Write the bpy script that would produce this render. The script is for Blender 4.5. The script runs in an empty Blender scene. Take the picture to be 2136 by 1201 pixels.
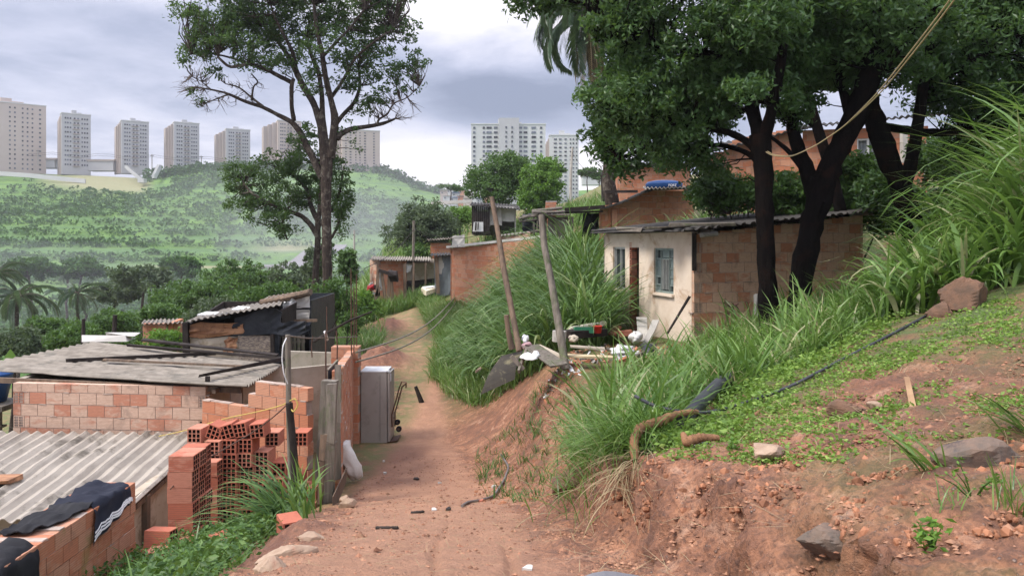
import bpy, math, random
import numpy as np
from mathutils import Vector
rng = np.random.default_rng(11); random.seed(11)
SC = bpy.context.scene; COL = SC.collection
F = 1600.0; PI = math.pi
def P(px, py, Y): return np.array([(px-1068)/F*Y, Y, (500-py)/F*Y], float)
def nrm(v):
    v = np.asarray(v, float); return v/(np.linalg.norm(v)+1e-12)
# ------------------------------------------------------------------ value noise
_perm = np.random.default_rng(3).integers(0, 1 << 30, 65536)
def _h(i, j): return (_perm[(i*7919 + _perm[j & 65535]) & 65535] & 65535)/65535.0
def vnoise(x, y):
    x = np.asarray(x, float); y = np.asarray(y, float)
    xi = np.floor(x).astype(np.int64); yi = np.floor(y).astype(np.int64); fx = x-xi; fy = y-yi
    fx = fx*fx*(3-2*fx); fy = fy*fy*(3-2*fy)
    return ((_h(xi, yi)*(1-fx)+_h(xi+1, yi)*fx)*(1-fy)+(_h(xi, yi+1)*(1-fx)+_h(xi+1, yi+1)*fx)*fy)*2-1
def fbm(x, y, o=4):
    s = 0; a = 1; t = 0
    for k in range(o):
        s = s+a*vnoise(x*2**k+17.3*k, y*2**k-9.1*k); t += a; a *= .5
    return s/t
# ------------------------------------------------------------------ terrain
ST = {
 -3: [(-12,-3.4),(-4,-2.4),(-2,-1.8),(0,-1.6),(1,-1.3),(2,-.9),(4,-.4),(8,.8)],
 1.5: [(-9,-3.3),(-3,-2.3),(-1.6,-1.8),(0,-1.66),(.6,-1.62),(.85,-1.3),(1.1,-1.12),(2,-.95),(4,-.5),(8,.6)],
 3: [(-9,-3.7),(-3,-2.5),(-1.5,-1.8),(-.6,-1.66),(1.1,-1.65),(1.36,-1.62),(1.47,-1.26),(1.7,-1.19),(2.1,-1.08),(4,-.7),(8,.5)],
 4: [(-9,-3.9),(-3.2,-2.8),(-1.9,-2.0),(-1.2,-1.76),(.8,-1.76),(1.08,-1.72),(1.19,-1.38),(1.45,-1.30),(2.1,-1.15),(2.6,-1.02),(4,-.75),(8,.4)],
 5: [(-9,-4.1),(-3.4,-3.05),(-2.2,-2.35),(-1.45,-2.07),(.5,-2.05),(.82,-2.02),(.94,-1.45),(1.4,-1.38),(2.4,-1.15),(4,-.78),(8,.3)],
 6: [(-9,-4.2),(-3.6,-3.3),(-2.5,-2.7),(-1.65,-2.38),(-1,-2.32),(.3,-2.3),(.6,-2.28),(.74,-1.76),(1.43,-1.5),(2.5,-1.2),(4,-.78),(7,.1)],
 7.5: [(-10,-4.2),(-4,-3.6),(-2.9,-3.1),(-2.1,-2.8),(-1.5,-2.72),(.25,-2.72),(.45,-2.5),(.75,-2.12),(1.3,-1.85),(2,-1.6),(3,-1.25),(4,-.92),(5.5,-.45),(8,.3)],
 8.5: [(-10,-4.3),(-4.5,-3.8),(-3.2,-3.4),(-2.4,-3.1),(-1.8,-3.02),(.25,-2.98),(.45,-2.8),(.8,-2.35),(1.5,-2.1),(2.6,-1.65),(3.4,-1.27),(4.4,-.86),(5.7,-.38),(9,.5)],
 10.8: [(-14,-4.6),(-5,-4.2),(-3.2,-4.0),(-2.6,-3.7),(.1,-3.62),(.35,-3.4),(.76,-2.9),(1.23,-2.45),(2.5,-2.15),(4,-1.55),(6,-.85),(7.5,-.3),(12,1)],
 13.3: [(-16,-5),(-5,-4.4),(-2.9,-4.1),(-.6,-4.02),(0,-3.6),(.5,-2.8),(.85,-2.27),(3,-2.15),(4.2,-1.75),(6,-1.2),(9,-.2),(14,1.2)],
 15.5: [(-18,-5.4),(-6,-4.5),(-3.2,-4.3),(-.9,-4.3),(-.2,-3.9),(.6,-2.9),(1.1,-2.3),(1.6,-2.18),(4.5,-2.1),(8,-1.35),(14,.6)],
 17: [(-25,-8),(-12,-5),(-6,-4.5),(-3.6,-4.5),(-1.3,-4.5),(-.5,-4.0),(.3,-3.1),(1,-2.4),(3,-2.15),(6,-1.8),(10,-1.0),(16,-.4)],
 20: [(-30,-13),(-14,-6),(-8,-4.5),(-3.2,-4.4),(-1.7,-4.4),(-.8,-4.0),(.5,-2.9),(2,-2.2),(5,-1.5),(8,-.8),(12,-.1),(18,.6)],
 22: [(-30,-13.5),(-14,-6.2),(-8,-4.55),(-3.4,-4.35),(-1.9,-4.35),(-1.1,-4.0),(.3,-2.9),(2,-2.1),(3.3,-1.1),(6,-.2),(9,.2),(13,.4),(18,.9)],
 24: [(-30,-14),(-14,-6.5),(-8,-4.6),(-3.8,-4.3),(-2.2,-4.3),(-1.5,-4.0),(0,-2.9),(2,-1.9),(3.5,-.7),(6,0),(9,.5),(14,.9),(20,1.4)],
 30: [(-34,-15),(-15,-7),(-9,-4.4),(-5.2,-4.2),(-3.1,-4.2),(-2,-3.9),(0,-2.6),(3,-1.2),(8,.9),(14,1.8),(24,2.6)],
 35: [(-36,-15),(-16,-7.5),(-9.5,-4.3),(-5.6,-4.15),(-3.9,-4.15),(-3.1,-3.4),(-2.6,-2.9),(0,-2.3),(5,-.3),(10,1.6),(16,2.4),(26,3.2)],
 45: [(-40,-16),(-18,-9),(-11,-5),(-8.8,-4.0),(-6.2,-3.9),(-5.2,-3.3),(-4,-3.0),(-1,-1.6),(3,.2),(10,2.6),(18,3.8),(30,4.6)],
 60: [(-50,-17),(-24,-14),(-15,-8),(-10,-4.4),(-5,-1.6),(0,1.0),(6,2.7),(12,3.6),(30,5)],
 75: [(-60,-18),(-26,-15),(-15,-5.6),(-11,.2),(-6,2.2),(0,2.8),(10,4.4),(34,6.5)],
 110: [(-90,-18),(-34,-16),(-20,-9),(-11,-.5),(-5,2.0),(4,3.2),(13,8),(18,9.5),(40,9)],
 150: [(-120,-18),(-40,-18),(-20,-14),(-8,-6),(4,-2),(13,8),(25,11),(60,11)]}
SY = np.array(sorted(ST)); 
def H0(x, y):
    x = np.asarray(x, float); y = np.asarray(y, float); x, y = np.broadcast_arrays(x, y)
    out = np.zeros(x.shape); acc = 0
    k = np.clip(np.searchsorted(SY, y)-1, 0, len(SY)-2)
    t = np.clip((y-SY[k])/(SY[k+1]-SY[k]), 0, 1)
    for i in range(len(SY)-1):
        m = k == i
        if not m.any(): continue
        a = np.array(ST[SY[i]] if SY[i] in ST else ST[float(SY[i])]); b = np.array(ST[SY[i+1]] if SY[i+1] in ST else 0)
        za = np.interp(x[m], a[:,0], a[:,1]); zb = np.interp(x[m], b[:,0], b[:,1])
        out[m] = za*(1-t[m])+zb*t[m]
    return out
def H(x, y):
    x = np.asarray(x, float); y = np.asarray(y, float)
    s = .012+.012*np.maximum(np.abs(y)-3, 0)
    z = (H0(x-s, y)+H0(x+s, y)+H0(x, y-s*1.5)+H0(x, y+s*1.5)+2*H0(x, y))/6
    z = z+fbm(x*.5, y*.5, 3)*.06+fbm(x*2.2+5, y*2.2, 3)*.022
    # the two red dirt mounds beside the path
    z = z+.62*np.exp(-((x+4.5)/.9)**2-((y-26)/1.6)**2)+.5*np.exp(-((x+6.0)/.8)**2-((y-35.5)/1.8)**2)
    z = z+.16*np.exp(-((x+1.75)/.3)**2-((y-6.4)/.5)**2)
    return z
def G(px, Y, dz=0.0):
    x = (px-1068)/F*Y; return np.array([x, Y, float(H(x, Y))+dz])
# ------------------------------------------------------------------ mesh builder
class MB:
    def __init__(s): s.V=[]; s.F=[]; s.n=0
    def add(s, v, f, m=0, var=0.0):
        v = np.asarray(v, float).reshape(-1, 3); f = np.asarray(f, int)
        if f.ndim == 1: f = f[None]
        s.V.append(v); s.F.append((f+s.n, m, np.broadcast_to(np.asarray(var, float), (len(f),)).copy())); s.n += len(v)
    def box(s, c, d, m=0, var=None, ax=None, jit=0):
        """box centre c, full dims d, axes rows ax"""
        if var is None: var = random.random()
        ax = np.eye(3) if ax is None else np.asarray(ax, float)
        q = np.array([[-1,-1,-1],[1,-1,-1],[1,1,-1],[-1,1,-1],[-1,-1,1],[1,-1,1],[1,1,1],[-1,1,1]])*.5*np.asarray(d, float)
        if jit: q = q+rng.normal(0, jit, q.shape)
        s.add(np.asarray(c, float)+q@ax, [[0,3,2,1],[4,5,6,7],[0,1,5,4],[1,2,6,5],[2,3,7,6],[3,0,4,7]], m, var)
    def bar(s, a, b, w, h, m=0, var=None, up=(0,0,1), jit=0):
        a = np.asarray(a, float); b = np.asarray(b, float); u = nrm(b-a); r = np.cross(u, up)
        if np.linalg.norm(r) < 1e-3: r = np.cross(u, (1,0,0))
        r = nrm(r); t = np.cross(r, u)
        s.box((a+b)/2, (np.linalg.norm(b-a), w, h), m, var, [u, r, t], jit)
    def hexa(s, p, m=0, var=None):
        s.add(p, [[0,3,2,1],[4,5,6,7],[0,1,5,4],[1,2,6,5],[2,3,7,6],[3,0,4,7]], m, random.random() if var is None else var)
    def tube(s, pts, r, n=8, m=0, var=0.0, cap=True, rough=0):
        pts = np.asarray(pts, float); k = len(pts); r = np.broadcast_to(np.asarray(r, float), (k,))
        tg = np.gradient(pts, axis=0); tg /= (np.linalg.norm(tg, axis=1, keepdims=True)+1e-9)
        up = np.array([0,0,1.]) if abs(tg[0,2]) < .9 else np.array([1.,0,0])
        a = nrm(np.cross(tg[0], up)); A = []
        for i in range(k):
            a = nrm(a-tg[i]*np.dot(a, tg[i])); A.append(a)
        A = np.array(A); B = np.cross(tg, A); th = np.arange(n)*2*PI/n
        rr = r[:,None]*np.ones((k, n))
        if rough: rr = rr*(1+rng.normal(0, rough, (k, n)))
        v = pts[:,None]+(A[:,None]*np.cos(th)[None,:,None]+B[:,None]*np.sin(th)[None,:,None])*rr[:,:,None]
        i = np.arange(k-1)[:,None]*n; j = np.arange(n)[None]
        f = np.stack([i+j, i+(j+1)%n, i+n+(j+1)%n, i+n+j], -1).reshape(-1, 4)
        s.add(v, f, m, var)
        if cap:
            s.add(v[0], [list(range(n))[::-1]], m, var); s.add(v[-1], [list(range(n))], m, var)
    def grid(s, pts, m=0, var=0.0, flip=False):
        pts = np.asarray(pts, float); a, b = pts.shape[:2]
        i = np.arange(a-1)[:,None]*b; j = np.arange(b-1)[None]
        f = np.stack([i+j, i+b+j, i+b+j+1, i+j+1], -1).reshape(-1, 4)
        if flip: f = f[:, ::-1]
        s.add(pts, f, m, var)
    def slab(s, pts, th, m=0, var=0.0):
        """closed thick sheet from a grid of points"""
        pts = np.asarray(pts, float); s.grid(pts, m, var); lo = pts-np.asarray(th, float); s.grid(lo, m, var, True)
        for e, g in ((pts[0], lo[0]), (pts[-1], lo[-1]), (pts[:,0], lo[:,0]), (pts[:,-1], lo[:,-1])):
            s.grid(np.stack([e, g]), m, var)
    def build(s, name, mats, parent=None, smooth=False, origin=None):
        V = np.concatenate(s.V); me = bpy.data.meshes.new(name)
        if parent is not None: o0 = np.array(parent.get('_o', (0,0,0)), float)
        elif origin is not None: o0 = np.asarray(origin, float)
        else:
            lo = V.min(0); hi = V.max(0); o0 = np.array([(lo[0]+hi[0])/2, (lo[1]+hi[1])/2, lo[2]])
        V = V-o0
        me.vertices.add(len(V)); me.vertices.foreach_set('co', V.astype(np.float32).ravel())
        loops = np.concatenate([f.ravel() for f, _, _ in s.F]); sz = np.concatenate([np.full(len(f), f.shape[1]) for f, _, _ in s.F])
        me.loops.add(len(loops)); me.loops.foreach_set('vertex_index', loops.astype(np.int32))
        me.polygons.add(len(sz)); st = np.concatenate([[0], np.cumsum(sz)[:-1]])
        me.polygons.foreach_set('loop_start', st.astype(np.int32)); me.polygons.foreach_set('loop_total', sz.astype(np.int32))
        me.polygons.foreach_set('material_index', np.concatenate([np.full(len(f), m) for f, m, _ in s.F]).astype(np.int32))
        me.polygons.foreach_set('use_smooth', np.full(len(sz), bool(smooth)))
        me.update(calc_edges=True)
        at = me.attributes.new('var', 'FLOAT', 'FACE'); at.data.foreach_set('value', np.concatenate([v for _, _, v in s.F]).astype(np.float32))
        for m in (mats if isinstance(mats, (list, tuple)) else [mats]): me.materials.append(m)
        o = bpy.data.objects.new(name, me); COL.objects.link(o)
        if parent is not None: o.parent = parent; o['_o'] = list(map(float, o0))
        else: o.location = o0; o['_o'] = list(map(float, o0))
        return o
def tag(o, label=None, cat=None, group=None, kind=None):
    if label: o['label'] = label
    if cat: o['category'] = cat
    if group: o['group'] = group
    if kind: o['kind'] = kind
    return o
def thing(name, label, cat, loc=(0,0,0), group=None):
    o = bpy.data.objects.new(name, None); COL.objects.link(o); o.location = loc; o['_o'] = list(map(float, loc))
    o.empty_display_size = .2
    return tag(o, label, cat, group)
def dup(o, parent=None):
    c = o.copy(); COL.objects.link(c); c.parent = parent
    for ch in list(o.children): dup(ch, c)
    return c
# ------------------------------------------------------------------ materials
def _n(nt, t, **kw):
    n = nt.nodes.new(t)
    for k, v in kw.items(): setattr(n, k, v)
    return n
def col(c): return (c[0], c[1], c[2], 1)
def mixc(nt, fac, a, b, mode='MIX'):
    m = _n(nt, 'ShaderNodeMix', data_type='RGBA', blend_type=mode)
    for s, v in ((0, fac), (6, a), (7, b)):
        if hasattr(v, 'is_linked') or hasattr(v, 'links'): nt.links.new(v, m.inputs[s])
        else: m.inputs[s].default_value = col(v) if s > 0 else v
    return m.outputs[2]
def mth(nt, op, a, b=0.0, c=0.0, clamp=False):
    m = _n(nt, 'ShaderNodeMath', operation=op, use_clamp=clamp)
    for i, v in enumerate((a, b, c)):
        if hasattr(v, 'links'): nt.links.new(v, m.inputs[i])
        else: m.inputs[i].default_value = v
    return m.outputs[0]
def ramp(nt, fac, pts):
    r = _n(nt, 'ShaderNodeValToRGB'); e = r.color_ramp.elements
    while len(e) < len(pts): e.new(.5)
    for q, (p, c) in zip(e, pts):
        q.position = p; q.color = col(c) if hasattr(c, '__len__') else (c, c, c, 1)
    nt.links.new(fac, r.inputs[0]); return r.outputs[0]
def noise(nt, vec, scale, detail=5, rough=.6, dist=0):
    n = _n(nt, 'ShaderNodeTexNoise'); n.inputs['Scale'].default_value = scale; n.inputs['Detail'].default_value = detail
    n.inputs['Roughness'].default_value = rough; n.inputs['Distortion'].default_value = dist
    nt.links.new(vec, n.inputs['Vector']); return n.outputs[0]
def base(name):
    m = bpy.data.materials.new(name); m.use_nodes = True; nt = m.node_tree; nt.nodes.clear()
    out = _n(nt, 'ShaderNodeOutputMaterial'); b = _n(nt, 'ShaderNodeBsdfPrincipled'); nt.links.new(b.outputs[0], out.inputs[0])
    tc = _n(nt, 'ShaderNodeTexCoord')
    return m, nt, b, out, tc.outputs['Object']
def mapping(nt, vec, sc):
    mp = _n(nt, 'ShaderNodeMapping'); mp.inputs['Scale'].default_value = sc; nt.links.new(vec, mp.inputs[0]); return mp.outputs[0]
def attr(nt, name='var'):
    a = _n(nt, 'ShaderNodeAttribute', attribute_name=name); return a.outputs['Fac']
def bumpn(nt, b, h, strength, dist=.01):
    bp = _n(nt, 'ShaderNodeBump'); bp.inputs['Strength'].default_value = strength; bp.inputs['Distance'].default_value = dist
    nt.links.new(h, bp.inputs['Height']); nt.links.new(bp.outputs[0], b.inputs['Normal'])
def mat(name, c1, c2=None, scale=4, rough=.85, bump=.3, bs=25, var=.3, stretch=None, metal=0, contrast=(.35,.65), spots=None, spotscale=3, bd=.01, spec=.25):
    m, nt, b, out, vec = base(name)
    c2 = c2 or tuple(x*.7 for x in c1)
    v2 = mapping(nt, vec, stretch) if stretch else vec
    n = noise(nt, v2, scale); f = ramp(nt, n, [(contrast[0], 0.0), (contrast[1], 1.0)])
    c = mixc(nt, f, c1, c2)
    if spots:
        n2 = noise(nt, vec, spotscale, 6, .7, .5); c = mixc(nt, ramp(nt, n2, [(.52, 0.0), (.64, .85)]), c, spots)
    k = mth(nt, 'MULTIPLY_ADD', attr(nt), var, 1-var*.5)
    kk = _n(nt, 'ShaderNodeCombineColor'); [nt.links.new(k, kk.inputs[i]) for i in range(3)]
    c = mixc(nt, 1.0, c, kk.outputs[0], 'MULTIPLY')
    nt.links.new(c, b.inputs['Base Color']); b.inputs['Roughness'].default_value = rough; b.inputs['Metallic'].default_value = metal; b.inputs['Specular IOR Level'].default_value = spec
    if bump: bumpn(nt, b, noise(nt, v2, bs, 6, .65), bump, bd)
    return m
def leafmat(name, c1, c2, trans=.35, rough=.5, c3=None):
    m, nt, b, out, vec = base(name)
    a = attr(nt)
    pts = [(0, c1), (.75, c2)]+([(1.0, c3)] if c3 else [])
    c = ramp(nt, a, pts)
    n = noise(nt, vec, .9, 3); c = mixc(nt, ramp(nt, n, [(.3, 0.0), (.7, .45)]), c, tuple(x*.62 for x in c1))
    nt.links.new(c, b.inputs['Base Color']); b.inputs['Roughness'].default_value = rough
    b.inputs['Specular IOR Level'].default_value = .35
    t = _n(nt, 'ShaderNodeBsdfTranslucent'); nt.links.new(mixc(nt, .3, c, (.25,.4,.04)), t.inputs[0])
    mx = _n(nt, 'ShaderNodeMixShader'); mx.inputs[0].default_value = trans
    nt.links.new(b.outputs[0], mx.inputs[1]); nt.links.new(t.outputs[0], mx.inputs[2]); nt.links.new(mx.outputs[0], out.inputs[0])
    return m
def brickmat(name, reds, pales, dirt=(.12,.08,.06), groove=.0238, pale_amt=.5, moss=None):
    m, nt, b, out, vec = base(name)
    a = attr(nt); n1 = noise(nt, mapping(nt, vec, (1,1,2.5)), 5, 6, .65, .4)
    f = mth(nt, 'ADD', mth(nt, 'MULTIPLY', a, .8), mth(nt, 'MULTIPLY', n1, 1.1))
    c = mixc(nt, ramp(nt, f, [(.95-pale_amt*.55, 0.0), (1.12-pale_amt*.45, 1.0)]), reds, pales)
    n2 = noise(nt, mapping(nt, vec, (1.5,1.5,14)), 9, 6, .7)
    c = mixc(nt, ramp(nt, n2, [(.42, 0.0), (.75, .55)]), c, tuple(x*.55 for x in reds))
    n3 = noise(nt, vec, 2.3, 6, .7, .6); c = mixc(nt, ramp(nt, n3, [(.55, 0.0), (.75, .65)]), c, dirt)
    if moss:
        n4 = noise(nt, vec, 1.4, 6, .7, .8); c = mixc(nt, ramp(nt, n4, [(.57, 0.0), (.68, .6)]), c, moss)
    sx0 = _n(nt, 'ShaderNodeSeparateXYZ'); nt.links.new(vec, sx0.inputs[0]); groove_shade = mth(nt, 'POWER', mth(nt, 'ABSOLUTE', mth(nt, 'COSINE', mth(nt, 'MULTIPLY', sx0.outputs[2], PI/groove))), 6.0)
    c = mixc(nt, mth(nt, 'MULTIPLY', groove_shade, .38), c, dirt)  # groove shade put into the colour, borrowing the dirt tone
    nt.links.new(c, b.inputs['Base Color']); b.inputs['Roughness'].default_value = .88
    sx = _n(nt, 'ShaderNodeSeparateXYZ'); nt.links.new(vec, sx.inputs[0])
    g = mth(nt, 'SINE', mth(nt, 'MULTIPLY', sx.outputs[2], 2*PI/groove))
    g = mth(nt, 'ADD', mth(nt, 'POWER', mth(nt, 'ABSOLUTE', g), .5), mth(nt, 'MULTIPLY', noise(nt, vec, 45, 4), .8))
    bumpn(nt, b, g, .7, .004)
    return m
# ------------------------------------------------------------------ camera, sky, light
cam = bpy.data.cameras.new('camera'); co = bpy.data.objects.new('camera', cam); COL.objects.link(co)
co.location = (0,0,0); co.rotation_euler = (PI/2,0,0); cam.sensor_width = 36; cam.lens = F/2136*36
cam.shift_y = -(600.5-500)/2136; cam.clip_end = 4000; cam.clip_start = .05; SC.camera = co
SC.view_settings.view_transform = 'Standard'; SC.view_settings.look = 'None'; SC.view_settings.exposure = 0.80
W = bpy.data.worlds.new('World'); SC.world = W; W.use_nodes = True; nt = W.node_tree; nt.nodes.clear()
SUN_EL, SUN_AZ = math.radians(50), math.radians(-112)
sky = _n(nt, 'ShaderNodeTexSky', sky_type='NISHITA'); sky.sun_disc = False; sky.sun_elevation = SUN_EL; sky.sun_rotation = SUN_AZ
sky.air_density = 1.2; sky.dust_density = 2
bg0 = _n(nt, 'ShaderNodeBackground'); nt.links.new(sky.outputs[0], bg0.inputs[0]); bg0.inputs[1].default_value = .11
tc = _n(nt, 'ShaderNodeTexCoord'); gv = tc.outputs['Generated']
sx = _n(nt, 'ShaderNodeSeparateXYZ'); nt.links.new(gv, sx.inputs[0]); X, Yy, Z = sx.outputs
zz = mth(nt, 'ADD', mth(nt, 'MAXIMUM', Z, 0.0), .13)
cv = _n(nt, 'ShaderNodeCombineXYZ'); nt.links.new(mth(nt, 'DIVIDE', X, zz), cv.inputs[0]); nt.links.new(mth(nt, 'DIVIDE', Yy, zz), cv.inputs[1])
n1 = noise(nt, cv.outputs[0], .55, 7, .58, .35); n2 = noise(nt, cv.outputs[0], 1.7, 7, .6, .2)
mp = mapping(nt, gv, (2.2, 2.2, 6.0)); n3 = noise(nt, mp, 1.6, 6, .55, .3)
wz = mth(nt, 'MULTIPLY', mth(nt, 'SUBTRACT', n3, .5), .22)
az = mth(nt, 'ADD', mth(nt, 'ARCTAN2', X, Yy), wz); el = mth(nt, 'ADD', mth(nt, 'ARCSINE', Z), mth(nt, 'MULTIPLY', mth(nt, 'SUBTRACT', n2, .5), .05))
def blob(a, e, sa, se):
    q = mth(nt, 'ADD', mth(nt, 'POWER', mth(nt, 'ABSOLUTE', mth(nt, 'DIVIDE', mth(nt, 'SUBTRACT', az, a), sa)), 2.0), mth(nt, 'POWER', mth(nt, 'ABSOLUTE', mth(nt, 'DIVIDE', mth(nt, 'SUBTRACT', el, e), se)), 2.0))
    return mth(nt, 'EXPONENT', mth(nt, 'MULTIPLY', q, -1.0))
t = mth(nt, 'ADD', mth(nt, 'MULTIPLY', n1, 1.25), mth(nt, 'MULTIPLY', n2, .75))       # about .45
t = mth(nt, 'ADD', t, -.44)
t = mth(nt, 'SUBTRACT', t, mth(nt, 'MULTIPLY', blob(.03, .185, .20, .055), .48))
t = mth(nt, 'ADD', t, mth(nt, 'MULTIPLY', blob(-.08, .085, .15, .045), .75))
t = mth(nt, 'ADD', t, mth(nt, 'MULTIPLY', blob(.12, .10, .05, .03), .5))
t = mth(nt, 'ADD', t, mth(nt, 'MULTIPLY', blob(-.02, .30, .18, .05), .45))
t = mth(nt, 'SUBTRACT', t, mth(nt, 'MULTIPLY', blob(-.42, .25, .22, .04), .2))
cc = ramp(nt, t, [(.14, (.13,.155,.235)), (.36, (.235,.26,.36)), (.52, (.37,.385,.485)), (.70, (.53,.525,.60)), (.88, (.70,.67,.71))])
bg1 = _n(nt, 'ShaderNodeBackground'); nt.links.new(cc, bg1.inputs[0])
up = mth(nt, 'MAXIMUM', mth(nt, 'SUBTRACT', Z, .33), 0.0)
nt.links.new(mth(nt, 'ADD', 1.0, mth(nt, 'MULTIPLY', up, 4.6)), bg1.inputs[1])
mx = _n(nt, 'ShaderNodeMixShader'); mx.inputs[0].default_value = .9
nt.links.new(bg0.outputs[0], mx.inputs[1]); nt.links.new(bg1.outputs[0], mx.inputs[2])
wo = _n(nt, 'ShaderNodeOutputWorld'); nt.links.new(mx.outputs[0], wo.inputs[0])
sl = bpy.data.lights.new('sun', 'SUN'); sl.energy = 2.5; sl.angle = math.radians(20); sl.color = (1,.93,.84)
hz = MB(); hz.box((0, 260, 30), (2300, 900, 260), 0, 0); M_HAZE = bpy.data.materials.new('haze_air'); M_HAZE.use_nodes = True; hn = M_HAZE.node_tree; hn.nodes.clear()
ho = hn.nodes.new('ShaderNodeOutputMaterial'); hv = hn.nodes.new('ShaderNodeVolumePrincipled'); hv.inputs['Color'].default_value = (.93,.95,1,1); hv.inputs['Density'].default_value = .00030; hv.inputs['Anisotropy'].default_value = .2
hn.links.new(hv.outputs[0], ho.inputs['Volume']); tag(hz.build('haze', M_HAZE), kind='stuff')
so = bpy.data.objects.new('sun', sl); COL.objects.link(so)
sd = Vector((math.sin(SUN_AZ)*math.cos(SUN_EL)*1, math.cos(SUN_AZ)*math.cos(SUN_EL), math.sin(SUN_EL)))
so.rotation_euler = sd.to_track_quat('Z', 'Y').to_euler(); so.location = (0,-20,40)
# ------------------------------------------------------------------ ground sheet
def ground_material():
    m, nt, b, out, vec = base('red_soil')
    n1 = noise(nt, vec, .5, 6, .6, .3); n2 = noise(nt, vec, 3.5, 8, .7, .4); n3 = noise(nt, vec, 28, 6, .7)
    c = mixc(nt, ramp(nt, n1, [(.38, 0.0), (.62, 1.0)]), (.48,.22,.11), (.32,.135,.07))
    c = mixc(nt, ramp(nt, n2, [(.42, 0.0), (.62, .9)]), c, (.17,.085,.055))
    c = mixc(nt, ramp(nt, n2, [(.34, .8), (.46, 0.0)]), c, (.52,.31,.20))
    c = mixc(nt, ramp(nt, n3, [(.44, 0.0), (.64, .85)]), c, (.13,.065,.04))
    vo = _n(nt, 'ShaderNodeTexVoronoi'); vo.inputs['Scale'].default_value = 34; nt.links.new(vec, vo.inputs['Vector'])
    nn = noise(nt, vec, 6, 4); peb = mth(nt, 'MULTIPLY', ramp(nt, vo.outputs['Distance'], [(.12, 1.0), (.3, 0.0)]), ramp(nt, nn, [(.5, 0.0), (.66, 1.0)]))
    c = mixc(nt, mth(nt, 'MULTIPLY', peb, .7), c, (.52,.40,.32))
    # trodden path, darker soil and green cover come as attributes of the sheet
    c = mixc(nt, mth(nt, 'MULTIPLY', attr(nt, 'path'), .75), c, mixc(nt, n2, (.50,.275,.165), (.37,.19,.11)))
    c = mixc(nt, mth(nt, 'MULTIPLY', attr(nt, 'dark_soil'), .8), c, (.15,.065,.042))
    gr = mixc(nt, n2, (.05,.085,.02), (.13,.19,.05))
    c = mixc(nt, mth(nt, 'MULTIPLY', attr(nt, 'green'), ramp(nt, noise(nt, vec, 2.2, 7, .75), [(.36, .1), (.56, .95)])), c, gr)
    nt.links.new(c, b.inputs['Base Color']); b.inputs['Roughness'].default_value = .92
    h = mth(nt, 'ADD', mth(nt, 'MULTIPLY', n3, .7), mth(nt, 'ADD', mth(nt, 'MULTIPLY', n2, 1.6), mth(nt, 'MULTIPLY', peb, .6)))
    bumpn(nt, b, h, 1.0, .06)
    return m
M_SOIL = ground_material()
def smooth(a, b, x):
    t = np.clip((x-a)/(b-a), 0, 1); return t*t*(3-2*t)
PATH_L = ([0,3,4.5,6,8,10.8,13.3,17,20,24,30,35,45,60],[-1.1,-1.2,-1.45,-1.6,-1.9,-2.3,-2.7,-3.0,-2.9,-3.5,-4.6,-5.1,-7.5,-9])
PATH_R = ([0,3,4.5,6,8,10.8,13.3,17,20,24,30,35,45,60],[.5,.45,.45,.3,.2,.0,-.6,-1.3,-1.7,-2.3,-3.2,-4.0,-6.1,-7.5])
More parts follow.
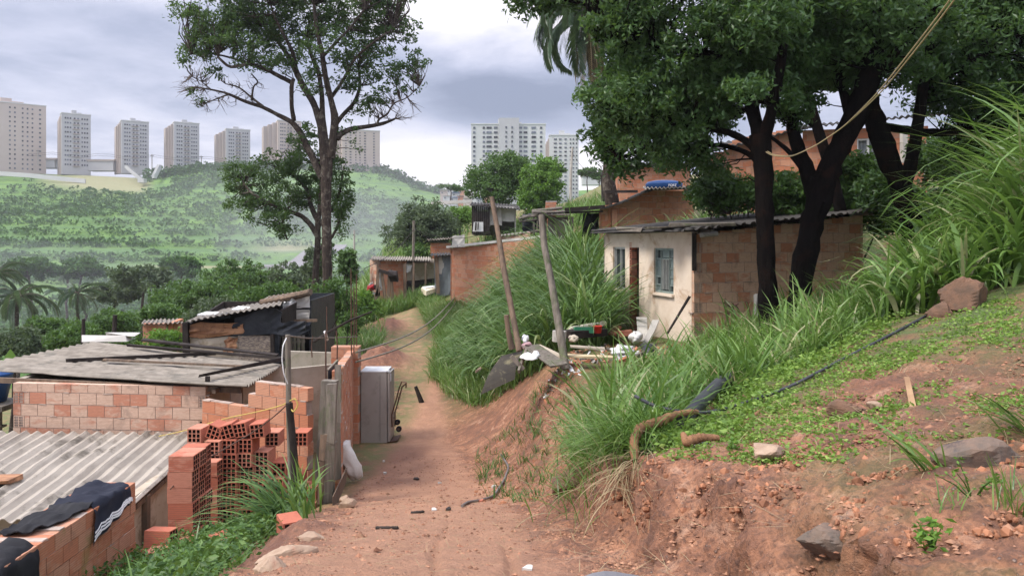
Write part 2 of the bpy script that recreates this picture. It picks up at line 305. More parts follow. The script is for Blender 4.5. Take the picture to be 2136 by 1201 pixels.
def build_ground():
    U = np.linspace(-1.3, 1.25, 760); Yv = np.concatenate([np.linspace(-2.5, .8, 12)[:-1], np.geomspace(.8, 150, 620)])
    uu, yy = np.meshgrid(U, Yv); xx = uu*(np.maximum(yy, 0)*1.0+2.5)
    z = H(xx, yy)
    near = np.clip(1-(yy-3)/14, .0, 1)
    # rough cut bank: clods and gullies where the ground is steep
    e = .06; sl = np.abs(H(xx+e, yy)-H(xx-e, yy))/(2*e)
    steep = smooth(.55, 1.3, sl)*near*smooth(11, 6.5, yy)
    z = z+steep*(fbm(xx*6, yy*9, 4)*.13+fbm(xx*20, yy*20, 4)*.045)
    pl = np.interp(yy, *PATH_L); pr = np.interp(yy, *PATH_R)
    w = fbm(xx*1.5, yy*.8, 3)*.25
    path = smooth(pl-.1, pl+.35, xx+w)*(1-smooth(pr-.35, pr+.1, xx+w))*smooth(49, 46, yy)
    rough = (1-path*.75)*near*(1-.6*smooth(.4, 1.0, sl)*smooth(7, 10, yy))
    z = z+rough*(fbm(xx*5+3, yy*5, 4)*.055+np.abs(fbm(xx*15, yy*15, 4))*.05)
    z = z+path*near*(fbm(xx*9, yy*5, 3)*.012+fbm(xx*30, yy*22, 3)*.006)
    # a faint tyre rut down the middle of the path
    rc = -.18-.06*yy+.03*np.sin(yy*2.1); z = z-.035*near*np.exp(-((xx-rc)/.025)**2)*smooth(10, 6, yy)+.01*near*np.exp(-((xx-rc-.05)/.025)**2)*smooth(10, 6, yy)
    rc2 = .05-.02*yy+.04*np.sin(yy*1.7); z = z-.05*near*np.exp(-((xx-rc2)/.03)**2)*(smooth(3.6, 4.2, yy)*smooth(6.0, 5.0, yy))
    green = smooth(17, 23, yy+np.maximum(xx, 0)*4)*(1-path)
    green = np.maximum(green, smooth(.9, 1.3, xx)*smooth(5.2, 6.3, yy)*smooth(3.3, 2.2, xx-(yy-6.5)*.9)*.9)
    green = np.maximum(green, smooth(4.4, 5.2, xx)*smooth(7.4, 8.4, yy))
    green = np.maximum(green, smooth(-2.2, -2.8, xx)*smooth(4, 5, yy)*.8)
    bk = smooth(1.2, 1.7, xx)*smooth(8.6, 7.6, yy); green = np.maximum(green, bk*.42*smooth(-.15, .35, fbm(xx*1.7+9, yy*1.7, 4)))
    mound = np.exp(-((xx+4.5)/1.0)**2-((yy-26)/1.8)**2)+np.exp(-((xx+6.0)/.9)**2-((yy-35.5)/2.0)**2)
    green = green*(1-np.clip(mound*2.0, 0, 1))
    dark_soil = np.exp(-((xx+1.75)/.35)**2-((yy-6.3)/.8)**2)*smooth(-.3, .2, fbm(xx*3, yy*3, 4))*1.2
    dark_soil = np.maximum(dark_soil, .75*smooth(11.4, 12.6, yy)*smooth(17, 15.5, yy)*smooth(-.9, -2.0, xx+w)*smooth(-.6, .2, fbm(xx*2, yy, 3)))
    dark_soil = np.maximum(dark_soil, .6*np.clip(mound*1.6, 0, 1)); dark_soil = np.maximum(dark_soil, .42*steep); z = z+np.clip(mound, 0, 1)*(fbm(xx*5, yy*3, 4)*.22+np.abs(fbm(xx*14, yy*8, 3))*.12)  # mounds and steep faces get the darker soil tone
    gx = steep*fbm(yy*7, z*9+xx*2, 4)*.10+steep*fbm(yy*24, z*20, 3)*.035
    n, k = xx.shape; mb = MB(); mb.grid(np.stack([xx+gx, yy, z], -1)[:, ::-1])
    o = mb.build('ground', M_SOIL, smooth=True, origin=(0,0,0)); tag(o, kind='structure')
    for nm, a in (('path', path), ('green', green), ('dark_soil', dark_soil)):
        at = o.data.attributes.new(nm, 'FLOAT', 'POINT'); at.data.foreach_set('value', np.clip(a[:, ::-1], 0, 1).astype(np.float32).ravel())
    if mb: 
        pass
build_ground()
# ------------------------------------------------------------------ far hill across the valley
RID = ([-1700,-300,0,180,300,420,600,700,790,830,870,930,1010,1200,1500,2400],[352,356,360,366,372,348,346,345,354,366,386,400,408,398,380,360])
def HZ(px, y):
    """hill height for direction px at distance y"""
    rd = np.interp(px, *RID)
    g = np.interp(y, [95,130,170,220,270,330,390,450], [700,668,620,560,505,455,408,0])
    top = np.interp(y, [330,390,450], [0,.0,1])
    py = np.interp(y, [80,95,130,170,220,270,330,390], [940,740,676,622,562,508,458,415])
    k = np.clip((540-py)/(540-415), 0, 1)                   # pull the upper rows toward each ridge height
    py = py+k*(rd+ (415-372) -415)
    t = np.clip((y-390)/60, 0, 1)
    py = py*(1-t)+rd*t
    z = (500-py)/F*np.minimum(y, 450)
    return z
def hill_z(x, y):
    px = x/np.maximum(y, 1)*F+1068
    z = HZ(px, y)
    z = z+fbm(x*.012, y*.012, 4)*2.4*np.clip((450-y)/80, 0, 1)
    tt = z/4.2; fr = tt-np.floor(tt)                        # terraces
    tz = (np.floor(tt)+smooth(.45, .95, fr))*4.2
    a = np.clip((430-y)/60, 0, 1)*.55*smooth(-1, .3, -np.abs((px-900)/500)+1)
    return z*(1-a)+tz*a
def hill_material():
    m, nt, b, out, vec = base('hill_grass')
    n1 = noise(nt, mapping(nt, vec, (1,1,3)), .03, 6, .6, .6); n2 = noise(nt, vec, .25, 7, .7, .3); n3 = noise(nt, vec, 1.2, 5, .7)
    c = mixc(nt, ramp(nt, n1, [(.38, 0.0), (.62, 1.0)]), (.06,.15,.018), (.125,.245,.03))
    c = mixc(nt, ramp(nt, n2, [(.42, 0.0), (.62, .7)]), c, (.05,.12,.025))
    c = mixc(nt, ramp(nt, n3, [(.5, 0.0), (.75, .5)]), c, (.2,.22,.08))
    sz = _n(nt, 'ShaderNodeSeparateXYZ'); nt.links.new(vec, sz.inputs[0]); wv = mth(nt, 'SINE', mth(nt, 'ADD', mth(nt, 'MULTIPLY', sz.outputs[2], 2*PI/4.2), mth(nt, 'MULTIPLY', n2, 1.6)))
    c = mixc(nt, ramp(nt, wv, [(.45, 0.0), (.8, .65)]), c, (.055,.13,.03)); c = mixc(nt, attr(nt, 'bare'), c, mixc(nt, n2, (.20,.22,.10), (.30,.27,.15)))
    nt.links.new(c, b.inputs['Base Color']); b.inputs['Roughness'].default_value = .95
    bumpn(nt, b, mth(nt, 'ADD', n2, mth(nt, 'MULTIPLY', n3, .4)), 1.0, 1.2)
    return m
M_HILL = hill_material()
def build_hill():
    px = np.linspace(-1900, 2500, 460); yv = np.concatenate([np.linspace(80, 460, 340), np.geomspace(465, 690, 12)])
    pp, yy = np.meshgrid(px, yv); xx = (pp-1068)/F*yy; z = hill_z(xx, yy)
    z = z-np.clip((yy-500)/200, 0, 1)*6
    mb = MB(); mb.grid(np.stack([xx, yy, z], -1)[:, ::-1]); o = mb.build('hill', M_HILL, smooth=True, origin=(0,0,0)); tag(o, kind='structure')
    bare = np.exp(-((pp-235)/140)**2-((yy-432)/26)**2)*smooth(60, 100, pp)*smooth(330, 290, pp)+.85*np.exp(-((pp-430)/110)**2-((yy-226)/5)**2)+.6*np.exp(-((pp-600)/60)**2-((yy-262)/8)**2)
    at = o.data.attributes.new('bare', 'FLOAT', 'POINT'); at.data.foreach_set('value', np.clip(bare[:, ::-1]*1.6, 0, 1).astype(np.float32).ravel())
build_hill()
def ribbon(name, pts, w, m, zoff, th=.25, fn=hill_z, **kw):
    pts = np.asarray(pts, float); q = []
    for i in range(len(pts)-1):
        for t in np.linspace(0, 1, 8, endpoint=False): q.append(pts[i]*(1-t)+pts[i+1]*t)
    q.append(pts[-1]); q = np.array(q); tg = np.gradient(q, axis=0); tg /= np.linalg.norm(tg, axis=1, keepdims=True)
    nn = np.stack([-tg[:,1], tg[:,0]], 1); rows = []
    for s in np.linspace(-.5, .5, 3):
        a = q+nn*w*s; rows.append(np.stack([a[:,0], a[:,1], fn(q[:,0], q[:,1])+zoff], 1))
    mb = MB(); mb.slab(np.array(rows), (0,0,th)); return mb.build(name, m, origin=(0,0,0))
# ------------------------------------------------------------------ shared materials
M_BRICK = brickmat('clay_block_salmon', (.50,.21,.125), (.60,.42,.31), pale_amt=.62)
M_BRICKR = brickmat('clay_block_red', (.50,.185,.09), (.55,.27,.16), pale_amt=.22, moss=(.22,.2,.05))
M_BRICKN = brickmat('clay_block_new', (.42,.12,.065), (.50,.20,.125), pale_amt=.12)
M_BRICKS = brickmat('clay_block_shaded', (.33,.14,.085), (.42,.27,.185), pale_amt=.5)
M_BRICKW = brickmat('clay_block_side', (.52,.22,.115), (.62,.41,.28), pale_amt=.50)
M_MORTAR = mat('mortar', (.42,.34,.28), (.28,.21,.17), 6, .95, .6, 40)
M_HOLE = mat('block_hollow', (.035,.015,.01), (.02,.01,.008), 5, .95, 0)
M_PLASTER = mat('cream_plaster', (.66,.56,.45), (.56,.45,.34), 2.2, .9, .25, 30, contrast=(.4,.7), spots=(.40,.27,.17), spotscale=1.5)
M_PLASTERG = mat('raw_cement_plaster', (.36,.32,.26), (.25,.22,.17), 1.6, .93, .4, 26, spots=(.2,.19,.12))
M_ROOFL = mat('fibre_cement_old', (.26,.23,.19), (.15,.13,.105), 2.2, .9, .4, 30, stretch=(1,3,1), spots=(.13,.12,.10), spotscale=2.2)
M_ROOFP = mat('fibre_cement_pale', (.38,.34,.28), (.25,.22,.18), 1.8, .9, .4, 30, stretch=(2,.6,1), spots=(.12,.105,.08), spotscale=1.6)
M_ROOFD = mat('fibre_cement_dark', (.065,.06,.055), (.03,.028,.025), 3, .9, .4, 30)
M_WOOD = mat('weathered_timber', (.20,.14,.095), (.10,.07,.05), 3, .85, .6, 14, stretch=(4,4,.5), spots=(.10,.08,.06))
M_WOODG = mat('grey_timber', (.22,.19,.155), (.11,.095,.075), 3, .85, .6, 14, stretch=(6,6,.6), spots=(.10,.12,.06))
M_WOODD = mat('dark_wet_timber', (.045,.036,.031), (.02,.016,.014), 4, .7, .5, 14, spec=.12)
M_WOODO = mat('orange_plywood', (.46,.25,.13), (.27,.13,.07), 2.5, .7, .4, 10, stretch=(.5,2,3.5), spots=(.18,.09,.05), spotscale=4)
M_TARP = mat('black_plastic', (.022,.025,.03), (.045,.05,.056), 2, .45, .7, 6, bd=.03)
M_CEM = mat('concrete', (.42,.40,.36), (.30,.28,.25), 2, .9, .4, 30, spots=(.22,.2,.17))
M_WHITE = mat('white_sheet', (.72,.72,.70), (.55,.55,.53), 1.5, .6, .2, 8)
M_METAL = mat('rusty_steel', (.16,.09,.06), (.09,.055,.045), 8, .65, .3, 40, metal=.5)
M_GLASS = mat('window_glass', (.02,.025,.025), (.04,.05,.05), 2, .22, 0, var=.2)
M_TEAL = mat('window_frame_paint', (.14,.18,.17), (.21,.25,.23), 9, .6, .2, 40)
M_ALU = mat('pale_window_frame', (.40,.41,.39), (.30,.31,.30), 9, .5, .1)
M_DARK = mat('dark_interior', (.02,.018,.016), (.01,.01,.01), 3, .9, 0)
M_BLUE = mat('blue_plastic', (.015,.06,.19), (.02,.08,.22), 2, .35, 0)
M_OSB = mat('chipboard', (.33,.27,.20), (.16,.13,.11), 14, .85, .5, 30, stretch=(1,1,2.2), contrast=(.42,.56))
M_BOARD = mat('pale_board', (.46,.40,.31), (.36,.30,.22), 2, .8, .3, 20, spots=(.22,.17,.11))
M_TILEC = mat('ceiling_panel', (.52,.50,.46), (.42,.40,.36), 2, .85, .2, 20)
def add_corr(mb, p00, p10, p11, p01, waves, amp, m=0, th=.012, nv=14, sheets=0, sag=0, ragged=0):
    """corrugated sheet; u runs p00->p10 across the waves, v runs p00->p01 along them"""
    p00, p10, p11, p01 = [np.asarray(q, float) for q in (p00, p10, p11, p01)]
    nu = waves*6+1; u = np.linspace(0, 1, nu)[:,None,None]; v = np.linspace(0, 1, nv)[None,:,None]
    g = (p00*(1-u)+p10*u)*(1-v)+(p01*(1-u)+p11*u)*v
    nn = nrm(np.cross(p10-p00, p01-p00)); nn = nn*np.sign(nn[2])
    g = g+nn*(amp*np.sin(u*waves*2*PI))
    if sheets: g = g+nn*(np.floor(v*sheets*.999)*.014+((u*waves/5) % 1 < .06)*.012)
    g = g+nn*(fbm(u[...,0]*4+p00[0], v[...,0]*4+p00[1], 2)[...,None]*.018-sag*np.sin(u*PI))
    if ragged: g[:, 0] += (p00-p01)/np.linalg.norm(p01-p00)*ragged*rng.random((nu, 1))
    mb.slab(g, nn*th, m, 0.5)
def corr(name, mats, pts, waves, amp=.022, parent=None, **kw):
    mb = MB(); add_corr(mb, *pts, waves, amp, **kw); return mb.build(name, mats, parent, smooth=False)
def hole_block(mb, c, ax, L, Hh, T, nu=2, nv=4, m=0, mh=1, var=None, deep=.05):
    """hollow clay block: centre c, axes ax rows (length, depth, up); open cells show on the face at -length"""
    var = random.random() if var is None else var; ax = np.asarray(ax, float); c = np.asarray(c, float)
    def W(l, t, h): return c+ax[0]*l+ax[1]*t+ax[2]*h
    l0, l1 = -L/2, L/2; t0, t1 = -T/2, T/2; h0, h1 = -Hh/2, Hh/2
    q = [W(l0,t0,h0),W(l1,t0,h0),W(l1,t1,h0),W(l0,t1,h0),W(l0,t0,h1),W(l1,t0,h1),W(l1,t1,h1),W(l0,t1,h1)]
    mb.add(q, [[0,3,2,1],[4,5,6,7],[0,1,5,4],[2,3,7,6],[1,2,6,5]], m, var)
    wt = T*.09; wh = Hh*.06; ts = []; hs = []
    cw = (T-wt*(nu+1))/nu; ch = (Hh-wh*(nv+1))/nv
    te = [t0]; he = [h0]
    for i in range(nu): te += [t0+wt+i*(cw+wt), t0+(i+1)*(cw+wt)]
    for i in range(nv): he += [h0+wh+i*(ch+wh), h0+(i+1)*(ch+wh)]
    te.append(t1); he.append(h1)
    for i in range(len(te)-1):
        for j in range(len(he)-1):
            a, b, d, e = te[i], te[i+1], he[j], he[j+1]
            if i % 2 == 1 and j % 2 == 1:
                f = [W(l0,a,d),W(l0,b,d),W(l0,b,e),W(l0,a,e)]; g = [W(l0+deep,a,d),W(l0+deep,b,d),W(l0+deep,b,e),W(l0+deep,a,e)]
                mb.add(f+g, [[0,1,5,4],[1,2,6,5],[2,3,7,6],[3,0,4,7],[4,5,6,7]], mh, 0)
            else: mb.add([W(l0,a,d),W(l0,b,d),W(l0,b,e),W(l0,a,e)], [[0,1,2,3]], m, var)
def brick_wall(name, mats, A, B, z0, ztop, th=.14, bl=.29, bh=.19, j=.012, parent=None, openings=(), ends=(0,0), jit=.004, stepped=False, z0f=None):
    """mats: (block, mortar, hollow); A->B on plan; ztop float or function of s; openings [(s0,s1,zlo,zhi)]"""
    A = np.asarray(A, float); B = np.asarray(B, float); L = np.linalg.norm(B-A); u = np.array([*(B-A)/L, 0]); n = np.array([u[1], -u[0], 0])
    ax = [u, n, (0,0,1)]; mb = MB(); k = 0; z = z0; wob = random.random()*9; zt = ztop if callable(ztop) else (lambda s: ztop)
    zmax = max(zt(s) for s in np.linspace(0, L, 30))
    while z < zmax-.03:
        off = (bl+j)*(.5 if k % 2 else 0)+random.uniform(-.02, .02); s = -off
        while s < L:
            a, b = max(s, 0), min(s+bl, L)
            h = min(bh, zt((a+b)/2)-z) if not stepped else (bh if zt((a+b)/2) > z+.1 else 0)
            if b-a > .03 and h > .03:
                segs = [(a, b)]
                for (o0, o1, q0, q1) in openings:
                    if z+h > q0+.04 and z < q1-.04:
                        ns = []
                        for (c, d) in segs:
                            if d <= o0 or c >= o1: ns.append((c, d))
                            else:
                                if c < o0: ns.append((c, o0))
                                if d > o1: ns.append((o1, d))
                        segs = ns
                for (c, d) in segs:
                    if d-c < .02: continue
                    t2 = th+random.uniform(-jit, jit); ctr = np.array([*A, 0])+u*(c+d)/2+np.array([0,0,z+h/2])
                    e0 = ends[0] and c < .01 and k % 2 == 0; e1 = ends[1] and d > L-.01 and k % 2 == 0
                    if e0 or e1:
                        # header block: open cells look out of the wall face n
                        w = min(.19, d-c); sg = 1 if e0 else -1
                        cc = np.array([*A, 0])+u*((c+w/2) if e0 else (d-w/2))+np.array([0,0,z+h/2])
                        hole_block(mb, cc, [-n, u, (0,0,1)], t2, h, w, 2, 4, 0, 2)
                        if d-c > w+.03:
                            r0, r1 = (c+w+j, d) if e0 else (c, d-w-j)
                            mb.box(np.array([*A, 0])+u*(r0+r1)/2+np.array([0,0,z+h/2]), (r1-r0, t2, h), 0, random.random(), ax)
                    else: mb.box(ctr, (d-c, t2, h), 0, random.random(), ax)
                    mh = min(h+j, zt((a+b)/2)-z+.0) if not stepped else h+j
                    e = min(d+j, L) if d < L-.001 else d
                    if random.random() > .06: mb.box(np.array([*A, 0])+u*(c+e)/2+np.array([0,0,z+h/2+(mh-h)/2]), (e-c-.002, th-.016, mh-.001), 1, random.random(), ax)
                    if random.random() < .35 and h > .15: mb.box(ctr+np.array([0,0,h/2+j/2])+u*random.uniform(-.1, .1)+n*.003, ((d-c)*random.uniform(.2,.7), th+random.uniform(0,.012), j*1.4), 1, random.random(), ax, jit=.004)
            s += bl+j
        z += bh+j; k += 1
    return mb.build(name, mats, parent)
BM = (M_BRICK, M_MORTAR, M_HOLE); BR = (M_BRICKR, M_MORTAR, M_HOLE); BS = (M_BRICKS, M_MORTAR, M_HOLE)
def wall_panel(mb, A, B, z0, z1, th, openings=(), m=0, zt=None):
    """solid wall with rectangular openings; z1 may differ at the ends via zt=(zA,zB)"""
    A = np.asarray(A, float); B = np.asarray(B, float); L = np.linalg.norm(B-A); u = (B-A)/L; n = np.array([u[1], -u[0]])
    za, zb = zt or (z1, z1); cuts = sorted({0, L, *[o[0] for o in openings], *[o[1] for o in openings]})
    def piece(s0, s1, q0, q1a, q1b):
        p = []
        for z_ in ('lo', 'hi'):
            for s, w in ((s0,-1),(s1,-1),(s1,1),(s0,1)):
                xy = A+u*s+n*(-w)*th/2; p.append([xy[0], xy[1], q0 if z_ == 'lo' else (q1a if s == s0 else q1b)])
        mb.hexa(p, m, .5)
    for s0, s1 in zip(cuts[:-1], cuts[1:]):
        ta = za+(zb-za)*s0/L; tb = za+(zb-za)*s1/L
        op = [o for o in openings if o[0] <= s0+1e-6 and o[1] >= s1-1e-6]
        if not op: piece(s0, s1, z0, ta, tb)
        else:
            o = op[0]
            if o[2] > z0+.01: piece(s0, s1, z0, o[2], o[2])
            if o[3] < min(ta, tb)-.01: piece(s0, s1, o[3], ta, tb)
def frame_on(A, B, s, z, w, off):
    A = np.asarray(A, float); B = np.asarray(B, float); u = (B-A)/np.linalg.norm(B-A); n = np.array([u[1], -u[0]]); q = A+u*s+n*off
    return np.array([q[0], q[1], z])
# ================================================================== 1. cream house on the right
M_FROST = mat('frosted_glass', (.17,.21,.20), (.11,.14,.14), 6, .35, 0)
def cream_house():
    A = np.array([2.33,19.2]); B = np.array([3.63,15.5]); u = (B-A)/np.linalg.norm(B-A); n = np.array([u[1], -u[0]])   # n looks toward the path (-x)
    L = np.linalg.norm(B-A); C_ = B+np.array([.944,.332])*4.3; D = A+np.array([.944,.332])*4.3
    t = thing('cream_house', 'small one-storey house with cream plastered front and bare block side under dark sagging roof sheets', 'house', (3.6,17,-2.15))
    def S(px):   # station along the front seen at px
        k = (px-1068)/F; return float(((k*A[1]-A[0]))/((u[0]-k*u[1])))
    def zz(py, s): return (500-py)/F*(A[1]+u[1]*s)
    s1, s2 = S(1279), S(1304); s3, s4 = S(1313), S(1333); s5, s6 = S(1364), S(1405)
    w1 = (s1, s2, zz(601, s1), zz(515, s1)); dr = (s3, s4, -2.3, zz(516, s3)); w2 = (s5, s6, zz(614, s6), zz(518, s6))
    mb = MB(); wall_panel(mb, A-n*.07, B-n*.07, -2.4, 0, .14, [w1, dr, w2], 0, zt=(.14,.16)); mb.build('front_wall', M_PLASTER, t)
    # raw block door reveal
    mb = MB(); z = -2.25; k = 0
    while z < dr[3]-.05:
        c = A+u*(dr[0]+.055)-n*.07; hole_block(mb, (c[0], c[1], z+.095), [[-n[0]*1, -n[1]*1, 0], [u[0], u[1], 0], (0,0,1)], .145, .18, .10, 2, 4, 0, 1); z += .2; k += 1
    mb.build('door_jamb_blocks', (M_BRICKN, M_HOLE), t)
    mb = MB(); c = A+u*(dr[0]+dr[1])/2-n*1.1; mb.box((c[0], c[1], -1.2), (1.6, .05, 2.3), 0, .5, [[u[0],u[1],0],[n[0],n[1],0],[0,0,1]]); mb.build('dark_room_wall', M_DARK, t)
    # left window: two tall panes
    def win(name, w, fm, mull, rails, lab=None, glass=M_GLASS):
        f = MB(); s0, s1_, z0, z1 = w; q = lambda s, z, o=-.06: frame_on(A, B, s, z, 0, o); b = .045
        f.bar(q(s0+b/2, z0), q(s0+b/2, z1), b, .06); f.bar(q(s1_-b/2, z0), q(s1_-b/2, z1), b, .06)
        f.bar(q(s0+b, z1-b/2), q(s1_-b, z1-b/2), .06, b); f.bar(q(s0+b, z0+b/2), q(s1_-b, z0+b/2), .06, b)
        for m_ in mull: f.bar(q(s0+(s1_-s0)*m_, z0+b), q(s0+(s1_-s0)*m_, z1-b), .035, .05)
        for r in rails:
            a0, a1, h = r; f.bar(q(s0+(s1_-s0)*a0+.02, z0+(z1-z0)*h), q(s0+(s1_-s0)*a1-.02, z0+(z1-z0)*h), .035, .028)
        fo = f.build('window', fm, t)
        g = MB(); c = q((s0+s1_)/2, (z0+z1)/2, -.085); g.box(c, (s1_-s0-.05, .012, z1-z0-.05), 0, .3, [[u[0],u[1],0],[n[0],n[1],0],[0,0,1]]); g.build('pane', glass, fo)
        s_ = MB(); s_.bar(q(s0-.04, z0-.03, .01), q(s1_+.04, z0-.03, .01), .12, .05, 0, .5); s_.build('sill', M_PLASTER, fo)
        return fo
    win('window', w1, M_ALU, (.5,), ())
    w = win('window', w2, M_TEAL, (.3,.72), [(0,1,.76),(0,.3,.55),(0,.3,.36),(0,.3,.18),(.72,1,.55),(.72,1,.36),(.72,1,.18)])
    w['label'] = 'grey-green steel window with small side panes and white bars'
    g = MB(); s0, s1_, z0, z1 = w2
    for k in range(5):
        s = s0+(s1_-s0)*(.36+.075*k); g.bar(frame_on(A, B, s, z0+.08, 0, -.035), frame_on(A, B, s, z0+(z1-z0)*.75, 0, -.035), .014, .014)
    g.build('window_bars', M_ALU, w)
    g = MB()
    for (a, b_, h0, h1) in ((.03,.28,.57,.74),(.03,.28,.38,.53),(.74,.98,.38,.53),(.74,.98,.20,.34),(.74,.98,.57,.74),(.33,.70,.79,.95),(.74,.98,.79,.95),(.03,.28,.02,.16)):
        c = frame_on(A, B, s0+(s1_-s0)*(a+b_)/2, z0+(z1-z0)*(h0+h1)/2, 0, -.07); g = MB(); g.box(c, ((s1_-s0)*(b_-a), .01, (z1-z0)*(h1-h0)), 0, random.random(), [[u[0],u[1],0],[n[0],n[1],0],[0,0,1]]); g.build('frosted_pane', M_FROST, w)
    # side wall of blocks
    brick_wall('side_wall', (M_BRICKW, M_MORTAR, M_HOLE), B+np.array([.01,0]), C_, -2.28, lambda s: .10+.44*s/4.3, .14, parent=t, ends=(1,0), jit=.005)
    mb = MB(); wall_panel(mb, A, D, -2.3, 0, .12, zt=(.1,.5)); wall_panel(mb, D, C_, -2.3, 0, .12, zt=(.5,.5)); mb.build('back_walls', M_PLASTERG, t)
    # dark post at the corner and roof beams
    mb = MB(); e = B+n*.02; mb.bar((B[0]+.03, B[1]-.09, -.62), (B[0]+.03, B[1]-.09, .14), .08, .07, 0, .4, up=(0,1,0)); mb.build('corner_post', M_WOODD, t)
    v = np.array([.944,.332]); mb = MB()
    for k in range(4):
        a = B+v*(k*1.35+.25)+np.array([.12,-.33]); b = A+v*(k*1.35+.25)+np.array([-.12,.35]); mb.tube([(a[0],a[1],.16+.14*k),(b[0],b[1],.18+.14*k)], .055, 8, 0, .5)
    mb.build('roof_beam', M_WOODG, t)
    r = MB()
    a0 = B-v*.35+np.array([.15,-.42]); a1 = C_+v*.5+np.array([.15,-.42]); b0 = A-v*.25+np.array([-.1,.3]); b1 = D+v*.5+np.array([-.2,.5])
    add_corr(r, (a0[0],a0[1],.20), (a1[0],a1[1],.70), (b1[0],b1[1],.72), (b0[0],b0[1],.24), 26, .024, 0, .012, 12, ragged=.12)
    add_corr(r, (a0[0]-.25,a0[1]+.20,.17), (a0[0]+.75,a0[1]+.55,.28), (b0[0]+.7,b0[1],.29), (b0[0]-.02,b0[1]-.1,.18), 7, .02, 0, .012, 8, ragged=.2)
    r.build('roof', M_ROOFD, t)
    r = MB(); q = B-v*.3+np.array([.1,-.36]); r.box((q[0]-.25, q[1]+.7, .255), (.9, .5, .03), 0, .8, jit=.02); r.box((q[0]-.9, q[1]+1.6, .23), (.6, .3, .03), 0, .5, jit=.03); r.box((q[0]+.35, q[1]+.18, .30), (1.3, .12, .05), 0, .2, jit=.02)
    r.build('loose_roof_board', M_WOODG, t)
    r = MB(); q = B+np.array([.1,-.30]); r.tube([(q[0], q[1], .09), (q[0]+.35, q[1]+.02, .12)], .05, 10); r.build('drain_pipe', M_CEM, t)
    return t
cream_house()
# ================================================================== 2. left block house with grey roof
def left_house():
    A = np.array([-8.5,13.15]); B = np.array([-5.08,12.8])
    t = thing('block_house', 'salmon hollow-block house under a wide old grey corrugated roof', 'house', (-6.8,14.5,-4.4))
    brick_wall('front_wall', BM, A, B, -4.4, -2.44, .14, parent=t, ends=(1,1))
    E = np.array([-4.6,15.3]); mb = MB(); L = np.linalg.norm(E-B)
    wall_panel(mb, B+np.array([-.05,.08]), E, -4.4, -2.5, .12, [(.62,1.0,-4.3,-2.62),(1.5,1.9,-3.4,-2.72)]); wall_panel(mb, A+np.array([0,.1]), (-9,17), -4.5, -2.4, .12); wall_panel(mb, (-9,17), E, -4.5, -2.5, .12)
    mb.build('side_wall', M_PLASTERG, t)
    d = MB(); u = nrm(E-B); c = B+u*.85; d.box((c[0], c[1], -3.46), (.36, .05, 1.7), 0, .6, [[u[0],u[1],0],[u[1],-u[0],0],[0,0,1]]); d.build('door', M_ALU, t)
    w = MB(); c = B+u*1.75; w.box((c[0], c[1], -3.06), (.38, .05, .66), 0, .6, [[u[0],u[1],0],[u[1],-u[0],0],[0,0,1]]); w.build('window', M_GLASS, t)
    # the corrugations run along the long way; wave crests follow the front eave
    NR = P(515,806,12.35); R = P(590,761,15.0); FA = P(200,714,17.3); LF = P(-90,774,13.9)
    r = MB(); add_corr(r, NR, R, FA, LF, 17, .026, 0, .012, 26, sheets=3); r.build('roof', M_ROOFL, t)
    mb = MB(); mb.bar((-8.9,13.3,-2.43), (-4.5,12.75,-2.5), .06, .09, 0, .3); mb.bar((-4.9,12.6,-2.49), (-4.7,15.0,-2.52), .06, .07, 0, .3); mb.build('roof_beam', M_WOOD, t)
left_house()
# front low roof and the wall under it
def low_shed():
    t = thing('low_shed', 'low shed with a pale corrugated roof running under the block house wall', 'shed', (-7,11,-4.3))
    r = MB(); B0 = np.array([-5.0,12.70,-3.22]); F0 = np.array([-4.83,9.35,-3.44]); r.slab
    add_corr(r, F0, F0+np.array([-7.0,.25,0]), B0+np.array([-7.4,.30,-.01]), B0, 36, .03, 0, .012, 22, sheets=2); r.build('roof', M_ROOFP, t)
    mb = MB(); wall_panel(mb, (-5.0,9.9), (-5.1,12.6), -4.5, -3.36, .12); wall_panel(mb, (-11,9.9), (-5.06,9.9), -4.5, -3.5, .1); mb.build('side_wall', M_BOARD, t)
    mb = MB(); mb.bar((-4.92,10.3,-4.5), (-4.92,10.3,-3.42), .09, .09, 0, .3, up=(0,1,0)); mb.bar((-4.90,9.7,-3.49), (-5.02,12.5,-3.33), .05, .07, 0, .2); mb.build('frame_post', M_WOOD, t)
low_shed()
# near thick wall with clothes
def near_wall():
    t = brick_wall('brick_wall', (M_BRICKR, M_MORTAR, M_HOLE), (-4.57,8.8), (-4.57,5.6), -4.3, -2.78, .50, bl=.25, bh=.16, j=.010, jit=.008)
    tag(t, 'thick orange clay-block wall in the lower left corner with dark clothes on its top', 'wall')
near_wall()
def yard_walls():
    f = lambda s: -2.60 if s < 1.05 else (-2.40 if s < 1.35 else -2.08)
    t = brick_wall('yard_wall', BR, (-4.98,12.45), (-2.98,11.35), -4.4, f, .12, ends=(0,0), jit=.006, stepped=True)
    tag(t, 'stepped orange block wall between the house and the timber posts', 'wall')
    t = brick_wall('alley_wall', BR, (-2.66,11.6), (-3.62,17.3), -4.7, lambda s: -1.98-.50*s/5.8, .13, jit=.006)
    tag(t, 'long block wall running back beside the fridge toward the dirt mounds', 'wall')
    mb = MB(); wall_panel(mb, (-4.6,15.6), (-3.45,16.4), -4.6, -2.62, .12); wall_panel(mb, (-3.55,17.25), (-5.1,17.6), -4.6, -2.55, .12)
    tag(mb.build('plaster_wall', M_PLASTERG), 'grey unpainted plaster wall behind the yard, under the rebar rods', 'wall')
    t = brick_wall('brick_column', BR, (-3.95,16.9), (-3.35,16.9), -4.6, -2.34, .3, jit=.006); tag(t, 'short orange block parapet rising above the grey plaster wall', 'wall')
yard_walls()
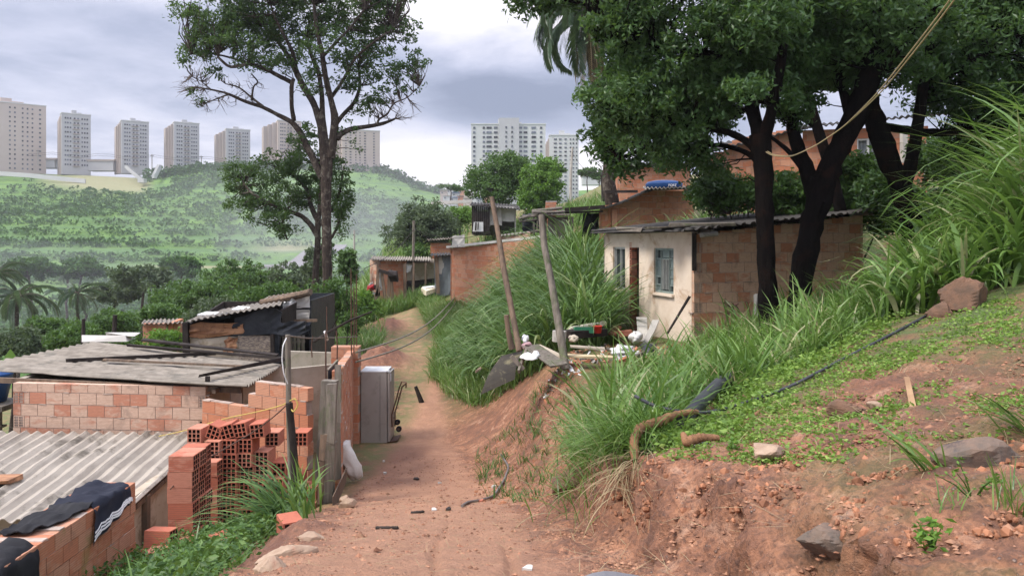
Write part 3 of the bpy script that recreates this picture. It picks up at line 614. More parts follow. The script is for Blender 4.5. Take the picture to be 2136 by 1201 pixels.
def patch(mb, A, B, C_, D, th=.03, m=0, n=5, rag=.02, wav=.02):
    """uneven panel through four corners"""
    A, B, C_, D = [np.asarray(q, float) for q in (A, B, C_, D)]
    u = np.linspace(0, 1, n)[:,None,None]; v = np.linspace(0, 1, n)[None,:,None]
    g = (A*(1-u)+B*u)*(1-v)+(D*(1-u)+C_*u)*v; nn = nrm(np.cross(B-A, D-A)); g = g+nn*rng.normal(0, wav, (n, n, 1))
    g[0] += rng.normal(0, rag, (n, 3)); g[-1] += rng.normal(0, rag, (n, 3)); g[:,0] += rng.normal(0, rag, (n, 3)); g[:,-1] += rng.normal(0, rag, (n, 3))
    mb.slab(g, nn*th, m, random.random())
# ================================================================== 3. tarp shack
def shack():
    t = thing('tarp_shack', 'makeshift shack of black tarp, orange plywood and chipboard beneath a weathered roof', 'shack', P(520,760,19)*[1,1,0]+[0,0,-4.6])
    Y = 18.5
    mb = MB(); patch(mb, P(485,700,Y), P(592,697,Y-.1), P(582,640,Y-.1), P(490,662,Y), wav=.03); patch(mb, P(392,668,Y+.05), P(480,664,Y+.05), P(478,652,Y+.05), P(392,667,Y+.05), wav=.03, rag=.01)
    patch(mb, P(575,700,Y-.12), P(636,698,Y-.12), P(636,671,Y-.12), P(578,672,Y-.12), wav=.02)
    patch(mb, P(568,760,Y), P(586,758,Y), P(585,697,Y), P(570,697,Y), wav=.01); mb.build('tarp', M_TARP, t)
    mb = MB(); patch(mb, P(393,705,Y), P(507,698,Y-.05), P(506,669,Y-.05), P(392,677,Y), wav=.015); mb.build('plywood_panel', M_WOODO, t)
    mb = MB(); patch(mb, P(392,750,Y+.04), P(498,748,Y+.04), P(498,701,Y+.04), P(393,708,Y+.04), wav=.01); mb.build('pale_panel', M_BOARD, t)
    mb = MB(); patch(mb, P(462,728,Y-.04), P(484,737,Y-.04), P(494,708,Y-.04), P(472,704,Y-.04), wav=.02, rag=.03); mb.build('torn_veneer_patch', M_WOODO, t)
    mb = MB(); patch(mb, P(498,752,Y), P(566,752,Y), P(565,699,Y), P(497,699,Y), wav=.006, rag=.006); mb.build('chipboard_panel', M_OSB, t)
    mb = MB(); mb.bar(P(389,745,Y-.06), P(388,672,Y-.06), .13, .13, 0, .2, up=(0,1,0)); mb.build('corner_post', M_WOODD, t); mb = MB(); mb.bar(P(569,750,Y-.08), P(568,697,Y-.08), .08, .08, 0, .5, up=(0,1,0)); mb.build('corner_post', M_WOODD, t)
    # back walls give it depth
    mb = MB(); b0 = P(392,750,Y+.1); b1 = P(586,750,Y+.1); wall_panel(mb, (b0[0],Y+.1), (b0[0]-.3,Y+3.2), -4.9, -2, .05, zt=(-2.05,-1.75)); wall_panel(mb, (b0[0]-.3,Y+3.2), (b1[0]-.2,Y+3.4), -4.9, -2, .05, zt=(-1.75,-1.75)); wall_panel(mb, (b1[0],Y+.1), (b1[0]-.2,Y+3.4), -4.9, -1.8, .05, zt=(-1.7,-1.6)); mb.build('back_walls', M_WOODD, t)
    r = MB(); add_corr(r, P(388,671,Y-.3), P(586,634,Y-.35), P(592,624,21.5), P(440,648,22), 16, .02, 0, .012, 10, ragged=.1); r.build('roof', M_ROOFL, t)
    mb = MB(); mb.box(P(440,654,19.6), (.5,.5,.05), 0, .9, jit=.02); mb.box(P(505,643,19.6), (.4,.3,.05), 0, .9, jit=.02); mb.build('roof_patch', M_WHITE, t)
    t2 = thing('panel_hut', 'hut of pale ceiling panels and white sheeting right of the tarp shack', 'hut', P(615,700,21)*[1,1,0]+[0,0,-4.6])
    Y = 20.2; mb = MB(); patch(mb, P(588,668,Y), P(645,667,Y), P(645,645,Y), P(588,648,Y), wav=.008, rag=.01); patch(mb, P(618,642,Y+.05), P(645,641,Y+.05), P(645,614,Y+.05), P(616,622,Y+.05), wav=.008, rag=.01); mb.build('ceiling_panel', M_TILEC, t2)
    mb = MB(); patch(mb, P(590,641,Y), P(617,640,Y), P(616,623,Y), P(593,628,Y), wav=.03); mb.build('white_sheet', M_WHITE, t2)
    mb = MB(); patch(mb, P(586,645,Y+.08), P(617,642,Y+.08), P(640,640,Y+.08), P(586,620,Y+.08), wav=.03); patch(mb, P(586,700,Y+.02), P(645,700,Y+.02), P(645,668,Y+.02), P(586,669,Y+.02), wav=.02)
    wall_panel(mb, (P(645,0,Y)[0],Y+.1), (P(645,0,Y)[0],Y+2.8), -4.8, -1.6, .05); wall_panel(mb, (P(586,0,Y)[0],Y+2.8), (P(645,0,Y)[0],Y+2.85), -4.8, -1.6, .05); mb.build('tarp', M_TARP, t2)
    mb = MB(); mb.tube([P(545,632,20.6), P(600,621,20.3), P(648,609,20.0)], .09, 8, 0, .4, rough=.08); mb.build('roof_pole', M_WOOD, t2); mb = MB(); mb.tube([P(560,622,22), P(650,607,22)], .05, 7, 0, .4); mb.build('roof_pole', M_WOOD, t2); mb = MB(); mb.bar(P(575,669,19.9), P(662,668,19.9), .05, .07, 0, .8); mb.build('rail', M_WOOD, t2)
    r = MB(); add_corr(r, P(545,628,20.5), P(646,610,20.2), P(646,605,22.8), P(560,618,23.2), 9, .02, 0, .012, 8); r.build('roof', M_ROOFL, t2)
    t3 = thing('small_brick_shed', 'small brick shed with flat grey roof beyond the tarp shack', 'shed', P(340,700,25)*[1,1,0]+[0,0,-4.9])
    a = P(300,700,25); b = P(348,700,25); brick_wall('wall', BR, a[:2], b[:2], -5.2, -2.72, .14, parent=t3); c = P(378,700,26.5)
    brick_wall('wall', BR, b[:2]+np.array([.09,.07]), c[:2], -5.2, -2.72, .14, parent=t3)
    r = MB(); add_corr(r, P(294,676,24.6), P(382,672,24.9), P(376,664,29), P(300,667,29), 9, .03, 0, .02, 8); r.build('roof', M_ROOFL, t3)
    # stakes of the paling fence right of the shack
    t4 = thing('paling_fence', 'row of uneven grey palings right of the tarp shack', 'fence', P(610,760,18)*[1,1,0]+[0,0,-4.6])
    for i, px in enumerate((591,599,607,614,622,632)):
        mb = MB(); Yp = 18.6+.15*i; mb.bar(P(px,765,Yp), P(px+random.uniform(-2,2), 700+random.uniform(-3,4), Yp), .07, .03, 0, None, up=(0,1,0), jit=.006); mb.build('paling', M_WOODG, t4)
    mb = MB(); mb.bar(P(588,715,18.75), P(636,712,19.5), .03, .05, 0, .4); mb.build('rail', M_WOODG, t4)
shack()
# ================================================================== 4. hut at the end of the path
def end_hut():
    Y = 45.0; t = thing('end_hut', 'far brick hut with pale corrugated roof and dark plank side where the path ends', 'hut', P(840,625,46)*[1,1,0]+[0,0,-4.1])
    a = P(774,0,Y); b = P(790,0,43.6); c = P(848,0,44.2)
    brick_wall('wall', BM, a[:2], b[:2], -4.6, lambda s: -1.15, .14, parent=t); brick_wall('wall', BR, b[:2]+np.array([.08,.05]), c[:2], -4.6, -1.2, .14, parent=t)
    d = P(905,0,44.8); mb = MB(); wall_panel(mb, c[:2], d[:2], -2.35, -1.35, .08); mb.build('upper_wall', M_BOARD, t)
    mb = MB()
    for k in range(6): mb.bar((c[0]-.05, c[1]-.1, -4.1+k*.31), (d[0]+.1, d[1]-.1, -3.95+k*.31), .04, .29, 0, None, jit=.015)
    mb.build('plank_wall', M_WOODD, t)
    mb = MB(); patch(mb, P(846,568,43.9), P(858,566,43.9), P(858,551,43.9), P(846,551,43.9), wav=.01, rag=.02); mb.build('white_panel', M_WHITE, t)
    mb = MB(); wall_panel(mb, a[:2], (a[0]+.3,a[1]+4), -4.8, -1.2, .12); wall_panel(mb, (a[0]+.3,a[1]+4), (d[0],d[1]+3.5), -4.8, -1.2, .12); wall_panel(mb, d[:2], (d[0],d[1]+3.5), -4.6, -1.3, .1); mb.build('back_walls', M_BOARD, t)
    r = MB(); add_corr(r, P(772,541,43.2), P(900,543,43.6), P(898,536,49), P(778,534,49), 24, .05, 0, .03, 8, sag=-.0); r.build('roof', M_ROOFP, t)
    mb = MB()
    for px in (787, 845, 862, 887): mb.bar(P(px,628,43.3), P(px+1,548,43.3), .1, .1, 0, None, up=(0,1,0))
    mb.build('post', M_WOOD, t)
    # lean-to and scrap fence in front
    t = thing('scrap_fence', 'ramshackle fence of grey boards and a white panel before the far brick hut', 'fence', P(800,630,42)*[1,1,0]+[0,0,-4])
    Y = 42; mb = MB(); patch(mb, P(790,607,Y), P(799,606,Y), P(795,570,Y), P(790,568,Y), wav=.02); mb.build('white_panel', M_WHITE, t)
    for (x0,y0,x1,y1) in ((786,618,789,560),(803,622,796,566),(810,622,812,572),(819,628,815,562),(845,632,844,552),(781,628,792,598)):
        mb = MB(); mb.bar(P(x0,y0,Y-.1), P(x1,y1,Y-.1), .16, .1, 0, None, up=(0,1,0)); mb.build('board', M_WOOD, t)
    mb = MB(); mb.bar(P(790,564,Y-.2), P(828,575,Y-.2), .1, .18); mb.tube([P(812,576,Y-.3), P(829,574,Y-.3)], .28, 8, 0, .1, rough=.2); mb.build('rail', M_WOODD, t)
    t = thing('zinc_shed', 'narrow shed of grey zinc sheets between the far hut and the long salmon wall', 'shed', P(925,610,42)*[1,1,0]+[0,0,-3.8])
    Y = 41.5; mb = MB(); patch(mb, P(906,615,Y), P(945,615,Y-.2), P(944,530,Y-.2), P(905,534,Y), wav=.03); mb.build('wall', mat('blue_grey_sheet', (.13,.15,.16), (.08,.09,.095), 1.2, .6, .2, 5), t)
    mb = MB(); patch(mb, P(912,571,Y-.1), P(927,571,Y-.1), P(925,535,Y-.1), P(909,536,Y-.1), wav=.01, rag=.01); mb.build('pale_panel', M_TILEC, t)
    mb = MB(); mb.bar(P(914,612,Y-.2), P(910,535,Y-.2), .2, .1, 0, .4, up=(0,1,0)); mb.build('post', M_WOOD, t)
    r = MB(); add_corr(r, P(896,533,Y-.4), P(948,531,Y-.6), P(946,527,Y+4), P(900,528,Y+4), 8, .03, 0, .03, 6); r.build('roof', M_ROOFD, t)
    t = thing('concrete_tank', 'cream concrete water box lying in the grass by the far hut', 'tank', P(900,620,42)*[1,1,0]+[0,0,-3.3])
    Y = 41.5; mb = MB(); mb.hexa([P(880,612,Y+.3), P(889,617,Y-.6), P(912,608,Y+.1), P(904,602,Y+1.0), P(878,600,Y+.3), P(889,607,Y-.6), P(912,600,Y+.1), P(904,598,Y+1.0)], 0, .9); mb.build('box', mat('cream_concrete', (.62,.56,.42), (.52,.45,.33), 2, .85, .2), t)
    mb = MB(); mb.bar(P(884,600,Y+.3), P(908,597.5,Y+.5), .9, .07, 0, .9); mb.build('lid', M_WHITE, t)
end_hut()
# ================================================================== 5. long salmon wall house
def long_house():
    A = P(945,0,35)[:2]; B = P(1118,0,29)[:2]; t = thing('long_brick_house', 'long low salmon block house half hidden by tall grass, under a thin slanting roof', 'house', (-1,33,-2.7))
    L = np.linalg.norm(B-A); brick_wall('front_wall', BR, A, B, -3.3, lambda s: -.40+.42*s/L, .14, parent=t)
    A2 = A+np.array([.0,4.2])+np.array([-.2,0]); brick_wall('side_wall', BR, A2, A-np.array([.05,-.08]), -3.3, -.40, .14, parent=t)
    mb = MB(); wall_panel(mb, A2, B+np.array([1,3.5]), -3, 0, .1, zt=(-.4,0)); wall_panel(mb, B, B+np.array([1,3.5]), -3, 0, .1); mb.build('back_wall', M_PLASTERG, t)
    q = MB(); a = A+np.array([-.25,-.3]); b = B+np.array([.35,-.3]); c = B+np.array([1.2,3.9]); d = A2+np.array([-.2,.3])
    add_corr(q, (a[0],a[1],-.34), (b[0],b[1],.12), (c[0],c[1],.18), (d[0],d[1],-.34), 26, .025, 0, .03, 6); q.build('roof', M_ROOFD, t)
    q = MB()
    for s0, s1 in ((.0,.13),(.14,.55),(.56,.97)):
        f = lambda s: np.array([a[0]+(b[0]-a[0])*s, a[1]+(b[1]-a[1])*s-.03, -.33+.46*s]); q.bar(f(s0), f(s1), .07, .10, 0, None)
    q.build('fascia_board', M_TILEC, t)
long_house()
def terrace_houses():
    t = thing('pink_low_house', 'low pink brick wall and roof just above the long salmon house', 'house', P(1080,500,38)*[1,1,0]+[0,0,-1.2])
    Y = 38; a = P(1045,0,Y)[:2]; b = P(1108,0,36)[:2]; brick_wall('wall', BM, a, b, -1.6, lambda s: .12+.25*s/2.4, .14, parent=t)
    r = MB(); add_corr(r, P(1040,492,37.7), P(1120,482,35.6), P(1125,480,39), P(1045,490,41), 10, .03, 0, .03, 6); r.build('roof', M_ROOFL, t)
    t = thing('low_white_house', 'small house with a white roof and red brick wall behind the dark tree', 'house', P(920,510,50)*[1,1,0]+[0,0,-1.6])
    Y = 50; a = P(898,0,Y)[:2]; b = P(940,0,Y)[:2]; brick_wall('wall', BR, a, b, -2.4, -.22, .14, parent=t)
    mb = MB(); patch(mb, P(943,517,49.5), P(969,517,49.5), P(969,489,49.5), P(943,492,49.5), wav=.01, rag=.01); mb.build('white_wall', M_TILEC, t)
    r = MB(); add_corr(r, P(890,500,49.5), P(945,496,49.3), P(945,494,53), P(893,496,53), 10, .04, 0, .05, 6); r.build('roof', M_ROOFP, t)
    # upright board shack
    t = thing('board_shack', 'tall narrow shack of dark and grey upright boards on the slope, under the round tree', 'shack', P(1015,480,50)*[1,1,0]+[0,0,.3])
    Y = 50.0; mb = MB()
    for i in range(9): x = 986+i*4.2; mb.bar(P(x,488,Y), P(x,428-i*.2,Y), .12, .04, 0, None, up=(0,1,0))
    mb.build('dark_board_wall', M_WOODD, t)
    mb = MB()
    for i in range(3): x = 1020+i*9; patch(mb, P(x,470,Y+.1), P(x+8.6,470,Y+.1), P(x+8.6,430,Y+.1), P(x,430,Y+.1), wav=.01, rag=.01)
    mb.build('grey_panel', M_CEM, t)
    mb = MB(); patch(mb, P(1047,462,Y+.3), P(1073,462,Y+.3), P(1075,432,Y+.3), P(1046,430,Y+.3), wav=.01, rag=.01); mb.build('pale_panel', M_TILEC, t)
    mb = MB(); patch(mb, P(986,483,Y-.15), P(1008,483,Y-.15), P(1008,463,Y-.15), P(988,463,Y-.15), wav=.0, rag=.0); wb = mb.build('white_board', M_WHITE, t)
    mb = MB(); mb.bar(P(992,481,Y-.22), P(993,464,Y-.22), .10, .02, 0, 0, up=(0,1,0)); mb.bar(P(997,479,Y-.22), P(998,464,Y-.22), .06, .02, 0, 0, up=(0,1,0)); mb.build('dark_streak', M_WOODD, wb)
    mb = MB(); wall_panel(mb, (P(986,0,Y)[0],Y+.1), (P(986,0,Y)[0],Y+4), .3, 2.2, .08); wall_panel(mb, (P(986,0,Y)[0],Y+4), (P(1074,0,Y)[0],Y+4), .3, 2, .08); wall_panel(mb, (P(1075,0,Y)[0],Y+.4), (P(1074,0,Y)[0],Y+4), .3, 2, .08); mb.build('back_walls', M_CEM, t)
    r = MB(); add_corr(r, P(980,427,Y-.4), P(1085,436,Y-.4), P(1080,427,Y+5), P(984,422,Y+5), 16, .04, 0, .05, 6); r.build('roof', M_ROOFD, t)
    mb = MB(); mb.bar(P(900,424,60), P(985,420,60), .4, .25, 0, .8); tag(mb.build('gutter_beam', M_TILEC), 'long pale horizontal roof edge left of the board shack', 'roof edge')
    # timber lean-to in the middle
    t = thing('timber_lean_to', 'rickety timber lean-to with stacked branch roof behind the two leaning poles', 'lean-to', P(1150,520,32)*[1,1,0]+[0,0,-.8])
    Y = 31; mb = MB()
    for i in range(7): x = 1137+i*9; mb.bar(P(x,528,Y), P(x+random.uniform(-1,1),452,Y), .16, .03, 0, None, up=(0,1,0), jit=.01)
    mb.build('plank_wall', M_WOODG, t)
    mb = MB(); patch(mb, P(1090,482,Y+1), P(1130,484,Y+1), P(1130,458,Y+1), P(1090,456,Y+1), wav=.03); mb.build('tarp', M_TARP, t)
    mb = MB()
    for (x0,y0,x1,y1,r_) in ((1082,456,1140,444,.05),(1083,462,1150,452,.04),(1110,440,1172,434,.07),(1110,443,1200,440,.05),(1090,452,1175,446,.04),(1125,449,1190,448,.04),(1114,500,1113,444,.05),(1120,484,1122,446,.04),(1130,530,1129,440,.08),(1128,480,1108,484,.05)):
        mb.tube([P(x0,y0,Y-.2+random.uniform(-.3,.3)), P((x0+x1)/2,(y0+y1)/2+random.uniform(-1,1),Y-.3), P(x1,y1,Y-.2+random.uniform(-.3,.3))], r_*random.uniform(.8,1.2), 7, 0, random.random(), rough=.1)
    mb.build('branch_frame', M_WOODG, t)
    mb = MB(); add_corr(mb, P(1085,452,Y-.2), P(1200,440,Y-.4), P(1205,436,Y+3), P(1090,448,Y+3), 10, .03, 0, .03, 5); mb.build('roof', M_ROOFD, t)
    mb = MB(); a = P(1138,0,36)[:2]; b = P(1160,0,36)[:2]; o = brick_wall('brick_chimney_wall', BR, a, b, 0, 1.75, .5, parent=t)
    mb = MB(); mb.box(P(1150,421,36), (.5,.5,.06), 0, .5); mb.build('cap_stone', M_CEM, o)
    # brick house with curved roof line
    t = thing('upper_brick_house', 'salmon brick house with dark sloping roof edge rising behind the cream house', 'house', P(1340,450,25)*[1,1,0]+[0,0,-.6])
    A = P(1253,0,24.5)[:2]; B = P(1445,0,25.5)[:2]; L = np.linalg.norm(B-A)
    def zt(s):
        px = 1253+192*s/L; py = np.interp(px, [1253,1290,1330,1360,1450], [434,424,404,397,397]); return (500-py)/F*25
    w = brick_wall('front_wall', BR, A, B, -1.2, zt, .14, parent=t, openings=[(.5,1.0,-.05,.35)])
    mb = MB(); mb.box(P(1268,462,24.6), (.16,.2,.75), 0, .1); mb.box(P(1268,462,24.55)+[0.2,0,0], (.16,.2,.75), 0, .6); mb.build('old_jamb', M_BRICKR, w)
    mb = MB(); a = P(1276,494,24.4); mb.box(P(1285,489,24.45), (.36,.06,.4), 0, .2); mb.build('small_window', M_DARK, w)
    r = MB(); pts = [(1180,440),(1262,431),(1296,421),(1340,400),(1365,393),(1450,391)]
    top = np.array([P(x, y, 24.2) for x, y in pts]); bk = np.array([P(x, y-2, 28.5) for x, y in pts]); g = np.stack([top, (top+bk)/2, bk], 1); r.slab(g, (0,0,.06), 0, .4); r.build('roof', M_ROOFD, t)
    r = MB(); add_corr(r, P(1340,393,24.1), P(1450,391,24.1), P(1450,388,28), P(1342,389,28), 13, .03, 0, .02, 5); r.build('roof_sheet', M_ROOFP, t)
    
    for a_, b_, w_ in ((P(1178,437,23.9), P(1262,431,23.9), .1), (P(1178,444,23.95), P(1258,441,23.95), .06), (P(1262,400,24.6), P(1330,399,24.6), .08)):
        mb = MB(); mb.bar(a_, b_, w_, w_, 0, None); mb.build('eave_beam', M_WOODD, t)
    mb = MB(); patch(mb, P(1216,492,26), P(1250,492,26), P(1250,444,26), P(1216,446,26), wav=.03); mb.build('tarp', M_TARP, t)
    mb = MB(); wall_panel(mb, A, A+np.array([.8,4]), -1, .9, .1); mb.build('side_wall', M_BRICKR, t); mb = MB(); wall_panel(mb, B, B+np.array([.5,4]), -1, 1.5, .1); mb.build('side_wall', M_BRICKR, t)
    # blue tank lying on its roof
    c = P(1385,388,26.0); k = thing('water_tank', 'round blue water tank with white lettering on the upper brick house', 'water tank', c)
    ring = []
    for (r_, z) in ((.0,-.12),(.56,-.12),(.60,-.05),(.62,.03),(.62,.07),(.58,.10),(.56,.13),(.38,.17),(.15,.19),(.0,.195)):
        ring.append((r_, z))
    th = np.linspace(0, 2*PI, 33); g = np.array([[(c[0]+r_*math.cos(a), c[1]+r_*math.sin(a), c[2]+z) for a in th] for r_, z in ring]); m_ = MB(); m_.grid(g, 0, .5, True); m_.build('tank_body', M_BLUE, k, smooth=True)
    text_on('FORT', k, (c[0]+.02, c[1]-.625, c[2]-.055), .11, PI/2, 0)
def text_on(s, parent, loc, size, rx, rz, m=None):
    cu = bpy.data.curves.new('lettering', 'FONT'); cu.body = s; cu.size = size; cu.extrude = .004; cu.offset = size*.02
    tmp = bpy.data.objects.new('lettering', cu); COL.objects.link(tmp); dg = bpy.context.evaluated_depsgraph_get()
    me = bpy.data.meshes.new_from_object(tmp.evaluated_get(dg)); bpy.data.objects.remove(tmp); bpy.data.curves.remove(cu)
    o = bpy.data.objects.new('lettering', me); COL.objects.link(o); me.materials.clear(); me.materials.append(m or M_LETTER)
    o.parent = parent; p0 = np.array(parent['_o']); o.location = np.array(loc)-p0; o.rotation_euler = (rx, 0, rz); return o
M_LETTER = mat('white_lettering', (.8,.8,.8), (.75,.75,.75), 2, .5, 0)
terrace_houses()
def upper_right_house():
    t = thing('hilltop_brick_house', 'pink-salmon brick house with white-curtained window seen through the dark trunks', 'house', P(1700,350,26)*[1,1,0]+[0,0,.5])
    Y = 26
    A = P(1480,0,Y)[:2]; B = P(1668,0,Y-1)[:2]; L = np.linalg.norm(B-A)
    brick_wall('front_wall', BR, A, B, .6, lambda s: 2.75+np.interp(s/L, [0,.35,1],[0,.65,.9]), .14, parent=t)
    C_ = P(1935,0,Y-2)[:2]; L2 = np.linalg.norm(C_-B); s0 = L2*.43; s1 = L2*.60
    brick_wall('front_wall', BR, B+np.array([.1,0]), C_, .6, lambda s: 3.55, .14, parent=t, openings=[(s0,s1,2.3,3.2)])
    f = MB(); u = (C_-B)/L2; q = lambda s, z, o=-.02: np.array([*(B+np.array([.1,0])+u*s), z])+np.array([0,o,0])
    for a, b in ((s0,s0),(s1,s1),((s0+s1)/2,)*2): f.bar(q(a,2.3), q(b,3.2), .07, .06)
    f.bar(q(s0,2.3), q(s1,2.3), .06, .07); f.bar(q(s0,3.2), q(s1,3.2), .06, .07); fo = f.build('window', M_WHITE, t)
    f = MB(); cu = np.array([[q(s0+(s1-s0)*i/24, z, .08+.03*math.sin(i*1.6)) for z in (2.32, 3.18)] for i in range(25)]); f.grid(cu); f.build('curtain', mat('curtain', (.45,.47,.48), (.25,.27,.29), 5, .8, 0), fo)
    r = MB(); add_corr(r, P(1470,318,Y-.4), P(1690,262,Y-1.4), P(1700,262,Y+4), P(1490,300,Y+4), 16, .03, 0, .05, 6); add_corr(r, P(1660,268,Y-1.5), P(1990,230,Y-2.5), P(1990,236,Y+3), P(1660,262,Y+3), 24, .035, 0, .04, 6); r.build('roof', M_ROOFD, t)
    mb = MB(); mb.bar(P(1580,296,25.2)*1, P(1580,356,25.2)*1, .14, .2, 0, .8, up=(0,1,0)); mb.build('concrete_pillar', M_CEM, t); mb = MB(); mb.bar(P(1885,268,23.6), P(1885,340,23.6), .14, .2, 0, .8, up=(0,1,0)); mb.build('concrete_pillar', M_CEM, t)
    mb = MB(); mb.tube([P(1932,300,17), P(1934,372,17)], .07, 10, 0, .9); tag(mb.build('white_post', M_WHITE), 'short white upright post in the tall grass under the right-hand trees', 'post')
    t = thing('orange_upper_house', 'plain salmon block wall of a house behind the palm trunk', 'house', P(1330,380,33)*[1,1,0]+[0,0,1]); Y = 33
    A = P(1292,0,Y)[:2]; B = P(1440,0,Y)[:2]; brick_wall('front_wall', BR, A, B, .8, 3.1, .14, parent=t); brick_wall('side_wall', BR, A+np.array([.3,4]), A+np.array([.0,.1]), .8, 3.1, .14, parent=t)
    mb = MB(); a = A-.2; mb.box(((A[0]+B[0])/2, Y+2, 3.2), (B[0]-A[0]+.6, 4.6, .1), 0, .3); mb.build('roof', M_ROOFD, t)
upper_right_house()
# ================================================================== apartment towers on the ridge
M_TW1 = mat('tower_render_grey', (.40,.40,.40), (.35,.35,.36), .05, .9, 0, var=.1)
M_TW2 = mat('tower_render_beige', (.46,.39,.34), (.41,.34,.30), .05, .9, 0, var=.1)
M_TW3 = mat('tower_render_pale', (.50,.50,.48), (.44,.45,.44), .05, .9, 0, var=.1)
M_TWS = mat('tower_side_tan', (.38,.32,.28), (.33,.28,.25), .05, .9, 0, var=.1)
M_WIN = mat('tower_glass', (.05,.06,.075), (.07,.08,.10), .3, .25, 0, var=1.5)
WINME = []
def tower(px0, px1, ptop, pbot, Y, floors, cols, label, m, side='L', depth=.45, sidew=None, bands=False, group='apartment towers on the far ridge', rot=7):
    a = P(px0, pbot, Y); b = P(px1, pbot, Y); W_ = b[0]-a[0]; zt = (500-ptop)/F*Y; zb = a[2]-4
    t = thing('apartment_tower', label, 'tower', (a[0]+W_/2, Y+W_*depth/2, zb+4), group)
    body = MB(); D = W_*depth; sw = sidew or 0
    # front block plus stepped flank, lift room on the roof
    xs = a[0]+W_*sw
    body.box(((xs+b[0])/2, Y+D/2, (zb+zt)/2), (b[0]-xs, D, zt-zb), 0, .7)
    bo = body.build('body', m, t)
    if sw:
        s = MB(); n = 3
        for i in range(n):
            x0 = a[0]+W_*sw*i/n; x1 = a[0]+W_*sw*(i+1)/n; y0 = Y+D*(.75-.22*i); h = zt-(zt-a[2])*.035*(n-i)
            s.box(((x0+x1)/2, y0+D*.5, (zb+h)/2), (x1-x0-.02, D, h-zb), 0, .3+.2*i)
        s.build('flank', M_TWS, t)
    r = MB(); cx = (xs+b[0])/2; hh = (zt-a[2])*.045
    r.box((cx-W_*.06, Y+D*.4, zt+hh*.9), (W_*.16, D*.4, hh*1.8), 0, .6); r.box((cx+W_*.02, Y+D*.4, zt+hh*.4), (W_*.32, D*.6, hh*.8), 0, .6); r.build('roof_room', m, t)
    r = MB(); r.box((cx, Y+D/2, zt+.25), (b[0]-xs+.5, D+.5, .5), 0, .9); r.build('parapet', M_TW3, t)
    fh = (zt-a[2])/(floors+.6); me = None; ww = (b[0]-xs)
    for f in range(floors):
        z = a[2]+fh*(f+.55)+.3
        for c_, (u, wd) in enumerate(cols):
            k = random.choice((0,0,1,1,2,2,3))
            if len(WINME) < 4:
                w = MB(); w.box((0,0,0), (1,1,1), 0, len(WINME)/3); o = w.build('window', M_WIN, origin=(0,0,0)); WINME.append(o.data)
            else: o = bpy.data.objects.new('window', WINME[k]); COL.objects.link(o)
            o.parent = t; p0 = np.array(t['_o']); o.location = (xs+ww*u-p0[0], Y-.05-p0[1], z-p0[2]); o.scale = (ww*wd, .35, fh*.36)
    if len(cols) == 8:
        for f in range(floors):
            z = a[2]+fh*(f+.55)+.3; q = MB(); q.box((xs+ww*.5, Y-.35, z-fh*.30), (ww*.24, .9, fh*.16), 0, random.random()); q.build('balcony', M_TWS, t)
    az = math.atan2(t['_o'][0], Y)
    if rot: t.rotation_euler = (0, 0, -az+math.radians(rot)); t.scale = (math.cos(az), math.cos(az), 1)
    return t
c3 = [(.13,.055),(.21,.05),(.30,.05),(.44,.06),(.56,.06),(.70,.05),(.79,.05),(.88,.055)]
cB = [(.10,.035),(.22,.05),(.36,.03),(.47,.03),(.60,.05),(.84,.04)]
tower(-80, 73, 213, 356, 440, 14, [(u, w*.8) for u, w in [(.30,.04),(.48,.03),(.55,.03),(.66,.03),(.73,.03),(.80,.03)]]+[(.91,.03)], 'tall beige apartment tower cut off by the left edge of the picture', M_TW2)
tower(115, 180, 238, 350, 450, 11, c3, 'grey apartment tower, first right of the cropped beige one', M_TW1, sidew=.05)
tower(235, 302, 253, 348, 455, 11, c3, 'grey apartment tower standing above the white stair drain', M_TW1, sidew=.13)
tower(339, 408, 256, 348, 460, 11, c3, 'grey apartment tower just left of the tall tree crown', M_TW1, sidew=.22)
tower(445, 515, 270, 356, 465, 11, c3, 'shortest-looking grey apartment tower, beside the lower tree crown', M_TW1, sidew=.27)
tower(545, 622, 252, 345, 455, 12, c3, 'beige apartment tower behind the left fork of the tall tree', M_TW2, sidew=.35)
tower(686, 786, 272, 350, 440, 13, cB, 'broad beige apartment tower right of the tall tree trunk', M_TW2, sidew=.2)
c8 = [(.04,.03),(.10,.03),(.17,.04),(.23,.04),(.29,.04),(.35,.04),(.66,.04),(.71,.04),(.77,.04),(.84,.03),(.91,.03),(.96,.025)]
def big_tower():
    t = tower(983, 1138, 260, 418, 360, 8, [], 'large pale apartment block behind the round tree, with a raised centre', M_TW3, depth=.3, rot=0)
    Y = 360; cx = P(1062, 0, Y)[0]; r = MB(); w = 155/F*Y; z0 = -6+.0; zt = (500-247)/F*Y
    r.box((cx-.0*w, Y-.6, (12+zt)/2), (w*.27, 1.6, zt-12), 0, .5); r.build('centre_bay', M_TW1, t); p0 = np.array(t['_o'])
    fh = ((500-262)-(500-418))/F*Y/16
    ax = P(983,0,Y)[0]
    for f in range(7, 16):
        z = (500-418)/F*Y+fh*(f+.5)
        for u, wd in [(.04,.03),(.17,.03),(.24,.07),(.33,.05),(.47,.02),(.55,.02),(.66,.05),(.73,.05),(.84,.06),(.94,.03)]:
            o = bpy.data.objects.new('window', random.choice(WINME)); COL.objects.link(o); o.parent = t; yy = Y-1.45 if .4 < u < .6 else Y-.05
            o.location = (ax+w*u-p0[0], yy-p0[1], z-p0[2]); o.scale = (w*wd, .35, fh*.45)
big_tower()
tower(1138, 1207, 283, 425, 385, 16, [(.2,.10),(.37,.09),(.55,.08),(.72,.05),(.82,.05),(.93,.05)], 'pale cream apartment block just right of the large one', M_TW3, sidew=.12, rot=0)
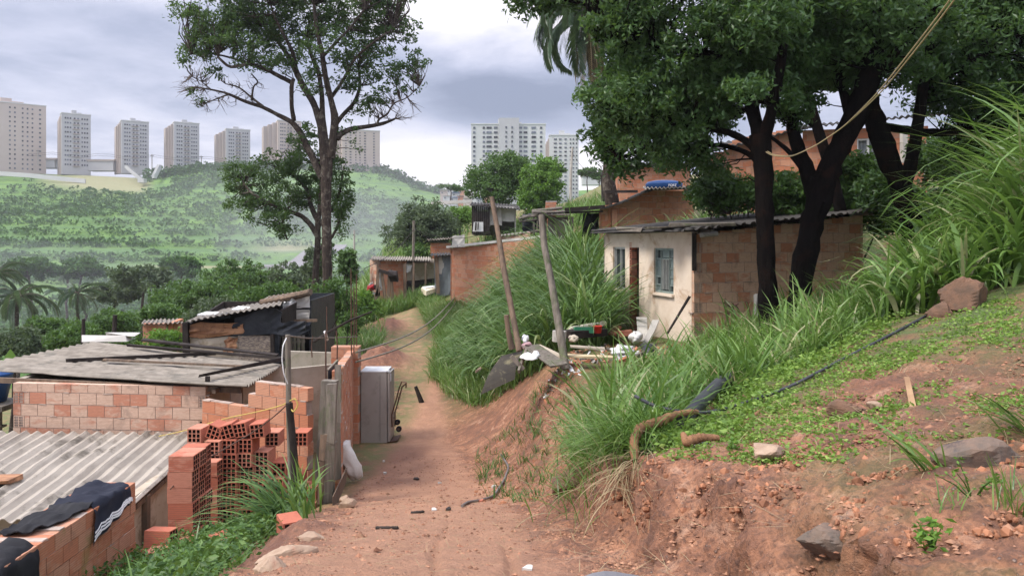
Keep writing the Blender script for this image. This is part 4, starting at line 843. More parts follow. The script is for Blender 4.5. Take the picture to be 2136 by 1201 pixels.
# retaining wall, stairs, low halls, poles on the ridge
def ridge_things():
    mb = MB(); p = [(-150,352),(0,358),(60,362),(178,374)]
    for (x0,y0),(x1,y1) in zip(p[:-1], p[1:]):
        a = P(x0,y0+4,425); b = P(x1,y1+4,425); mb.bar(a, b, 1.0, 2.4, 0, .8)
    tag(mb.build('retaining_wall', M_TW3), 'white retaining wall along the top of the hill below the cropped beige tower', 'wall')
    mb = MB(); n = 12
    for i in range(n):
        t = i/n; a = P(265+33*t, 349+28*t, 446-22*t); mb.box(a, (1.5,2.4,1.7), 0, .6)
    mb.box(P(297,377,425), (3.4,4,2.2), 0, .8)
    tag(mb.build('stair_drain', M_TW3), 'white concrete stepped drain going down the hill near the grey towers', 'drain')
    mb = MB(); n = 8
    for i in range(n+1): t = i/n; mb.box(P(332-10*t, 348+20*t, 440-16*t), (1.4,2.9,2.2), 0, .6)
    tag(mb.build('stair_drain', M_TW3), 'short white drain right of the longer stepped one', 'drain')
    for (x0,x1,y0,y1,l) in ((75,114,334,343,'low grey hall beside the cropped beige tower'),(180,236,336,349,'long low hall between the first two grey towers')):
        t = thing('hall', l, 'hall', P((x0+x1)/2, y1, 455)); mb = MB(); a = P(x0,y1,455); b = P(x1,y0,455); mb.box(((a[0]+b[0])/2, 459, (a[2]+b[2])/2-1), (b[0]-a[0], 8, b[2]-a[2]+2), 0, .5); mb.build('walls', M_TW1, t)
        mb = MB(); c = ((a[0]+b[0])/2, 459, b[2]+.6); mb.box(c, (b[0]-a[0]+2, 9, 1.0), 0, .2, jit=.2); mb.build('roof', M_TWS, t)
    for (px, y0, y1) in ((79,312,338),(317,322,350),(420,325,350)):
        t = thing('power_pole', 'thin power pole on the ridge '+{79:'right of the cropped beige tower',317:'between the second and third grey towers',420:'left of the shortest grey tower'}[px], 'pole', P(px,y1,450)); mb = MB(); mb.tube([P(px,y1+6,450), P(px,y0,450)], .28, 6, 0, .3); mb.build('shaft', M_CEM, t)
        mb = MB(); mb.bar(P(px-4,y0+3,449.5), P(px+4,y0+3,449.5), .25, .25, 0, .2); mb.build('crossarm', M_WOODD, t)
    for dy in (0, 4):
        mb = MB(); mb.tube([P(-100+i*30, 312+dy+6*math.sin(i*.9)**2+i*.8, 449) for i in range(20)], .07, 4, 0, .2); tag(mb.build('power_line', M_WOODD), ('upper' if dy == 0 else 'lower')+' thin power line strung along the ridge in front of the towers', 'cable')
    # grey road in the valley
    pts = [P(560,530,230),P(600,522,225),P(630,512,236),P(665,504,246),(P(690,498,262))]
    o = ribbon('road', [q[:2] for q in pts], 11, mat('road_asphalt', (.22,.21,.21), (.18,.17,.17), .1, .9, 0), .5, .8); tag(o, kind='structure')
ridge_things()
def far_favela():
    k = 0
    cols = [('white', M_TW3), ('cream', M_TW2), ('brick-red', M_BRICKR), ('grey', M_TW1)]
    for i, (px, py, w, h) in enumerate([(925,402,14,9),(938,399,12,8),(950,406,16,8),(963,401,12,8),(975,407,14,9),(931,413,14,9),(946,416,15,8),(960,413,12,8),(974,418,16,9),(988,412,12,10),(1001,419,16,9),(1015,410,13,9),(1240,371,50,7)]):
        Y = 330-(py-400)*3+ (0 if i < 12 else -190); nm, m_ = cols[(i*7+1) % 4] if i < 12 else cols[0]
        c = P(px, py, Y); W_ = w/F*Y; h_ = h/F*Y
        t = thing('distant_house', None, 'house', c, 'distant houses on the far slope')
        place = ['leftmost of the far cluster','just left of the middle tree','in the front row of the far cluster','behind the blue-roofed one','under the far treeline','lower left of the far cluster','above the bright green bush','between two taller ones','beside the board shack roof','half hidden by the big pale block','lowest, above the board shack','behind the round tree trunk','long and low below the right-hand treeline'][i]
        t['label'] = f'tiny distant {nm} house, {place}'
        mb = MB(); mb.box((c[0], c[1]+2, c[2]-h_*.8), (W_, 4, h_*2.6), 0, random.random()); mb.build('walls', m_, t)
        mb = MB(); mb.box((c[0], c[1]+2, c[2]+h_*.55), (W_*1.08, 4.6, h_*.16), 0, random.random()); mb.build('roof', [M_ROOFP, M_TWS, M_BLUE, M_ROOFL][i % 4], t)
        if i < 12:
            mb = MB(); mb.box((c[0]-W_*.2, c[1]-.05, c[2]), (W_*.18, .2, h_*.3), 0, .5); mb.build('window', M_WIN, t)
far_favela()
# ================================================================== foliage
L_DARK = leafmat('leaf_dark', (.020,.048,.016), (.055,.12,.03), .32, .45, (.10,.18,.045))
L_TREE = leafmat('leaf_tree', (.026,.06,.02), (.075,.145,.04), .38, .45, (.13,.22,.06))
L_FERN = leafmat('leaf_fern', (.028,.070,.024), (.10,.19,.06), .40, .36, (.18,.29,.10))
L_MID = leafmat('leaf_mid', (.035,.085,.02), (.09,.18,.035), .3, .5, (.15,.26,.06))
L_LIME = leafmat('leaf_light', (.07,.15,.02), (.14,.28,.035), .35, .5, (.22,.36,.06))
L_GREY = leafmat('leaf_greygreen', (.05,.08,.04), (.11,.15,.08), .25, .6, (.17,.20,.12))
L_HILL = leafmat('leaf_hill', (.018,.062,.017), (.07,.17,.03), .2, .7, (.15,.28,.05))
L_GRASS = leafmat('grass_blade', (.055,.13,.025), (.21,.34,.08), .35, .34, (.45,.43,.24))
L_GRASSD = leafmat('grass_blade_deep', (.04,.095,.024), (.18,.30,.085), .3, .45, (.32,.38,.17))
L_WEED = leafmat('weed_leaf', (.10,.19,.03), (.22,.36,.06), .35, .5, (.33,.45,.10))
L_DRY = leafmat('dry_straw', (.30,.22,.12), (.42,.33,.19), .2, .8)
L_PALM = leafmat('palm_leaf', (.045,.08,.045), (.09,.14,.085), .25, .35, (.16,.21,.13))
M_BARK = mat('bark_grey', (.075,.058,.047), (.032,.025,.021), 3, .95, .9, 12, stretch=(5,5,1), bd=.03, spots=(.17,.15,.12), spotscale=4, spec=.08)
M_BARKD = mat('bark_dark', (.012,.010,.009), (.006,.005,.005), 3, .95, 1.0, 10, stretch=(6,6,1), bd=.04, spots=(.022,.012,.009), spotscale=2.5, spec=.03)
M_TWIG = mat('dead_twig', (.16,.12,.095), (.09,.07,.055), 5, .9, .3)
def rdir(n):
    v = rng.normal(size=(n, 3)); return v/np.linalg.norm(v, axis=1, keepdims=True)
def leaves(mb, c, size, m=0, var=None, down=.25, wid=.42, flat=.0):
    """diamond leaf faces at centres c (N,3)"""
    n = len(c); d = rdir(n); d[:,2] = d[:,2]*(1-flat)-down; d /= np.linalg.norm(d, axis=1, keepdims=True)
    s = np.cross(d, rdir(n)+np.array([0,0,.0])); s /= np.linalg.norm(s, axis=1, keepdims=True)+1e-9
    L = (size*rng.uniform(.7, 1.3, n))[:,None]; w = L*wid
    nn = np.cross(d, s); v = np.stack([c-d*L*.5, c+s*w*.5+nn*L*.06, c+d*L*.5, c-s*w*.5+nn*L*.06], 1)
    f = np.arange(n*4).reshape(n, 4); mb.add(v.reshape(-1, 3), f, m, rng.random(n)*.9 if var is None else np.clip(var, 0, 1))
def pinnate(mb, c, L, m=0, pairs=7, var=None, droop=.5):
    """compound leaves: leaflets either side of a drooping stalk, at origins c"""
    n = len(c); az = rng.random(n)*2*PI; el = rng.uniform(-.5, .5, n); d = np.stack([np.cos(az)*np.cos(el), np.sin(az)*np.cos(el), np.sin(el)], 1)
    L = L*rng.uniform(.7, 1.2, n); sd = np.stack([-np.sin(az), np.cos(az), np.zeros(n)], 1); V = []; vv = []
    var = rng.random(n)*.9 if var is None else var
    for k in range(1, pairs+1):
        t = k/pairs; p = c+d*(L*t)[:,None]; p[:,2] -= droop*L*t*t*.6
        for s in (-1, 1):
            q = sd*s+d*.35; q[:,2] -= .25; q /= np.linalg.norm(q, axis=1, keepdims=True); l = (L*.34*(1-.35*t))[:,None]
            w = np.cross(q, [0,0,1.]); w /= np.linalg.norm(w, axis=1, keepdims=True)+1e-9; w = w*l*.30
            V.append(np.stack([p, p+q*l*.5+w, p+q*l, p+q*l*.5-w], 1)); vv.append(np.clip(var+rng.normal(0, .06, n), 0, 1))
    V = np.concatenate(V); n2 = len(V); mb.add(V.reshape(-1, 3), np.arange(n2*4).reshape(n2, 4), m, np.concatenate(vv))
def blades(mb, b, az, L, lean, bend, w, m=0, var=None, seg=6, twist=.5):
    """arching grass blades; b (N,3)"""
    n = len(b); az = np.broadcast_to(az, (n,)); L = np.broadcast_to(L, (n,)); lean = np.broadcast_to(lean, (n,)); bend = np.broadcast_to(bend, (n,)); w = np.broadcast_to(w, (n,))
    h = np.stack([np.cos(az), np.sin(az), np.zeros(n)], 1); up = np.array([0,0,1.]); p = b.copy(); rows = []
    ta = az+PI/2+rng.uniform(-1.25, 1.25, n)*(twist*2); sd = np.stack([np.cos(ta), np.sin(ta), np.zeros(n)], 1)
    for k in range(seg+1):
        t = k/seg; ww = (w*.5*np.clip((.45+1.6*t) if t < .35 else 1.0, 0, 1)*(1-t**2.2)+.0004)[:,None]
        rows.append(np.stack([p-sd*ww, p+sd*ww], 1))
        th = lean+bend*t**1.5; dd = h*np.sin(th)[:,None]+up*np.cos(th)[:,None]; p = p+dd*(L/seg)[:,None]
    V = np.stack(rows, 1).reshape(n, -1, 3); base_ = (np.arange(n)*(2*(seg+1)))[:,None,None]; k = (np.arange(seg)*2)[None,:,None]
    f = base_+k+np.array([0,1,3,2])[None,None,:]; var = rng.random(n)*.85 if var is None else var
    mb.add(V.reshape(-1, 3), f.reshape(-1, 4), m, np.repeat(np.clip(var, 0, 1), seg))
def inpoly(x, y, poly):
    poly = np.asarray(poly, float); c = np.zeros(len(x), bool); j = len(poly)-1
    for i in range(len(poly)):
        xi, yi = poly[i]; xj, yj = poly[j]; m = ((yi > y) != (yj > y)) & (x < (xj-xi)*(y-yi)/(yj-yi+1e-12)+xi); c ^= m; j = i
    return c
def scatter(poly, n, clump=0, dens=None):
    poly = np.asarray(poly, float); lo = poly.min(0); hi = poly.max(0); out = []
    while sum(map(len, out)) < n:
        q = rng.uniform(lo, hi, (n*2, 2)); k = inpoly(q[:,0], q[:,1], poly)
        if clump: k &= fbm(q[:,0]*clump+3, q[:,1]*clump, 3) > rng.uniform(-.6, .35, len(q))
        if dens is not None: k &= rng.random(len(q)) < dens(q[:,0], q[:,1])
        out.append(q[k])
    q = np.concatenate(out)[:n]; return np.column_stack([q, H(q[:,0], q[:,1])])
def tufts(mb, pts, per, L, spread=.08, w=.012, lean=(.1,.9), bend=(.6,1.8), m=0, wind=None, seg=6, varoff=0, Lf=None):
    """each point of pts becomes a tuft of blades"""
    n = len(pts)*per; b = np.repeat(pts, per, 0)+np.column_stack([rng.normal(0, spread, (n, 2)), np.full(n, -.03)])
    az = rng.random(n)*2*PI
    if wind is not None: az = wind+rng.normal(0, 1.0, n)
    sc = np.repeat(rng.uniform(.65, 1.2, len(pts)), per); l = L*sc*rng.uniform(.55, 1.15, n)
    if Lf is not None: l = l*np.repeat(Lf, per)
    tv = np.repeat(rng.uniform(0, .5, len(pts)), per)+rng.uniform(0, .42, n)+varoff
    dry = rng.random(n) < .07; tv = np.where(dry, 1.0, np.minimum(tv, .86))
    blades(mb, b, az, l, rng.uniform(*lean, n), rng.uniform(*bend, n), w*(.6+.8*rng.random(n)), m, tv, seg)
# ------------------------------------------------------------------ trees
def limb_path(a, b, n=6, wob=.06):
    a = np.asarray(a, float); b = np.asarray(b, float); t = np.linspace(0, 1, n)[:,None]; L = np.linalg.norm(b-a)
    p = a*(1-t)+b*t; p[1:-1] += rng.normal(0, wob*L, (n-2, 3)); p[:,2] += np.sin(t[:,0]*PI)*L*.05; return p
def crown(trunk, leafmb, blobs, nodes, nclump, per, cr, size, kind='leaf', shell=.55, twig=.012, m=0, tm=0, tonal=.4, flat=.7, down=.25, keep=None):
    """blobs [(cx,cy,cz,rx,ry,rz)]; clumps of leaves, each joined to the nearest limb node by a twig"""
    B = np.array(blobs, float); vol = B[:,3]*B[:,5]; pick = rng.choice(len(B), nclump, p=vol/vol.sum())
    d = rdir(nclump); r = rng.uniform(shell**3, 1, nclump)**(1/3); C = B[pick,:3]+d*r[:,None]*B[pick,3:6]
    if keep is not None: C = C[keep(C)]
    nodes = np.array(nodes, float); nc = len(C)
    di = ((C[:,None,:]-nodes[None])**2).sum(-1); di[:, :] += np.maximum(nodes[None,:,2]-C[:,None,2], 0)*2; nn = nodes[di.argmin(1)]
    for a, b in zip(nn, C):
        L = np.linalg.norm(b-a)
        if L < .1: continue
        q = np.array([a, a*.6+b*.4+rng.normal(0, .07*L, 3), a*.25+b*.75+rng.normal(0, .06*L, 3)-[0,0,.02*L], b]); trunk.tube(q, np.array([1.6,1.1,.7,.3])*twig*(.6+min(L, 3)*.35), 4, tm, .5, cap=False)
    tv = rng.random(nc); hz = (C[:,2]-C[:,2].min())/(np.ptp(C[:,2])+1e-6)
    n = nc*per; cs = np.repeat(C, per, 0); sc = np.repeat(cr*rng.uniform(.55, 1.35, nc), per)[:,None]
    off = rdir(n)*(rng.random((n, 1))**.5)*sc*np.array([1,1,flat]); var = np.clip(np.repeat(tv*tonal+hz*.12, per)+rng.random(n)*(.85-tonal), 0, 1)
    if kind == 'leaf': leaves(leafmb, cs+off, size, m, var, down)
    else: pinnate(leafmb, cs+off*.8, size, m, 7, var)
    return C
def simple_tree(name, label, px, py, Y, w, h, mats, nclump=60, per=26, cr=None, size=None, cat='tree', group=None, trunk_h=.45, blobs=None, lean=0, basez=None, tr=.05, down=.25, shell=.4, extra=0):
    """tree with crown centred at pixel (px,py), crown w x h pixels, at distance Y"""
    c = P(px, py, Y); W_ = w/F*Y; Hh = h/F*Y; gz = basez if basez is not None else (float(H(c[0], Y)) if Y < 95 else float(hill_z(c[0], Y)))
    t = thing(name, label, cat, (c[0]+lean, Y, gz), group); tm = MB(); lm = MB()
    cz = c[2]; top = cz+Hh*.1; r0 = max(W_*tr*.5, .08)
    base_ = np.array([c[0]+lean, Y, gz-.2]); fork = np.array([c[0]+lean*.4, Y, max(gz+.3, cz-Hh*.38)])
    tp = limb_path(base_, fork, 5, .03); tm.tube(tp, np.linspace(r0*1.25, r0*.8, 5), 8, 0, .5, rough=.06)
    if blobs is None:
        blobs = []
        for i in range(6):
            a = i*2.4+random.random(); rr = random.uniform(.18, .32); blobs.append((c[0]+math.cos(a)*W_*rr, Y+math.sin(a)*W_*rr, cz+random.uniform(-.30,.26)*Hh, W_*random.uniform(.2,.3), W_*random.uniform(.2,.3), Hh*random.uniform(.24,.34)))
        blobs.append((c[0], Y, cz+Hh*.15, W_*.3, W_*.3, Hh*.33))
    nodes = list(tp[-2:])
    for b in blobs:
        q = limb_path(fork, (b[0], b[1], b[2]-b[5]*.1), 5, .07); tm.tube(q, np.linspace(r0*.6, r0*.18, 5), 6, 0, .5, cap=False, rough=.05); nodes += list(q[2:])
    crown(tm, lm, blobs, nodes, nclump, per, cr or W_*.085, size or max(.1, Y*.0045), shell=shell, twig=r0*.10, down=down)
    tm.build('trunk', mats[0], t, smooth=True); lm.build('crown', mats[1], t)
    return t
def px_blobs(lst, Y, dy=1.0):
    out = []
    for q in lst:
        px, py, rx, ry = q[:4]; y = Y+(q[4] if len(q) > 4 else 0); c = P(px, py, y); out.append((c[0], y, c[2], rx/F*y, rx/F*y*dy, ry/F*y))
    return out
def px_limb(mb, pts, Y, m=0, n=8, rough=.05, nodes=None, sub=4):
    """pts [(px,py,radius_px,depth_offset)]"""
    q = np.array([[*P(p[0], p[1], Y+(p[3] if len(p) > 3 else 0)), p[2]/F*Y] for p in pts]); t = np.linspace(0, len(q)-1, (len(q)-1)*sub+1)
    r = np.array([np.interp(t, range(len(q)), q[:,k]) for k in range(4)]).T
    if len(q) > 2:
        for _ in range(2): r[1:-1] = (r[:-2]+2*r[1:-1]+r[2:])/4
    mb.tube(r[:,:3], r[:,3], n, m, .5, rough=rough)
    if nodes is not None: nodes += list(r[::2, :3])
    return r
# the tall tree left of the path -------------------------------------------------
def tall_tree():
    Y = 30.0; t = thing('tall_tree', 'tall forked tree with a wide airy crown standing left of the path', 'tree', P(688,690,Y)); tm = MB(); lm = MB(); N = []
    px_limb(tm, [(688,700,17),(685,640,11.5),(682,560,10),(681,470,9.5),(680,400,11),(682,330,11.5)], Y, n=12)
    L = lambda *p: px_limb(tm, p, Y, nodes=N)
    L((676,345,9),(674,300,8.5),(668,255,7.5),(655,215,7,.2),(632,180,6.5,.4),(618,150,6.5,.6),(600,115,5,.9),(575,80,4,1.2),(552,55,3,1.4))
    L((690,330,9),(695,290,9),(700,250,8.5),(690,205,6,-.3),(678,160,6,-.5),(672,110,5,-.8),(660,60,4,-1),(655,10,3,-1))
    L((688,345,6),(672,245,6),(672,200,5,.3),(665,150,4.5,.6),(650,120,4,.8),(640,80,3,1))
    L((640,310,7,.1),(630,280,6.5,.2),(610,255,5.5,.3),(580,240,4.5,.4),(545,222,4,.3),(510,212,3.5,.2),(475,195,2.6,.1),(440,187,1.8,0),(410,182,1.0))
    L((672,370,8),(655,335,7.5),(640,305,7,.1))
    L((613,252,5),(608,220,4.5,-.3),(608,180,4.5,-.5),(612,165,4,-.4))
    L((608,172,5,.2),(580,158,4.5,0),(550,142,4,-.3),(520,132,3.5,-.5),(480,143,3,-.7),(455,120,2.3,-.8))
    L((618,150,5,.5),(612,110,4,0),(590,70,3,-.4),(570,30,2.5,-.6),(560,-10,2))
    L((700,260,5),(715,240,4.5,.4),(740,215,4,.7),(752,180,3.5,.9),(748,140,2.5,1))
    L((702,290,7),(712,278,6,.1),(735,268,5,.2),(770,264,4.5,.3),(800,258,3.8,.3),(824,248,2.0,.3))
    L((786,262,3),(790,248,2.4,.1),(808,240,2),(820,215,1.6,-.2),(850,205,1.2,-.3),(875,180,.8,-.4))
    L((672,120,3.5,-.8),(700,90,3,-.9),(730,60,2.5,-1),(760,20,2,-1)); L((690,205,4),(715,170,3.2,-.5),(740,120,2.6,-1),(790,80,2,-1.2),(820,60,1.4))
    L((548,222,3),(520,200,2),(500,182,1.5),(470,175,1)); L((525,210,2.5),(528,180,1.8,-.1),(540,172,1.6),(525,155,1.3)); L((480,196,2),(455,205,1.4),(430,215,.9)); L((440,187,1.4),(420,170,.9),(400,160,.7)); L((520,132,2.5),(450,112,1.6),(420,115,1),(400,112,.7))
    B = px_blobs([(455,45,75,45),(560,30,90,50,.5),(420,90,45,32),(500,105,60,35,-.5),(395,30,38,26,.5),(640,20,90,60,.8),(740,35,95,60,.4),(800,60,50,60,.2),(700,90,75,45,-.6),(780,130,55,45,.3),(590,90,60,35,1),(640,-60,150,70,0),(500,-40,120,50,0),(790,-40,90,60,.5),(730,165,35,28,-.3),(655,170,20,30,-.6),(560,130,45,24,-.5),(480,70,60,40,1)], Y)
    crown(tm, lm, B, N, 720, 50, .38, .15, shell=.15, twig=.016, tonal=.45)
    B2 = px_blobs([(845,165,40,38,.2),(800,200,35,28,.2),(760,215,35,25,.6),(870,130,25,25),(725,265,22,18),(740,300,18,16),(415,215,18,10),(405,195,16,8),(445,150,20,14),(385,135,14,20),(640,275,28,22),(610,290,20,14),(860,60,20,30),(850,90,22,22)], Y)
    crown(tm, lm, B2, N, 130, 22, .26, .15, shell=.1, twig=.013, tonal=.4)
    # bare twigs on the left lower limbs
    bare = px_blobs([(410,165,35,30),(440,215,40,20),(395,190,25,22),(455,185,40,22),(810,225,35,25),(850,230,30,20),(520,185,30,22),(420,130,30,25)], Y); nd = np.array(N)
    C = np.array([np.array(b[:3])+rdir(1)[0]*np.array(b[3:]) for b in bare for _ in range(26)])
    for c in C:
        a = nd[((nd-c)**2).sum(1).argmin()]; q = np.array([a, a*.55+c*.45+rng.normal(0,.06,3), c]); tm.tube(q, [.018,.010,.004], 4, 1, .5, cap=False)
        e = c+rdir(1)[0]*.3+np.array([0,0,.1]); tm.tube([q[1], (q[1]+e)/2+rng.normal(0,.04,3), e], [.009,.006,.003], 3, 1, .5, cap=False)
    tm.build('trunk', (M_BARK, M_TWIG), t, smooth=True); lm.build('crown', L_TREE, t)
    # second, lower tree right behind it
    Y = 31.5; t = thing('lower_tree', 'shorter dark tree growing against the tall one, its crown spreading left over the valley', 'tree', P(662,690,Y)); tm = MB(); lm = MB(); N = []
    px_limb(tm, [(656,690,9.5),(656,620,7.5),(659,560,6.5),(663,500,6),(663,460,6)], Y, n=10, nodes=N); L = lambda *p: px_limb(tm, p, Y, nodes=N)
    L((666,500,6),(650,470,5.5),(630,450,5),(600,440,4,-.5),(560,425,3,-.8),(520,400,2.4,-1),(505,375,1.8)); L((663,460,6),(648,430,5,.3),(645,400,4.5,.4),(620,370,3.5,.6),(580,350,2.5,.7)); L((665,470,5),(690,440,4,.2),(710,400,3,.3),(715,360,2)); L((666,520,4),(690,500,3),(705,470,2.4)); L((664,460,5),(670,400,4),(665,340,3)); L((600,440,3),(585,470,2,-.4),(600,500,1.5))
    B = px_blobs([(510,375,45,45),(480,360,22,25),(560,350,45,38,.5),(500,420,35,25),(545,430,42,35,-.5),(600,400,48,45,.2),(580,450,35,35,-.6),(600,480,22,18),(640,340,48,45,.5),(650,400,40,40,.6),(700,400,42,45,.2),(715,440,25,35,.3),(700,350,32,28),(620,310,30,20,.6),(705,490,18,28),(690,540,22,35,.4),(680,310,30,22)], Y)
    crown(tm, lm, B, N, 360, 42, .32, .14, shell=.15, twig=.014, tonal=.45)
    tm.build('trunk', M_BARK, t, smooth=True); lm.build('crown', L_TREE, t)
tall_tree()
# the big dark trees on the right -------------------------------------------------
def right_trees():
    def mk(label, base_, Y): return thing('shade_tree', label, 'tree', P(*base_, Y)), MB(), MB(), []
    SH = dict(kind='leaf', shell=.1, twig=.010, tonal=.55, flat=.75, down=.35)
    # A: straight trunk in front of the block side wall
    Y = 12.0; t, tm, lm, N = mk('nearest black-barked tree whose straight trunk stands before the block side wall', (1603,690), Y)
    px_limb(tm, [(1606,700,24),(1603,640,20),(1598,540,17),(1594,440,17),(1592,340,19),(1585,280,22)], Y, n=20, rough=.10, nodes=N); L = lambda *p: px_limb(tm, p, Y, nodes=N, rough=.05)
    L((1588,300,16),(1570,230,15,.2),(1555,170,13,.4),(1530,100,10,.6),(1500,20,8,.8),(1480,-80,6,1)); L((1592,300,14),(1612,220,12,-.2),(1630,130,10,-.3),(1640,40,9,-.4),(1650,-100,7,-.5))
    L((1590,330,9),(1560,295,8,.1),(1520,275,7,.2),(1470,268,6,.3),(1420,262,4,.4),(1370,255,3,.6)); L((1592,345,8),(1560,318,6,.3),(1500,300,5,.6),(1440,310,4,.8),(1390,320,2.5,1)); L((1540,120,7),(1470,110,6,.2),(1400,100,5,.4),(1320,90,4,.6),(1240,85,3,.8))
    B = px_blobs([(1330,60,110,70,.6),(1440,110,120,80,.4),(1310,150,50,50,.8),(1340,200,90,70,.6),(1440,240,100,60,.5),(1330,280,60,40,.8),(1410,320,75,40,.8),(1500,180,80,60,.3),(1540,60,110,80,0),(1350,-60,160,90,.5),(1540,-80,150,90,0),(1485,352,40,24,.9),(1240,200,40,30,.9),(1280,250,30,40,.9),(1600,30,80,60,-.8),(1560,190,40,40,-.9)], Y, 1.0)  # top blobs, also on the next trees, are added above view to block light
    crown(tm, lm, B, N, 900, 44, .23, .105, **SH); tm.build('trunk', M_BARKD, t, smooth=True); lm.build('crown', L_FERN, t)
    # B: forked leaning trunk
    Y = 12.6; t, tm, lm, N = mk('black-barked tree with a leaning trunk forked into a wide V, second from the cream house', (1665,650), Y); L = lambda *p: px_limb(tm, p, Y, nodes=N, rough=.06)
    px_limb(tm, [(1658,700,28),(1662,640,23),(1675,560,22),(1692,470,22),(1712,400,23),(1735,340,22),(1765,280,21),(1795,220,23),(1815,150,20,-.2),(1830,60,16,-.4),(1840,-60,12,-.5)], Y, n=20, rough=.10, nodes=N)
    L((1705,420,20),(1690,370,18,.2),(1668,320,15,.3),(1652,270,13,.4),(1650,200,11,.5),(1665,100,9,.6),(1680,-40,7,.7)); L((1700,380,9),(1670,345,7,.5),(1640,310,5,.8),(1600,280,3.5,1.2)); L((1780,260,14),(1760,190,11,.4),(1745,110,9,.6),(1735,0,8,.7)); L((1808,190,12),(1860,120,9,-.4),(1910,60,7,-.5),(1980,-10,6,-.6)); L((1700,470,5),(1720,420,4,-.4))
    B = px_blobs([(1640,120,80,70,-.2),(1740,110,90,70,.9),(1640,40,90,70,.9),(1700,50,110,80,.2),(1760,150,60,50,.3),(1820,90,90,70,-.5),(1680,210,50,45,.3),(1650,250,40,35,.2),(1720,-70,180,90,0),(1900,30,100,70,-.4),(1620,190,50,40,-.6),(1800,10,100,60,-.8),(1880,150,70,45,0)], Y, 1.0)
    crown(tm, lm, B, N, 680, 44, .23, .105, **SH); tm.build('trunk', M_BARKD, t, smooth=True); lm.build('crown', L_FERN, t)
    # C: right-hand trunk leaning left, with its own forks
    Y = 13.5; t, tm, lm, N = mk('black-barked tree behind the tall grass at the right, leaning left', (1900,520), Y); L = lambda *p: px_limb(tm, p, Y, nodes=N, rough=.06)
    px_limb(tm, [(1915,560,24),(1905,480,22),(1885,410,21),(1862,350,20),(1838,290,21),(1820,240,20),(1805,180,18,.2),(1790,100,14,.4)], Y, n=20, rough=.10, nodes=N)
    L((1885,400,14),(1900,340,13,-.2),(1912,280,12,-.3),(1920,220,11,-.4),(1935,130,9,-.5),(1950,20,7,-.6)); L((1840,262,9),(1880,270,9,0),(1930,278,9,.1),(2000,275,8,.2),(2080,262,7,.3),(2150,240,6,.4))
    L((1925,200,7),(1990,150,6,-.5),(2060,110,5,-.6),(2150,60,4,-.7))
    B = px_blobs([(1960,90,90,60,-.3),(2040,60,100,70,-.4),(2110,130,90,65,-.3),(1990,170,80,45,-.2),(2060,215,90,38,-.1),(2140,220,70,50,0),(2080,-40,170,90,0),(1930,210,50,26,.3),(2160,30,90,90,-.3),(1900,120,60,45,.3),(2150,285,60,26,.3),(2010,262,50,16,.5),(2230,150,90,120,0),(2000,40,110,60,.6),(2100,180,90,50,.6),(1950,140,50,40,.6),(2060,290,70,35,1.2),(1990,330,50,40,1.6),(2120,340,60,40,1.6)], Y, 1.0)
    crown(tm, lm, B, N, 1050, 44, .24, .11, **SH); tm.build('trunk', M_BARKD, t, smooth=True); lm.build('crown', L_FERN, t)
    # D: darker broad-leaved tree behind, reaching left over the path
    Y = 17.0; t, tm, lm, N = mk('dark broad-leaved tree behind the others, its crown hanging left beside the palm', (1760,470), Y); L = lambda *p: px_limb(tm, p, Y, nodes=N, rough=.06)
    px_limb(tm, [(1760,470,14),(1740,380,12),(1700,250,11),(1660,120,10)], Y, nodes=N); L((1700,260,9),(1600,200,7),(1480,150,6),(1360,60,5),(1230,10,4),(1120,-10,3)); L((1600,200,6),(1500,260,5),(1400,290,4),(1290,330,3)); L((1480,150,5),(1380,170,4),(1260,180,3))
    B = px_blobs([(1110,0,55,28),(1190,-6,50,20),(1290,25,50,40),(1300,110,35,50,.5),(1310,180,50,60,.4),(1270,270,45,50,.4),(1300,330,45,40,.2),(1300,230,40,50),(1380,250,70,60),(1370,318,55,34,.4),(1460,200,90,70,1),(1600,100,140,90,1),(1800,60,160,90,1),(1480,375,40,20,.5),(1250,-60,150,50),(1262,320,20,24)], Y, 1.0)
    crown(tm, lm, B, N, 760, 44, .38, .15, shell=.1, twig=.014, tonal=.4); tm.build('trunk', M_BARKD, t, smooth=True); lm.build('crown', L_DARK, t)
right_trees()
